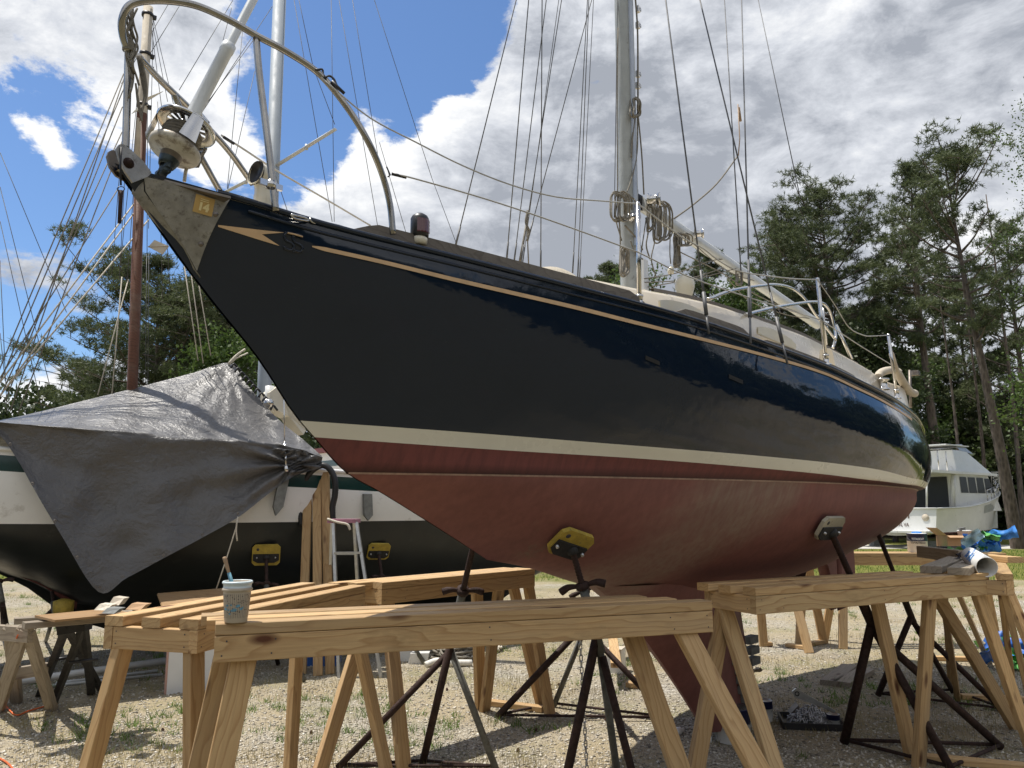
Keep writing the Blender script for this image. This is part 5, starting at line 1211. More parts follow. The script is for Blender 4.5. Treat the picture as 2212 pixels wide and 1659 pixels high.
for k in range(NL):
    e = Matrix.Rotation(random.uniform(0, 6.28), 3, 'Z') @ Matrix.Rotation(random.uniform(0, 3.1), 3, 'X'); rr = random.random()**.5; a = random.uniform(0, 6.28)
    p = np.array([b.x + rr*.15*math.cos(a), b.y + rr*.11*math.sin(a), .03 + (1-rr)*.10*random.random()**.5]); VV.append(V0 @ np.array(e).T + p); FF.append(F0_ + k*len(V0))
npobj('heaped_links', npmesh('heaped_links', np.concatenate(VV), np.concatenate(FF), 4, M_['chain_metal'], smooth=True), parent=t, kind='stuff')
p = gnd(*S(3133, 2728), .17); q = gnd(*S(3286, 2800), .05); t = thing('anchor', p, 'grey plough anchor shank with eye lying over the chain', 'anchor'); d = (q-p).normalized(); sN = d.cross(Vector((0, 0, 1))).normalized(); uN = sN.cross(d)
m = MB(); m.prism([p - d*.03 + uN*.0, p - d*.015 + uN*.03, p + d*.03 + uN*.028, q + uN*.008, q - uN*.008, p + d*.04 - uN*.025, p - uN*.03], sN*.018); m.build('shank', M_['aluminium'], t); m = MB(); m.lathe(p + d*.005 + sN*.02, sN, [(.011, 0), (.017, .0), (.017, .004), (.011, .004)], 14); m.build('shank_eye', M_['black_metal'], t)
m = MB(); c = p + d*.02 - uN*.06; m.prism([c, c + d*.06 - uN*.05, c - uN*.11 + d*.02, c - uN*.08 - d*.03], sN*.10); m.build('fluke', M_['dull_steel'], t)
for i, (x, y) in enumerate(((2652, 2895), (2793, 2922))):
    b = gnd(*S(x, y)); m = MB(); m.lathe(b + Vector((0, 0, .025 if i == 0 else 0)), (1, .3, 0) if i == 0 else (0, 0, 1), [(0, 0), (.024, 0), (.026, .05), (.012, .065), (.012, .08), (0, .08)] if i == 0 else [(0, 0), (.017, 0), (.018, .03), (.010, .04), (0, .045)], 14)
    m.build('bottle', M_['label_white'], label=('small white bottle lying in the shade left of the keel', 'tiny white jar on the gravel before the large paint can')[i], cat='bottle')

# ------------------------------------------------------------------ ground clutter behind the trestles
b = gnd(*S(2432, 2652)); t = thing('white_box', b, 'whitish carton standing on the gravel behind the stands', 'box')
m = MB(); m.box(b + Vector((0, .08, .105)), (.065, -.02, 0), (.03, .08, 0), (0, 0, .105)); m.build('carton_wall', M_['white_gelcoat'], t)
m = MB(); m.box(b + Vector((.0, .08, .212)), (.068, -.021, 0), (.031, .083, 0), (0, 0, .003)); m.build('lid', M_['canvas_beige'], t)
rp = random.Random(11)
def ropeheap(x0, x1, y, label, n, mat, seed, hh=.22):
    rp = random.Random(seed); c = gnd(*S((x0+x1)/2, y)); wd = (gnd(*S(x1, y))-gnd(*S(x0, y))).length/2; pts = []
    a = 0
    for k in range(n):
        a += rp.uniform(.5, 1.1); rr = rp.uniform(.35, 1); cx_ = rp.uniform(-.55, .55)*wd
        pts.append(Vector((c.x + cx_*.6 + math.cos(a)*rr*wd*.45, c.y + .25 + math.sin(a)*rr*.28, .02 + hh*(1-rr)*rp.random() + .03*rp.random())))
    m = MB(); m.tube(crom(pts, 6), .013, 6); return m.build('rope_heap', M_[mat], label=label, cat='rope')
ropeheap(1640, 1950, 2610, 'big tangled heap of grey dock rope in the shade', 150, 'rope_grey', 2, .36); ropeheap(1900, 2010, 2575, 'smaller loop of pale rope right of the big rope heap', 24, 'rope_pale', 5, .06)
b = gnd(*S(1740, 2628)); m = MB(); m.tube(crom([b + Vector((-.16, 0, .02)), b + Vector((-.05, .05, .05)), b + Vector((.1, .02, .04)), b + Vector((.28, .06, .03))], 5), .03, 10); m.build('fender', M_['rope_white'], label='white sausage fender lying in front of the rope heap', cat='fender')
for i, (x, y) in enumerate(((1610, 2600), (1650, 2610))):
    b = gnd(*S(x, y)); m = MB(); m.box(b + Vector((0, 0, .07-.02*i)), (.09, .01, 0), (0, .06, 0), (.01, 0, .07-.02*i)); m.build('concrete_block', M_['white_gelcoat'], label=('upper pale block left of the rope heap', 'lower pale block touching the rope heap')[i], cat='block')
for i, (x1, y1, x2, y2, z) in enumerate(((2420, 2560, 2560, 2500, .30), (2410, 2520, 2425, 2690, .2), (2500, 2640, 2585, 2660, .03), (2470, 2668, 2590, 2690, .03))):
    p = gnd(*S(x1, y1+40)); q = gnd(*S(x2, y2+40)); p.z = q.z = z
    board('plank', p, q + Vector((.02, .1, 0)), .09, .04, LUM, None, label=('raised sunlit board seen through behind the keel', 'short upright-looking board behind the jack stand leg', 'offcut on the gravel behind the keel, farther one', 'offcut on the gravel behind the keel, nearer one')[i], cat='plank', group='offcuts behind the keel')

# ladder
t = thing('step_ladder', (-1.62, 7.7, 0), 'aluminium step ladder with pinkish top standing by the dark hull', 'ladder')
A, B_, C_, D_ = at(*S(1313, 2056), 7.62), at(*S(1404, 2056), 7.62), at(*S(1308, 2056), 7.8), at(*S(1395, 2056), 7.8)
fA, fB = gnd(*S(1335, 2668)), gnd(*S(1500, 2668)); fC, fD = gnd(*S(1290, 2615)), gnd(*S(1425, 2615))
for p, q in ((A, fA), (B_, fB), (C_, fC), (D_, fD)):
    m = MB(); d = (q-p).normalized(); m.box((p+q)/2, d*((q-p).length/2), Vector((.013, 0, 0)), d.cross(Vector((1, 0, 0))).normalized()*.026); m.build('rail', M_['aluminium'], t)
m = MB(); c = (A+B_+C_+D_)/4 + Vector((0, 0, .012)); m.box(c, ((B_-A)/2) + Vector((.025, 0, 0)), Vector((0, .12, 0)), (0, 0, .018)); m.build('ladder_top', M_['pink_plastic'], t)
for k in range(1, 5):
    f = k*.205; p, q = ln(A, fA, f), ln(B_, fB, f); m = MB(); m.box((p+q)/2, (q-p)/2, Vector((0, .04, 0)), (0, 0, .009)); m.build('step', M_['aluminium'], t)
for k in (.22, .6):
    p, q = ln(C_, fC, k), ln(D_, fD, k); m = MB(); m.box((p+q)/2, (q-p)/2, Vector((0, .01, 0)), (0, 0, .012)); m.build('brace', M_['aluminium'], t)
p = A + Vector((0, -.03, .0)); m = MB(); m.tube(crom([p + Vector((-.05, 0, .03)), p + Vector((.05, -.02, .0)), p + Vector((.14, -.02, -.02)), p + Vector((.17, -.02, -.07))], 5), .012, 6); m.build('rope_end', M_['rope_pale'], label='short pale rope end draped over the ladder top', cat='rope')
# planks leaning on the dark hull, hose
for i, (xt, yt, xb, yb) in enumerate(((1216, 1846, 1188, 2655), (1248, 1850, 1252, 2662), (1280, 1846, 1300, 2655))):
    q = gnd(*S(xb, yb)); p = at(*S(xt, yt), 8.15); board('plank', q, p, .082, .04, LUM, None, up=(0, -1, .1), label=('left of three long pine planks leaning on the dark hull', 'middle of three long pine planks leaning on the dark hull', 'right of three long pine planks leaning on the dark hull')[i], cat='plank', group='three planks leaning upright')
def C4b(x, y): return S(1000+x/1.383, 1300+y/1.383)
m = MB(); hz = [(262, 1062), (248, 990), (247, 920), (262, 850), (298, 785), (340, 748), (375, 736), (408, 752), (432, 790), (443, 840), (440, 905), (428, 960), (428, 1030)]
P = crom([at(*C4b(x, y), 8.02) for x, y in hz], 10); m.tube(P, [.030 + (.0018 if i % 2 else 0) for i in range(len(P))], 10); m.build('corrugated_hose', M_['hose_black'], label='thick black corrugated hose arched over the three planks', cat='hose')
# white board leaning, pipes, ply, blue tub
b0 = gnd(*S(655, 2735)); b1 = gnd(*S(850, 2712)); hgt = 0.62; t = thing('white_board', (b0+b1)/2, 'white painted foam board standing upright behind the left trestle', 'board')
m = MB(); dd = (b1-b0); nb = Vector((-dd.y, dd.x, 0)).normalized(); m.box((b0+b1)/2 + Vector((0, 0, hgt/2)) - nb*.0, dd/2, nb*.004, Vector((0, 0, hgt/2))); m.build('white_face', M_['white_paint_board'], t)
m = MB(); m.box((b0+b1)/2 + Vector((0, 0, hgt/2)) + nb*.026 - dd.normalized()*.012, dd/2, nb*.02, Vector((0, 0, hgt/2))); m.build('foam_core', M_['pink_foam'], t)
m = MB(); m.tube([at(*S(-40, 2700), 6.3), at(*S(650, 2602), 7.4)], .030, 12)
o = m.build('grey_pipe', M_['pvc_grey'], label='long grey plastic pipe lying under the dark hull', cat='pipe')
for i, (x1, y1, x2, y2) in enumerate(((150, 2705, 640, 2655), (220, 2690, 620, 2640))):
    m = MB(); m.tube([gnd(*S(x1, y1), .02), gnd(*S(x2, y2), .02)], .012, 8); m.build('thin_pipe', M_['pvc_grey'], label=('thin pipe on the ground nearer the camera below grey pipe', 'thin pipe on the ground just behind the other thin pipe')[i], cat='pipe')
m = MB(); b = gnd(*S(1240, 2640)); m.box(b + Vector((0, .3, .12)), (.16, 0, 0), (0, .1, 0), (0, 0, .12)); m.build('blue_tub', M_['blue_plastic'], label='dark blue plastic tub behind the foot of the planks', cat='tub')
# small old sawhorse, far left
def simple_horse(L0, L1, z, name, label, mat, feet, w=.09):
    t = thing(name, ((L0+L1)/2 - Vector((0, 0, z))), label, 'sawhorse')
    board('top_beam', L0, L1, .045, .10, mat, t)
    for (a, f) in feet: 
        tp = ln(L0, L1, a); board('leg', tp + Vector((0, 0, .03)), f, .045, .085, mat, t, up=(L1-L0))
    return t
hz = .66; L1 = gnd(*S(120, 2500), hz); L0 = L1 + Vector((-.9, .35, 0)); 
t = simple_horse(L0, L1, hz, 'old_sawhorse', 'small old wooden sawhorse with a cross brace at far left', LUMG, [(.93, gnd(*S(-10, 2800))), (.97, gnd(*S(205, 2795))), (.8, gnd(*S(65, 2765))), (.05, gnd(*S(-260, 2760))), (.1, gnd(*S(-200, 2680)))])
board('cross_brace', gnd(*S(45, 2655), .32), gnd(*S(185, 2632), .32), .04, .085, LUMG, t)
# black folding sawhorse
t = thing('folding_sawhorse', gnd(*S(270, 2760)), 'black metal folding sawhorse carrying boards near the left edge', 'sawhorse')
hb_ = .70; tA = gnd(*S(262, 2470), hb_); tB = gnd(*S(330, 2460), hb_)
for (tp, fx, fy) in ((tA, 155, 2740), (tB, 210, 2770), (tA, 400, 2720), (tB, 360, 2735), ):
    f = gnd(*S(fx, fy)); m = MB(); d = (f-tp).normalized(); m.box((tp+f)/2, d*((f-tp).length/2), Vector((.020, 0, 0)), Vector((0, .028, 0))); m.build('leg', M_['black_metal'], t)
for y_, x1, x2 in ((2588, 215, 305), (2600, 270, 385)):
    m = MB(); m.tube([gnd(*S(x1, y_+10), .40), gnd(*S(x2, y_-5), .40)], .011, 8); m.build('stretcher', M_['black_metal'], t)
m = MB(); m.box((tA+tB)/2 + Vector((0, 0, .0)), (tB-tA)*.8, Vector((0, .05, 0)), (0, 0, .04)); m.build('head', M_['black_metal'], t)
for i, (x1, y1, x2, y2, w) in enumerate(((55, 2445, 520, 2415, .09), (92, 2463, 480, 2430, .09))):
    p = gnd(*S(x1, y1), .76); q = gnd(*S(x2, y2), .76); board('plank', p, q, w, .04, LUMG, None, label=('rear board resting on the black folding sawhorse', 'front board resting on the black folding sawhorse')[i], cat='plank', group='boards on the folding sawhorse')
p = gnd(*S(175, 2436), .80); q = gnd(*S(470, 2408), .80); board('plywood_sheet', p, q, .34, .014, PLY, None, label='rough-edged plywood piece lying on the two boards at left', cat='plywood')
for i, (x, y, w, h, mt) in enumerate(((400, 2402, .10, .035, 'rope_pale'), (452, 2382, .09, .05, 'canvas_beige'), (430, 2415, .10, .03, 'shim_grey'), (530, 2400, .12, .035, 'cardboard'))):
    c = gnd(*S(x, y), .84); m = MB(); m.prism([c + Vector((-w/2, 0, 0)), c + Vector((w*.4, -.02, 0)), c + Vector((w/2, .03, h*.8)), c + Vector((-w*.3, .03, h))], (0, .08, 0)); m.build('offcut', M_[mt], label=('pale wood chip on the plywood beside the tool', 'broken pale wood scrap rightmost on plywood', 'grey tool lying on the plywood edge', 'brown block at the right end of the clutter')[i], cat='scrap')
p = gnd(*S(615, 2412), .62); m = MB(); c0_, c1_ = at(*S(618, 2342), 7.0), at(*S(900, 2320), 7.3); c2_, c3_ = at(*S(905, 2400), 6.9), at(*S(640, 2402), 6.7)
m.prism([c0_, c1_, c2_, c3_], (0, .012, .012)); m.build('plywood_sheet', PLY, label='reddish plywood panel propped behind the cup under dark hull', cat='plywood')
c = gnd(*S(320, 2372), .5); crumple((c.x, c.y+.4, .55), .30, .1, .14, 6, ['tarp_bag'], 21, 'drop_cloth', 'stained tan drop cloth hung below the tarp corner', 'cloth', .4)
m = MB(); b = at(*S(250, 2380), 7.2); m.lathe(b - Vector((0, 0, .09)), (0, 0, 1), [(0, 0), (.08, 0), (.085, .12), (.02, .14), (0, .14)], 16); m.build('yellow_jug', M_['pad_yellow'], label='yellow jug under the dark hull at left', cat='jug')
m = MB(); m.tube(crom([gnd(*S(-10, 2985), .01), gnd(*S(10, 2992), .01), gnd(*S(35, 3010), .01), gnd(*S(60, 3040), .01)], 5), .006, 6); m.tube(crom([gnd(*S(15, 2770), .01), gnd(*S(60, 2815), .01), gnd(*S(110, 2800), .01), gnd(*S(180, 2780), .01)], 5), .006, 6)
m.tube(crom([gnd(*S(70, 2500), .67), gnd(*S(45, 2560), .5), gnd(*S(15, 2640), .2), gnd(*S(0, 2690), .02)], 5), .005, 6); m.build('orange_cord', M_['orange_cord'], label='orange extension cord trailing past the old sawhorse', cat='cord', kind='stuff')
#==PART4==
# ------------------------------------------------------------------ dark-hulled neighbour under its grey tarp
K2 = Frame((-2.76, 9.14, 0), 40)
def k2(x, y, b=0.0): return K2.on(x*SV, y*SV, b)
nb = thing('covered_boat', K2.w(0, 0, 0), 'black and white hulled boat with green bands, its deck tented under a grey tarp', 'boat')
h2b = pchip([-6, -5, -4, -3, -2, -1, 0, 1, 2, 3.4, 4.6], [.02, .38, .72, .98, 1.17, 1.28, 1.33, 1.34, 1.30, 1.12, .8])
h2z = pchip([-6, -4, -2, 0, 1, 3, 4.6], [2.25, 2.05, 1.93, 1.86, 1.83, 1.82, 1.86])
kz = []
for (x, y) in ((-200, 2170), (0, 2252), (176, 2317), (240, 2368)): s, z = K2.sz(x*SV, y*SV, 0); kz.append((s, z))
print('keel2', kz)
kprof = pchip([-6.0] + [k[0] for k in kz] + [kz[-1][0]+1.6, 2.2, 3.6, 4.6], [2.0] + [k[1] for k in kz] + [.42, .36, .5, 1.1])
m = MB(); rows2 = []; mats2 = []
Zs = [('sheer', 0, 1.0), ('g1', -.035, 1.0), ('g2', -.17, 1.0), ('w', None, .985), ('b1', None, .90)]
cols = []
for i in range(61):
    s = -6 + 10.6*i/60; b = h2b(s); zs = h2z(s); kzv = kprof(s); wl_ = 1.36 + .012*max(0, -s-2)
    wl_ = min(wl_, zs-.22); c = [(b, zs), (b*1.0, zs-.04), (b*1.01, zs-.17), (b*1.0, (zs-.17+wl_)/2), (b*.97, wl_)]
    low = max(kzv, .1)
    for k in range(1, 8):
        ph = math.pi/2*k/7; c.append((b*.97*math.cos(ph)**.9 if k < 7 else .06, wl_ + (low-wl_)*math.sin(ph)**1.15))
    c.append((.05, low - .02 - .3*max(0, min(1, (s+2.5)/1.5))*max(0, min(1, (4-s)/1))))
    cols.append((s, c))
nr = len(cols[0][1]); mt = [0, 1, 2, 2] + [3]*8
for sg in (1, -1):
    m.grid([[K2.w(s, sg*c[v][0], c[v][1]) for s, c in cols] for v in range(nr)], mt, flip=sg < 0)
m.poly([K2.w(cols[-1][0], sg*c[0], c[1]) for sg, cc3 in ((1, cols[-1][1]), (-1, cols[-1][1][::-1])) for c in cc3], 3)
m.build('hull', [M_['white_gelcoat'], M_['hull_green'], M_['white_gelcoat'], M_['hull_black_green']], nb)
m = MB()
for sg in (1, -1): m.tube([K2.w(s, sg*h2b(s), h2z(s)+.012) for s in [-5.9+10.4*i/40 for i in range(41)]], .035, 8, flat=.6)
m.build('cap_rail', M_['white_gelcoat'], nb)
m = MB(); m.grid([[K2.w(-5.9+10.4*i/30, h2b(-5.9+10.4*i/30)*u, h2z(-5.9+10.4*i/30)-.02) for u in (1, 0, -1)] for i in range(31)]); m.build('deck', M_['cream_gelcoat'], nb)
m = MB()
ft = [k2(x, y, .32) for x, y in ((-60, 2180), (60, 2262), (176, 2312), (300, 2400))]; m.grid([[p + Vector((0, 0, .16)) - K2.n*-.05 for p in ft], ft], sm=True); m.build('red_forefoot_paint', M_['hull_red'], nb)
m = MB(); c = K2.w(2.2, 0, 1.82); m.box(c + Vector((0, 0, .16)), K2.d*1.5, K2.n*.72, (0, 0, .17)); m.build('cabin', M_['white_gelcoat'], nb)
m = MB(); m.box(c + Vector((0, 0, .20)), K2.d*1.502, K2.n*.724, (0, 0, .035)); m.build('cabin_stripe', M_['hull_green'], nb)
m = MB(); m.box(c + Vector((0, 0, .36)), K2.d*1.55, K2.n*.78, (0, 0, .028)); m.build('cabin_roof', M_['maroon'], nb)
for (x, y, x2, y2, b) in ((1125, 1860, 1087, 2030, 1.40), (1449, 1945, 1451, 2050, 1.38)):
    a, e = k2(x, y, b), k2(x2, y2, b); m = MB(); m.prism([a - K2.d*.05, a + K2.d*.05, ln(a, e, .8) + K2.d*.055, e + K2.d*.0, ln(a, e, .8) - K2.d*.045], -K2.n*.03); m.build('hanging_board', M_['shim_grey'], nb)
# grey tarp
ridge = [(-120, 1672, 0), (0, 1655, 0), (150, 1622, 0), (300, 1585, 0), (450, 1548, 0), (600, 1510, 0), (760, 1468, 0), (902, 1429, 0), (965, 1505, .25), (1058, 1612, .55), (1120, 1672, .8), (1190, 1728, 1.05), (1268, 1796, 1.3)]
fold = [(-120, 1655, .75), (-10, 1661, .85), (110, 1675, .95), (230, 1688, 1.03), (350, 1701, 1.10), (475, 1714, 1.16), (610, 1728, 1.22), (746, 1741, 1.27), (880, 1752, 1.31), (1000, 1761, 1.34), (1100, 1768, 1.36), (1190, 1776, 1.37), (1270, 1800, 1.38)]
low = [(-130, 1690, .90), (-20, 1700, .95), (60, 1797, 1.18), (150, 1955, 1.30), (240, 2105, 1.36), (386, 2330, 1.42), (500, 2275, 1.44), (650, 2195, 1.46), (800, 2115, 1.47), (939, 2036, 1.48), (1050, 1950, 1.48), (1150, 1880, 1.46), (1262, 1842, 1.44)]
def dens_(L, n=6): return crom([Vector(p) for p in L], n)
rd_, fd_, ld_ = dens_(ridge), dens_(fold), dens_(low)
gather = Vector((1160, 1830)); peak = Vector((905, 1430))
rows = []; NU = 26
for part, A, B in ((0, rd_, fd_), (1, fd_, ld_)):
    for j in range(NU + (1 if part else 0)):
        f = j/NU; row = []
        for i in range(len(A)):
            a, b = A[i], B[i]; x, y, bb = ln(a.x, b.x, f), ln(a.y, b.y, f), ln(a.z, b.z, f)
            g = (Vector((x, y))-gather); r = g.length; ang = math.atan2(g.y, g.x); am = math.exp(-(r/260)**2)
            dsp = .055*am*math.sin(ang*13 + 2*mnoise.noise(Vector((ang*3, r*.006, 0)))) if part else .02*am*math.sin(ang*9)
            gp = Vector((x, y))-peak; rp_ = gp.length; angp = math.atan2(gp.y, gp.x); dsp += .030*math.exp(-(rp_/230)**2)*math.sin(angp*17)*min(1, rp_/50)
            dsp += .035*mnoise.noise(Vector((x*.006, y*.009, part*3))) + .014*mnoise.noise(Vector((x*.022 + y*.01, y*.03, 5)))
            if not part: y = y + (1.0-abs(2*f-1))*10*mnoise.noise(Vector((x*.01, 0, 2))) + math.sin(math.pi*f)*9
            if part: dsp += -.03*math.sin(math.pi*f) + .05*mnoise.noise(Vector(((x+y)*.004, (x-y)*.0016, 9))) + .022*math.sin((x*.8+y)*.021 + 3*mnoise.noise(Vector((x*.003, y*.003, 1))))*math.sin(math.pi*min(1, f*1.2))
            p = k2(x, y, bb + dsp + .02)
            if part or f > .7:
                for _ in range(3):
                    v = p - K2.P; need = h2b(v.dot(K2.d)) + .075 + max(-.03, dsp)
                    if v.dot(K2.n) < need and p.z < h2z(v.dot(K2.d)) + .25: p = k2(x, y, need)
            row.append(p)
        rows.append(row)
m = MB(); m.grid(rows); rows_ = rows
tp = m.build('tarp', M_['tarp'], org=K2.w(0, 0, 0), label='shiny grey tarp tented over the black and white boat, its corner hanging low', cat='tarp')
# far half of the tent so it is not open behind
m = MB(); m.grid([[p for p in rows[0][:43]], [K2.w((p-K2.P).dot(K2.d), -1.2, 2.1) for p in rows[0][:43]]], flip=True); m.build('far_side', M_['tarp'], tp)
for (x, y) in ((34, 1757), (122, 1912), (210, 2060), (298, 2203), (388, 2320), (481, 2279), (644, 2194), (797, 2112), (937, 2030)):
    c = k2(x + (6 if x < 390 else 0), y-8, 1.53); m = MB(); P = [c + K2.d*(.009*math.cos(a)) + Vector((0, 0, .009*math.sin(a))) for a in [i*.524 for i in range(12)]]; m.tube(P, .003, 6, closed=True); m.build('grommet', M_['dull_steel'], tp)
m = MB(); m.tube([k2(937, 2034, 1.53), k2(930, 2075, 1.53), k2(885, 2220, 1.53), k2(848, 2330, 1.53)], .006, 6); m.tube(crom([k2(933, 2050, 1.54), k2(930, 2090, 1.54), k2(934, 2130, 1.54)], 4), .007, 6); m.build('tie_cord', M_['rope_pale'], tp)
m = MB(); m.tube(crom([k2(900, 1432, .05), k2(930, 1400, .05), k2(965, 1375, .05)], 4), .014, 6); m.tube([k2(900, 1436, .05), k2(930, 1410, .05), k2(975, 1390, .0)], .01, 6); m.build('ridge_rope', M_['rope_pale'], tp)
# scalloped lacing down the right edge
m = MB()
for k in range(11):
    f = k/10; x, y = 915 + 155*f, 1452 + 165*f; c = k2(x+5, y-2, .28+.3*f); m.tube(crom([c + K2.d*.05, c + Vector((0, 0, .05)), c - K2.d*.03], 3), .012, 6)
m.build('edge_lacing', M_['hose_black'], tp)
m = MB(); m.tube([k2(1118, 1540, 1.36), k2(1120, 1745, 1.36)], .006, 6); m.tube([k2(1121, 1745, 1.36), k2(1127, 1850, 1.42)], .014, 8); m.tube([k2(1125, 1835, 1.44), k2(1128, 1860, 1.44)], .022, 8); m.build('turnbuckle', M_['stainless'], nb)
# masts and spars of the covered boat
def mast2(x1, y1, x2, y2, rr, mat, name, b=0.0, ext=0.0):
    p, q = k2(x1, y1, b), k2(x2, y2, b); q = q + (q-p)*ext; m = MB(); m.tube([p - Vector((0, 0, .6)), p, q], rr, 16); return m.build(name, M_[mat] if isinstance(mat, str) else mat, nb), p, q
_, wp, wq = mast2(520, 1545, 559, 448, .052, MASTW, 'wooden_mast'); mast2(559, 448, 584, 28, .050, 'canvas_beige', 'mast_head', ext=-.0)
_, gp_, gq_ = mast2(1038, 1600, 1101, -10, .078, 'grey_mast_paint', 'grey_mast', ext=.25)
c = k2(1072, 662, 0)
for (x, y) in ((889, 755), (1322, 508)):
    e = k2(x, y, (-.9 if x < 1000 else .9)); e = c + (e-c)*1.0; m = MB(); m.tube([c, e], [.03, .026], 8, flat=.5); m.lathe(ln(c, e, .55), (0, 0, 1), [(0, -.03), (.02, -.03), (.02, .03), (0, .03)], 10); m.build('spreader', M_['alloy_white'], nb)
m = MB(); cs = k2(565, 408, 0); a1, a2 = k2(516, 450, .0), k2(641, 362, 0); m.prism([cs + Vector((-.04, 0, -.03)), a2, cs + Vector((0, 0, .05))], K2.n*.03); m.prism([cs + Vector((.04, 0, -.03)), a1, cs + Vector((0, 0, .03))], K2.n*.03); m.build('mast_bracket', M_['ivory_gelcoat'], nb)
for y in (60, 215, 262, 415):
    f = (448-y)/420 if y < 448 else 0; c = k2(ln(559, 583, f), y, 0); m = MB(); m.tube([c + Vector((0, 0, -.015)), c + Vector((0, 0, .02))], .062, 12); m.box(c + K2.d*.07, K2.d*.02, K2.n*.02, (0, 0, .02)); m.build('mast_band', M_['black_metal'], nb)
# small folded radar reflector hung in the rigging
c = k2(617, 975, .2); m = MB(); q = [c + Vector((-.09, 0, .01)), c + Vector((-.03, 0, .085)), c + Vector((.12, 0, .02)), c + Vector((.06, 0, -.07))]; m.prism(q, (0, .02, 0)); m.tube([q[0], q[2]], .008, 6); m.build('flag_plate', M_['canvas_beige'], nb)
m = MB(); q = [k2(1062, 1545, .4), k2(1095, 1520, .4), k2(1150, 1590, .4), k2(1205, 1695, .5), k2(1195, 1712, .5), k2(1140, 1640, .4), k2(1060, 1600, .4)]; m.prism(q, -K2.n*.25); m.build('boom_awning', M_['sail_cloth'], nb)
m = MB(); c = k2(1053, 1588, .62); m.lathe(c, K2.n, [(0, 0), (.05, 0), (.05, .02), (.03, .03), (.045, .06), (.02, .08), (0, .08)], 16); m.build('winch', M_['stainless'], nb)
m = MB(); m.tube([k2(1062, 1520, .3), k2(1060, 1620, .3)], .05, 12); m.build('mast_boot', M_['white_gelcoat'], nb)
# rigging of the covered boat
def lines(L, r, mat, name, b=0.0):
    for (x1, y1, x2, y2) in L:
        p, q = k2(x1, y1, b), k2(x2, y2, b); s_ = (q-p).length; n = max(2, int(s_/1.2)); m = MB(); m.tube([ln(p, q, i/n) for i in range(n+1)], r, 5); m.build(name, M_[mat], nb)
lines([(-30, 1520, 487, 290), (-30, 1575, 492, 338), (20, 1578, 482, 420), (-30, 1628, 480, 520), (-40, 1552, 462, 748), (40, 1620, 505, 260), (70, 1630, 510, 480)], .006, 'rope_grey', 'rigging_rope')
lines([(-30, 1545, 535, 792), (-30, 1600, 545, 815), (-20, 1580, 585, 865)], .008, 'rope_pale', 'rigging_rope')
lines([(0, 600, 262, 1230), (0, 735, 195, 1515), (0, 870, 165, 1610), (0, 1025, 28, 1630), (0, 1310, 20, 1500), (560, 1000, 547, 1505), (548, 1010, 540, 1500), (620, 400, 668, 1110), (622, 430, 640, 1180)], .0035, 'wire', 'stay')
lines([(577, 1000, 573, 1515), (586, 1000, 582, 1515), (582, 60, 579, 1000), (604, 60, 585, 900), (575, 50, 500, 1120), (573, 60, 470, 1080), (590, 60, 640, 450), (596, 70, 660, 400), (600, 60, 690, 440), (570, 60, 540, 500), (565, 90, 520, 700), (500, 300, 440, 1080), (505, 420, 470, 1100)], .0035, 'wire', 'halyard')
lines([(725, 1040, 780, 1420), (745, 1020, 800, 1430), (770, 1040, 830, 1400), (480, 1090, 440, 1560), (505, 1100, 385, 1555)], .006, 'rope_pale', 'halyard')
lines([(663, 15, 478, 330), (705, 25, 560, 262), (917, 0, 705, 355), (912, 30, 830, 340), (960, 70, 895, 742), (1003, 280, 897, 745), (1072, 25, 800, 435), (1003, 150, 790, 440)], .004, 'wire', 'stay', -.3)
lines([(1158, 0, 1308, 873), (1177, 0, 1232, 260), (1232, 262, 1318, 490), (1304, 0, 1316, 873), (1335, 0, 1490, 908), (1388, 0, 1494, 650), (1474, 0, 1700, 700), (1085, 690, 1135, 840), (1700, 700, 1803, 975), (1494, 560, 1604, 935)], .004, 'wire', 'shroud', .4)
# stands of the covered boat
for (x, y, w_, sx_, lab) in ((1053, 2182, .13, 0, 'jack stand with yellow pad against the black hull, left of the planks'), (1492, 2168, .12, .3, 'jack stand with tilted yellow pad against the black hull, right of the ladder')):
    p = k2(x, y, 1.2); nrm = (O0 + Vector((0, 0, -1.2)) - p).normalized() + Vector((0, 0, -.25)) + Vector((sx_, 0, -sx_)); 
    hb_ = Vector((p.x + .12, p.y - .35, .62)); ft = [(hb_.x-.45, hb_.y-.3), (hb_.x+.45, hb_.y-.3), (hb_.x, hb_.y+.45)]
    stand(p - K2.n*.0 + Vector((0, -.04, 0)), hb_, ft, lab, 'pad_yellow', padn=-nrm, pads=(w_, w_*.8), padup=(.1*sx_, 0, 1), hf=.4, group='jack stands under the black boat', r=.022, rods=())
for (x1, y1, x2, y2, lab) in ((178, 2320, 75, 2490, 'thin'), (210, 2330, 190, 2490, 'mid')):
    pass
hbx = at(*S(205, 2330), 7.3); stand(hbx, at(*S(212, 2390), 7.2), [gnd(*S(90, 2520)), gnd(*S(180, 2530)), gnd(*S(232, 2500))], 'rusty jack stand beneath the bow of the black boat, near the left edge', None, hf=.3, handle=False, group='jack stands under the black boat', r=.02, rods=())
hbx = at(*S(-25, 2200), 6.8); stand(hbx, at(*S(0, 2330), 6.7), [gnd(*S(40, 2545)), gnd(*S(-60, 2560)), gnd(*S(10, 2500))], 'grey jack stand cut off by the left edge of the picture', None, hf=.3, handle=True, mat2='rust_grey', group='jack stands under the black boat', r=.02, rods=())

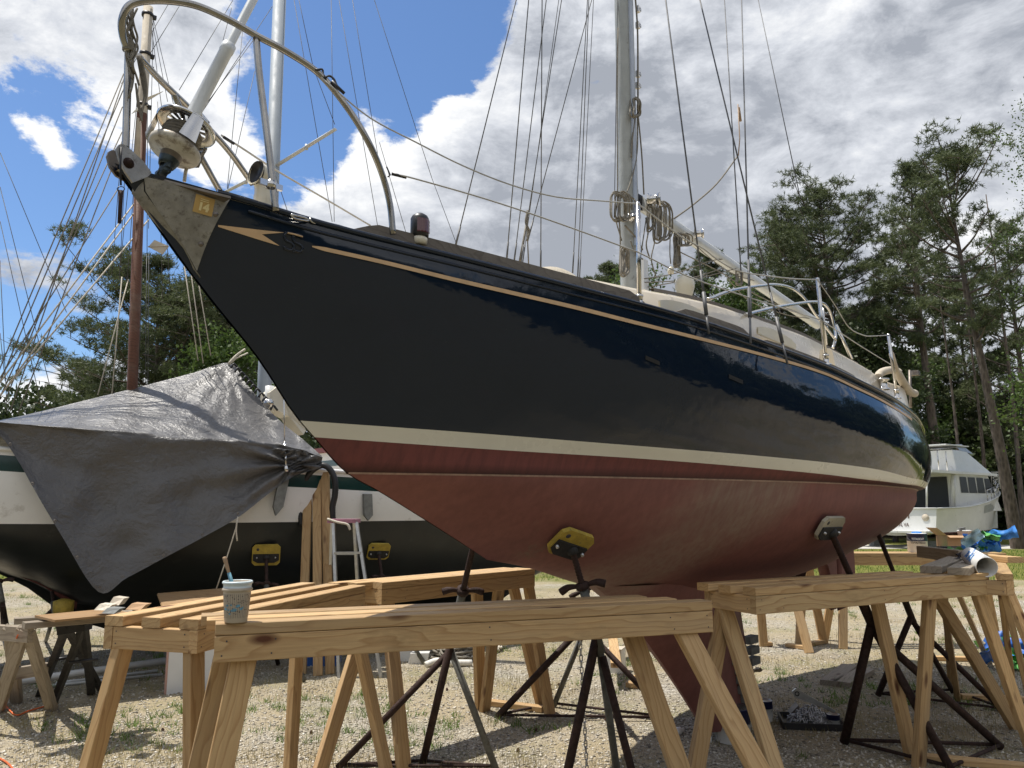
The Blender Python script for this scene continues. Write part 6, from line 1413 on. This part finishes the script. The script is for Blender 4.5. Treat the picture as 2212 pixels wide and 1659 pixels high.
# ------------------------------------------------------------------ white motor cruiser
KM = Frame(at(*S(3688, 2002), 29.5) * Vector((1, 1, 0)) if False else (at(*S(3688, 2002), 29.5).x, 29.5, 0), 38)
def mw(s, n, z): return KM.w(s, n-0.0, z)
zt = at(*S(3688, 2002), 29.5).z; zb = at(*S(3690, 2098), 29.5).z; zk = .45; print('motor', zt, zb)
mbo = thing('motor_cruiser', KM.w(0, 1.5, 0), 'white motor cruiser with flybridge and lettered transom, parked on the far grass', 'motorboat')
# frame: s forward from the transom, n towards the right-hand side seen; near corner at n=0, far corner at n=-3.2
Bm = 3.1; Lm = 9.2
hz_ = pchip([0, 2.6, 4.2, 6, 8, 9.4], [zt, zt+.06, zt+.22, zt+.45, zt+.72, zt+.88])
def hbm(s, f):   # half breadth at relative height f (0 chine .. 1 sheer)
    t = max(0, (s-3.2)/(Lm-3.2)); full = 1 - t**2.4; fine_ = 1 - min(1, t*1.12)**1.6
    return Bm/2*(full*f + fine_*(1-f))*(.94+.06*f)
rows = []; mt = []
for f, mi in ((1, 0), (.9, 0), (.6, 0), (.3, 0), (.1, 0), (.0, 1), (-.08, 1), (-.5, 2), (-1, 2)):
    row = []
    for i in range(41):
        s = (Lm+.25*max(0, f))*i/40; z = zb + (hz_(s)-zb)*f if f >= 0 else zb + f*(zb-zk)*(1-max(0, (s-5)/(Lm-5))**2*.9)
        b = hbm(min(s, Lm-.001), max(0, f)) * (1 if f > -.09 else (.85 if f > -.6 else .05)); row.append((s, b, z))
    rows.append(row); mt.append(mi)
m = MB(); cM = -Bm/2
for sg in (1, -1): m.grid([[mw(s, cM + sg*b, z) for s, b, z in r] for r in rows], mt[:-1], flip=sg > 0)
m.poly([mw(r[0][0], cM + r[0][1], r[0][2]) for r in rows] + [mw(r[0][0], cM - r[0][1], r[0][2]) for r in rows[::-1]], 0)
hl = m.build('hull', [M_['white_gelcoat'], M_['maroon'], simple('old_bottom_paint', (.42, .42, .36), .8, var=.2, scale=4, dirt=(.1, .1, .08), dirtamt=.42)], mbo)
m = MB(); m.tube([mw(-.02, cM + (Bm/2+.01)*u, zt+.0) for u in (-1, 1)], .035, 6); m.tube([mw(s, cM + hbm(min(s, Lm-.01), 1)+.01, hz_(s)+.0) for s in [Lm*i/30 for i in range(31)]], .03, 6); m.build('gunwale', M_['white_gelcoat'], mbo)
m = MB(); m.box(mw(-.35, cM, zb+.03), KM.d*.35, KM.n*(Bm*.46), (0, 0, .035)); m.build('swim_platform', M_['white_gelcoat'], mbo)
m = MB(); m.grid([[mw(Lm*i/20, cM + hbm(min(Lm*i/20, Lm-.01), 1)*u, hz_(Lm*i/20)-.03) for u in (1, 0, -1)] for i in range(6, 21)]); m.build('deck', M_['white_gelcoat'], mbo)
m = MB(); q = [mw(s, cM + hbm(min(s, Lm-.01), .85)+.015, hz_(s)-.12) for s in [4.2+5*i/12 for i in range(13)]]; q2 = [mw(s, cM + hbm(min(s, Lm-.01), .6)+.012, zb + (hz_(s)-zb)*.62) for s in [4.2+5*i/12 for i in range(13)]]; m.grid([q, q2], sm=True, flip=True); m.build('grey_hull_band', M_['alloy_grey'], mbo)
def mbox(s0, s1, b0, b1, z0, z1, name, mat, par=mbo, rake=0.0, rake0=0.0, taper=1.0, mm=None):
    m = MB(); P = []
    for (s, z, r_) in ((s0, z0, 0), (s1, z0, 0), (s1 - rake, z1, 1), (s0 + rake0, z1, 1)): P.append((s, z))
    m.prism([mw(s, cM + b1*(taper if z == z1 else 1), z) for s, z in P], KM.n*-(b1-b0)); return m.build(name, M_[mat] if isinstance(mat, str) else mat, par)
zc = hz_(3.0); zr_ = at(*S(3690, 1865), 31).z; zf = at(*S(3700, 1790), 31).z; print('cruiser roof', zr_, zf)
cb = mbox(2.3, 6.6, -1.22, 1.22, zt-.1, zr_, 'cabin', 'white_gelcoat', rake=1.1)
mbox(2.26, 2.30, -1.05, 1.0, zt-.05, zr_-.1, 'aft_doorway', 'dark_glass'); 
for s0, s1 in ((2.9, 3.55), (3.62, 4.35), (4.42, 5.1)):
    m = MB(); zz0, zz1 = zr_-.72, zr_-.10; m.poly([mw(s0, cM+1.235, zz0), mw(s1, cM+1.235, zz0), mw(s1-.12, cM+1.235, zz1), mw(s0-.05, cM+1.235, zz1)]); m.build('side_window', M_['dark_glass'], mbo)
m = MB(); m.poly([mw(5.18, cM+1.235, zr_-.70), mw(6.0, cM+1.235, zr_-.70), mw(5.55, cM+1.235, zr_-.12), mw(5.1, cM+1.235, zr_-.12)]); m.build('side_window', M_['dark_glass'], mbo)
for s0 in (0.1, 2.24):
    m = MB(); m.tube([mw(s0, cM+1.15, zt), mw(s0+.12, cM+1.2, zr_-.02)], .035 if s0 < 1 else .09, 6); m.build('post', M_['white_gelcoat'], mbo)
mbox(.2, 6.0, -1.4, 1.4, zr_, zr_+.10, 'flybridge_deck', 'white_gelcoat')
mbox(2.5, 5.7, -1.3, 1.3, zr_+.10, zr_+.95, 'flybridge_coaming', 'white_gelcoat', rake=2.0, rake0=.05, taper=.9)
mbox(2.0, 4.0, -1.2, 1.2, zr_+1.12, zr_+1.16, 'hardtop', 'white_gelcoat')
m = MB(); m.prism([mw(3.2, cM+1.18, zr_+.95), mw(4.4, cM+1.18, zr_+.85), mw(3.6, cM+1.1, zr_+1.22), mw(3.0, cM+1.1, zr_+1.18)], KM.n*-.02); m.build('flybridge_windscreen', M_['alloy_grey'], mbo)
m = MB(); c = mw(1.3, cM+.2, zr_+.1); m.lathe(c, (0, 0, 1), [(.05, 0), (.05, .45), (.22, .5), (.24, .62), (0, .64)], 12); m.build('helm_seat', M_['white_gelcoat'], mbo)
for i in range(3):
    m = MB(); c = mw(.4+.7*i, cM+1.25, zr_+.1); m.tube([c, c + Vector((0, 0, .75))], .02, 6); m.build('flybridge_post', M_['stainless'], mbo)
m = MB(); m.tube([mw(.4, cM+1.25, zr_+.85), mw(2.5, cM+1.2, zr_+1.0)], .02, 6)
m.build('flybridge_rail', M_['stainless'], mbo)
rl = MB(); pts = []
for i in range(9):
    s = 4.8 + (Lm-4.7)*i/8; b = hbm(min(s, Lm-.02), 1)*.95; p = mw(s, cM+b, hz_(s)); q = p + Vector((0, 0, .42+.05*i/8)); rl.tube([p, q], .018, 5); pts.append(q)
rl.tube(pts, .02, 5); rl.build('bow_rail', M_['stainless'], mbo, kind='stuff')
rl = MB(); c = mw(Lm-.2, cM, hz_(Lm)); 
for a, b in ((0, 0), (.35, .1), (0, -.25)): rl.tube([c + Vector((a, 0, 0)), c + Vector((a, 0, .75))], .022, 5)
rl.tube([c + Vector((0, 0, .75)), c + Vector((.35, 0, .75))], .02, 5)
for k in range(4): rl.tube([c + Vector((.17+.14*math.cos(t), -.05, .25+.12*k+.05*math.sin(t))) for t in [i*.52 for i in range(12)]], .014, 5, closed=True)
rl.build('pulpit_and_coil', M_['rope_white'], mbo, kind='stuff')
TX = -KM.n   # left to right on the transom
tcx = lambda u, z: mw(-.012, -u, z)
txt('FISH', .24, tcx(1.28, zb + (zt-zb)*.66), KM.n, (0, 0, 1), M_['print_brown'], mbo, 'name_lettering', width=.52, bold=.004)
txt('YORKTOWN, VA', .19, tcx(1.62, zb + (zt-zb)*.30), KM.n, (0, 0, 1), M_['print_brown'], mbo, 'port_lettering', width=1.15, bold=.004)
m = MB(); c = tcx(1.68, zb+(zt-zb)*.72); U = KM.n
m.poly([c + U*a + Vector((0, 0, b)) for a, b in ((-.16, -.02), (-.10, .10), (-.02, .08), (.02, .16), (.07, .06), (.16, .05), (.10, -.03), (.13, -.12), (.03, -.12), (-.02, -.19), (-.06, -.08), (-.13, -.13))]); m.build('blue_fish_mark', M_['print_blue'], mbo)
m = MB(); c = tcx(.42, zb+(zt-zb)*.62); m.lathe(c, -KM.d, [(0, .01), (.13, .01), (.13, 0)], 16); m.build('round_port', M_['canvas_beige'], mbo)
for i, (s, n) in enumerate(((.5, -.5), (.5, -2.6), (4, -.6), (7.2, -1.5))):
    c = mw(s, n, 0); m = MB(); m.box(c + Vector((0, 0, .14)), (.22, 0, 0), (0, .22, 0), (0, 0, .14)); m.build('keel_block', M_['shim_grey'], label=('dark block under the near corner of the cruiser transom', 'dark block under the far corner of the cruiser transom', 'block under the middle of the cruiser', 'block under the bow of the cruiser')[i], cat='block', group='blocks under the cruiser')
c = at(*S(3590, 2238), 14.0); c.z = .06; m = MB(); m.box(c, (.18, 0, 0), (0, .2, 0), (0, 0, .06)); m.box(c + Vector((.3, 0, -.01)), (.12, -.03, 0), (0, .2, 0), (0, 0, .025)); m.build('kerb_block', M_['stone_grey'], label='grey block and slab on the gravel beyond the stern trestle', cat='block')

# ------------------------------------------------------------------ trees
def rot_to(d):
    return Vector(d).to_track_quat('Z', 'Y').to_matrix()
def limb(b, P, r0, r1, n=6, k=5):
    P = crom(P, 3); N = len(P); b.tube(P, [r0 + (r1-r0)*i/(N-1) for i in range(N)], k, caps=False)
def tufts(C, size, per, wd, seed, up=.35):
    rg = np.random.default_rng(seed); n = len(C); C = np.repeat(np.array(C), per, 0); N = len(C)
    d = rg.normal(0, 1, (N, 3)); d[:, 2] += up; d /= np.linalg.norm(d, axis=1)[:, None]; L = size*(.6+.7*rg.random(N))[:, None]
    s = np.cross(d, rg.normal(0, 1, (N, 3))); s /= np.linalg.norm(s, axis=1)[:, None]; s *= wd/2
    return np.stack([C - s + d*.02, C + s + d*.02, C + d*L], 1).reshape(-1, 3)
def leaves(C, spread, per, sz, seed):
    rg = np.random.default_rng(seed); C = np.repeat(np.array(C), per, 0); N = len(C); C = C + rg.normal(0, spread, (N, 3))*[1, 1, .7]
    a = rg.normal(0, 1, (N, 3)); a /= np.linalg.norm(a, axis=1)[:, None]; b = np.cross(a, rg.normal(0, 1, (N, 3))); b /= np.linalg.norm(b, axis=1)[:, None]
    s = (sz*(.6+.8*rg.random(N)))[:, None]; return np.stack([C - a*s*.5, C + b*s*.28, C + a*s*.5, C - b*s*.28], 1).reshape(-1, 3)
def pine(x, Y, top, cb, spread, seed, label, lean=0.0, dens=1.0, name='pine_tree', flat=.5, group='tall pines beyond the yard', left=1.0, right=1.0, far=False, bend=.0):
    """x: picture column of the foot; Y distance; top: picture row of the tip"""
    rp = random.Random(seed); H = at(x, top, Y).z; bx = at(x, 1100, Y); base = Vector((bx.x, Y, 0)); t = thing(name, base, label, 'tree', group)
    tr = MB(); TP = []
    for k in range(9):
        f = k/8; TP.append(base + Vector((lean*H*f + bend*math.sin(f*3.1)*H + .12*math.sin(f*5+seed), .1*math.sin(f*4+seed*2), H*f*.97)))
    r0 = .016*H; TPc = crom(TP, 3); n = len(TPc); tr.tube(TPc, [r0*(1-.93*(i/(n-1))**.9) for i in range(n)], 9, caps=False)
    def tpt(f): i = f*(n-1); a = int(i); return ln(TPc[a], TPc[min(a+1, n-1)], i-a)
    C = []; nl = int(46*dens); R0 = spread
    for k in range(nl):
        f = cb + (1-cb)*(k+.5*rp.random())/nl; p = tpt(min(f, .995)); az = rp.uniform(0, 6.283)
        g = (f-cb)/(1-cb); prof = (math.sin(math.pi*min(1, .22+g*.80))**.8)*rp.uniform(.55, 1.1) + (.25 if rp.random() < .15 else 0)
        L = R0*prof; sc = right if math.cos(az) > 0 else left; dx = Vector((math.cos(az)*(1+(sc-1)*abs(math.cos(az))), math.sin(az)*.9, 0)); el = .12 + .75*g + rp.uniform(-.15, .2)
        q1 = p + dx*L*.5 + Vector((0, 0, L*.5*el*.8)); q2 = p + dx*L + Vector((0, 0, L*el + .1*L))
        limb(tr, [p, q1, q2], r0*.30*(1-.6*g), .012, k=5)
        nt = max(3, int(L*2.1*dens))
        for j in range(nt):
            u = .30 + .72*rp.random()**.75; c = ln(q1, q2, (u-.5)*2) if u > .5 else ln(p, q1, u*2); w = .16*L*(1.1-abs(u-.75)) + .22
            side = Vector((-dx.y, dx.x, 0))*rp.gauss(0, w) + Vector((0, 0, abs(rp.gauss(0, .30*w)) + .05)); e = c + side + dx*rp.gauss(0, .12)
            limb(tr, [c, ln(c, e, .5) + Vector((0, 0, .03)), e], .016, .006, k=3)
            cs_ = rp.uniform(.7, 1.25)
            for _ in range(int((10+8*rp.random())*cs_)): C.append(tuple(e + Vector((rp.gauss(0, .21*cs_), rp.gauss(0, .21*cs_), rp.gauss(.06, .095*cs_)))))
    tr.build('trunk', M_['bark'], t)
    V = tufts(C, .23 if not far else .28, 13, .032 if not far else .05, seed); npobj('crown', npmesh('crown', V, np.arange(len(V)).reshape(-1, 3), 3, M_['pine_needles']), parent=t)
    t_c[0] += len(V)//3; return t
t_c = [0]
def npparent(): pass
def broad(x, Y, top, bot, spread, seed, label, mat='broad_leaves', dens=1.0, name='broadleaf_tree', group='leafy trees beyond the yard', sz=.16):
    rp = random.Random(seed); H = at(x, top, Y).z; bx = at(x, 1100, Y); base = Vector((bx.x, Y, 0)); zb_ = max(.3, at(x, bot, Y).z); t = thing(name, base, label, 'tree', group)
    tr = MB(); limb(tr, [base, base + Vector((.1, 0, H*.4)), base + Vector((0, 0, H*.95))], .013*H, .02, k=7); C = []
    nl = int(34*dens)
    for k in range(nl):
        f = (k+rp.random())/nl; z = zb_ + (H*.97-zb_)*f; az = rp.uniform(0, 6.283); rr = spread*(math.sin(math.pi*min(.97, .15+.8*f))**.7)*rp.uniform(.5, 1.1)
        p = base + Vector((0, 0, max(.2, z - rr*.5))); e = base + Vector((math.cos(az)*rr, math.sin(az)*rr, z)); limb(tr, [p, ln(p, e, .5) + Vector((0, 0, .12)), e], .03, .008, k=4)
        for j in range(int(10*dens)):
            C.append(tuple(ln(p, e, rp.uniform(.35, 1.1)) + Vector((rp.gauss(0, .35), rp.gauss(0, .35), rp.gauss(0, .3)))))
    tr.build('trunk', M_['bark'], t); V = leaves(C, .26, 34, sz, seed); npobj('crown', npmesh('crown', V, np.arange(len(V)).reshape(-1, 4), 4, M_[mat]), parent=t); t_c[0] += len(V)//2; return t
# right-hand stand of pines
pine(1815, 39, 385, .34, 4.0, 11, 'broad spreading pine right of the boom, its crown dense and domed', dens=1.7, left=1.15, right=1.0)
pine(1712, 43, 478, .45, 3.2, 12, 'pine with rounded crown left of the broad domed one', dens=1.4)
pine(2040, 35, 345, .50, 2.0, 13, 'slender pine with narrow crown and pale bare lower trunk', dens=1.15, lean=-.012, bend=-.015)
pine(2185, 30, 300, .50, 2.6, 14, 'tallest pine at right, trunk leaning left and crown open', dens=.95, lean=-.085)
pine(1322, 60, 556, .62, 2.3, 15, 'small far pine crown seen left of the aluminium mast', dens=.9, far=True)
pine(1545, 55, 527, .55, 2.6, 16, 'far dark pine seen just under the boom', dens=.9, far=True)
pine(1900, 47, 660, .2, 4.2, 17, 'dark low pine filling the gap behind the sailboat stern', dens=1.5, far=True)
pine(2110, 46, 600, .10, 3.9, 18, 'shaded pine low behind the slender one', dens=1.5, far=True)
pine(2235, 40, 470, .15, 3.4, 19, 'pine at the right edge with shaded lower limbs', dens=1.3)
pine(1640, 52, 600, .15, 3.6, 25, 'far pine low behind the boom end', dens=1.2, far=True)
# left-hand stand
pine(312, 33, 552, .32, 4.3, 31, 'big pine behind the wooden mast, limbs reaching far left', dens=1.6, left=1.35, flat=.6, group='pines left of the bow')
pine(452, 35, 566, .38, 3.0, 32, 'pine right of the wooden mast, partly behind the bow', dens=1.4, group='pines left of the bow')
pine(395, 44, 640, .15, 3.6, 33, 'dark pine low between the two left pines', dens=1.2, far=True, group='pines left of the bow')
pine(500, 40, 640, .15, 3.2, 34, 'pine nearest the dark bow, mostly hidden', dens=1.2, group='pines left of the bow')
broad(470, 30, 720, 980, 2.2, 35, 'light green leafy tree low beside the dark bow', dens=1.0, group='leafy trees beyond the yard')
broad(1395, 34, 575, 900, 1.3, 41, 'bright leafy tree seen behind the base of the mast', dens=.9)
broad(1600, 36, 600, 900, 2.0, 42, 'bright leafy tree behind the dodger bow', dens=1.1)
broad(2400, 22, 150, 1000, 1.8, 43, 'bright leafy tree reaching in at the upper right edge', dens=1.3, sz=.085)
broad(2330, 19, 760, 900, 1.1, 44, 'small yellow green branch tip low at the right edge', dens=.5, sz=.10)
broad(1990, 44, 780, 1120, 3.6, 45, 'mid green leafy tree above the cruiser flybridge', dens=1.4, sz=.2)
broad(2150, 48, 820, 1130, 4.0, 46, 'sunlit leafy tree deep behind the right trunks', dens=1.4, sz=.2)
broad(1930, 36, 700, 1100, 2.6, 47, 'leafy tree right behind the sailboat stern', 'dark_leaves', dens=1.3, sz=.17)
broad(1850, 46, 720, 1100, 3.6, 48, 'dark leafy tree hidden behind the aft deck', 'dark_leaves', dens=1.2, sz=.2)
# a few plain trunks standing before the thicket
for i, (x, Y, top, w) in enumerate(((2075, 33, 560, .10), (2130, 38, 560, .12), (2030, 41, 620, .10), (2205, 34, 420, .13))):
    b = at(x, 1100, Y); H = at(x, top, Y).z; m = MB(); m.tube(crom([(b.x, Y, 0), (b.x+.1, Y, H*.4), (b.x - .2, Y, H)], 6), [w*(1-.07*i_) for i_ in range(13)], 9); tt = thing('pine_tree', (b.x, Y, 0), ('thin dark trunk just right of the cruiser bow rail', 'dark trunk between cruiser bow and thick leaning trunk', 'trunk rising behind the cruiser flybridge', 'straight dark trunk at the right edge')[i], 'tree', 'bare trunks at right'); m.build('trunk', M_['bark'], tt)
# undergrowth along the wood's edge and the wood closing the yard behind the camera
def thicket(name, P, h, wd, n, mat, seed, label, sz=.22, kd='stuff'):
    rg = np.random.default_rng(seed); P = np.array(P, float); seg = rg.random(n)*(len(P)-1); i = seg.astype(int); f = (seg-i)[:, None]; C = P[i]*(1-f) + P[i+1]*f
    ph = np.sin(seg*5.1+seed)*.25 + np.sin(seg*13.7)*.18 + .85; C = np.concatenate([C + rg.normal(0, wd, (n, 2)), (rg.random(n)**.7*h*ph)[:, None]], 1)
    V = leaves(C, .35, 10, sz, seed); npobj(name, npmesh(name, V, np.arange(len(V)).reshape(-1, 4), 4, M_[mat]), label=label, cat='undergrowth', kind=kd); t_c[0] += len(V)//2
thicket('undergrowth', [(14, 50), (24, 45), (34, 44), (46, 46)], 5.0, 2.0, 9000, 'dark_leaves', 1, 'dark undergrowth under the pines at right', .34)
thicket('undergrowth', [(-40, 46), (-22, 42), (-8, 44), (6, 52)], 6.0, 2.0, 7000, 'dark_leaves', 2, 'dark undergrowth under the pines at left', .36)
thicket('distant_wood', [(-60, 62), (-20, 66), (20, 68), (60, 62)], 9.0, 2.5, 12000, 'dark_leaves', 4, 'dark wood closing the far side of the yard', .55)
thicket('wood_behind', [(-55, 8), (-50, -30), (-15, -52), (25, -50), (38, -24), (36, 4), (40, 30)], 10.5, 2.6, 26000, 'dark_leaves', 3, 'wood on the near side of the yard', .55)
print('tree tris', t_c[0])
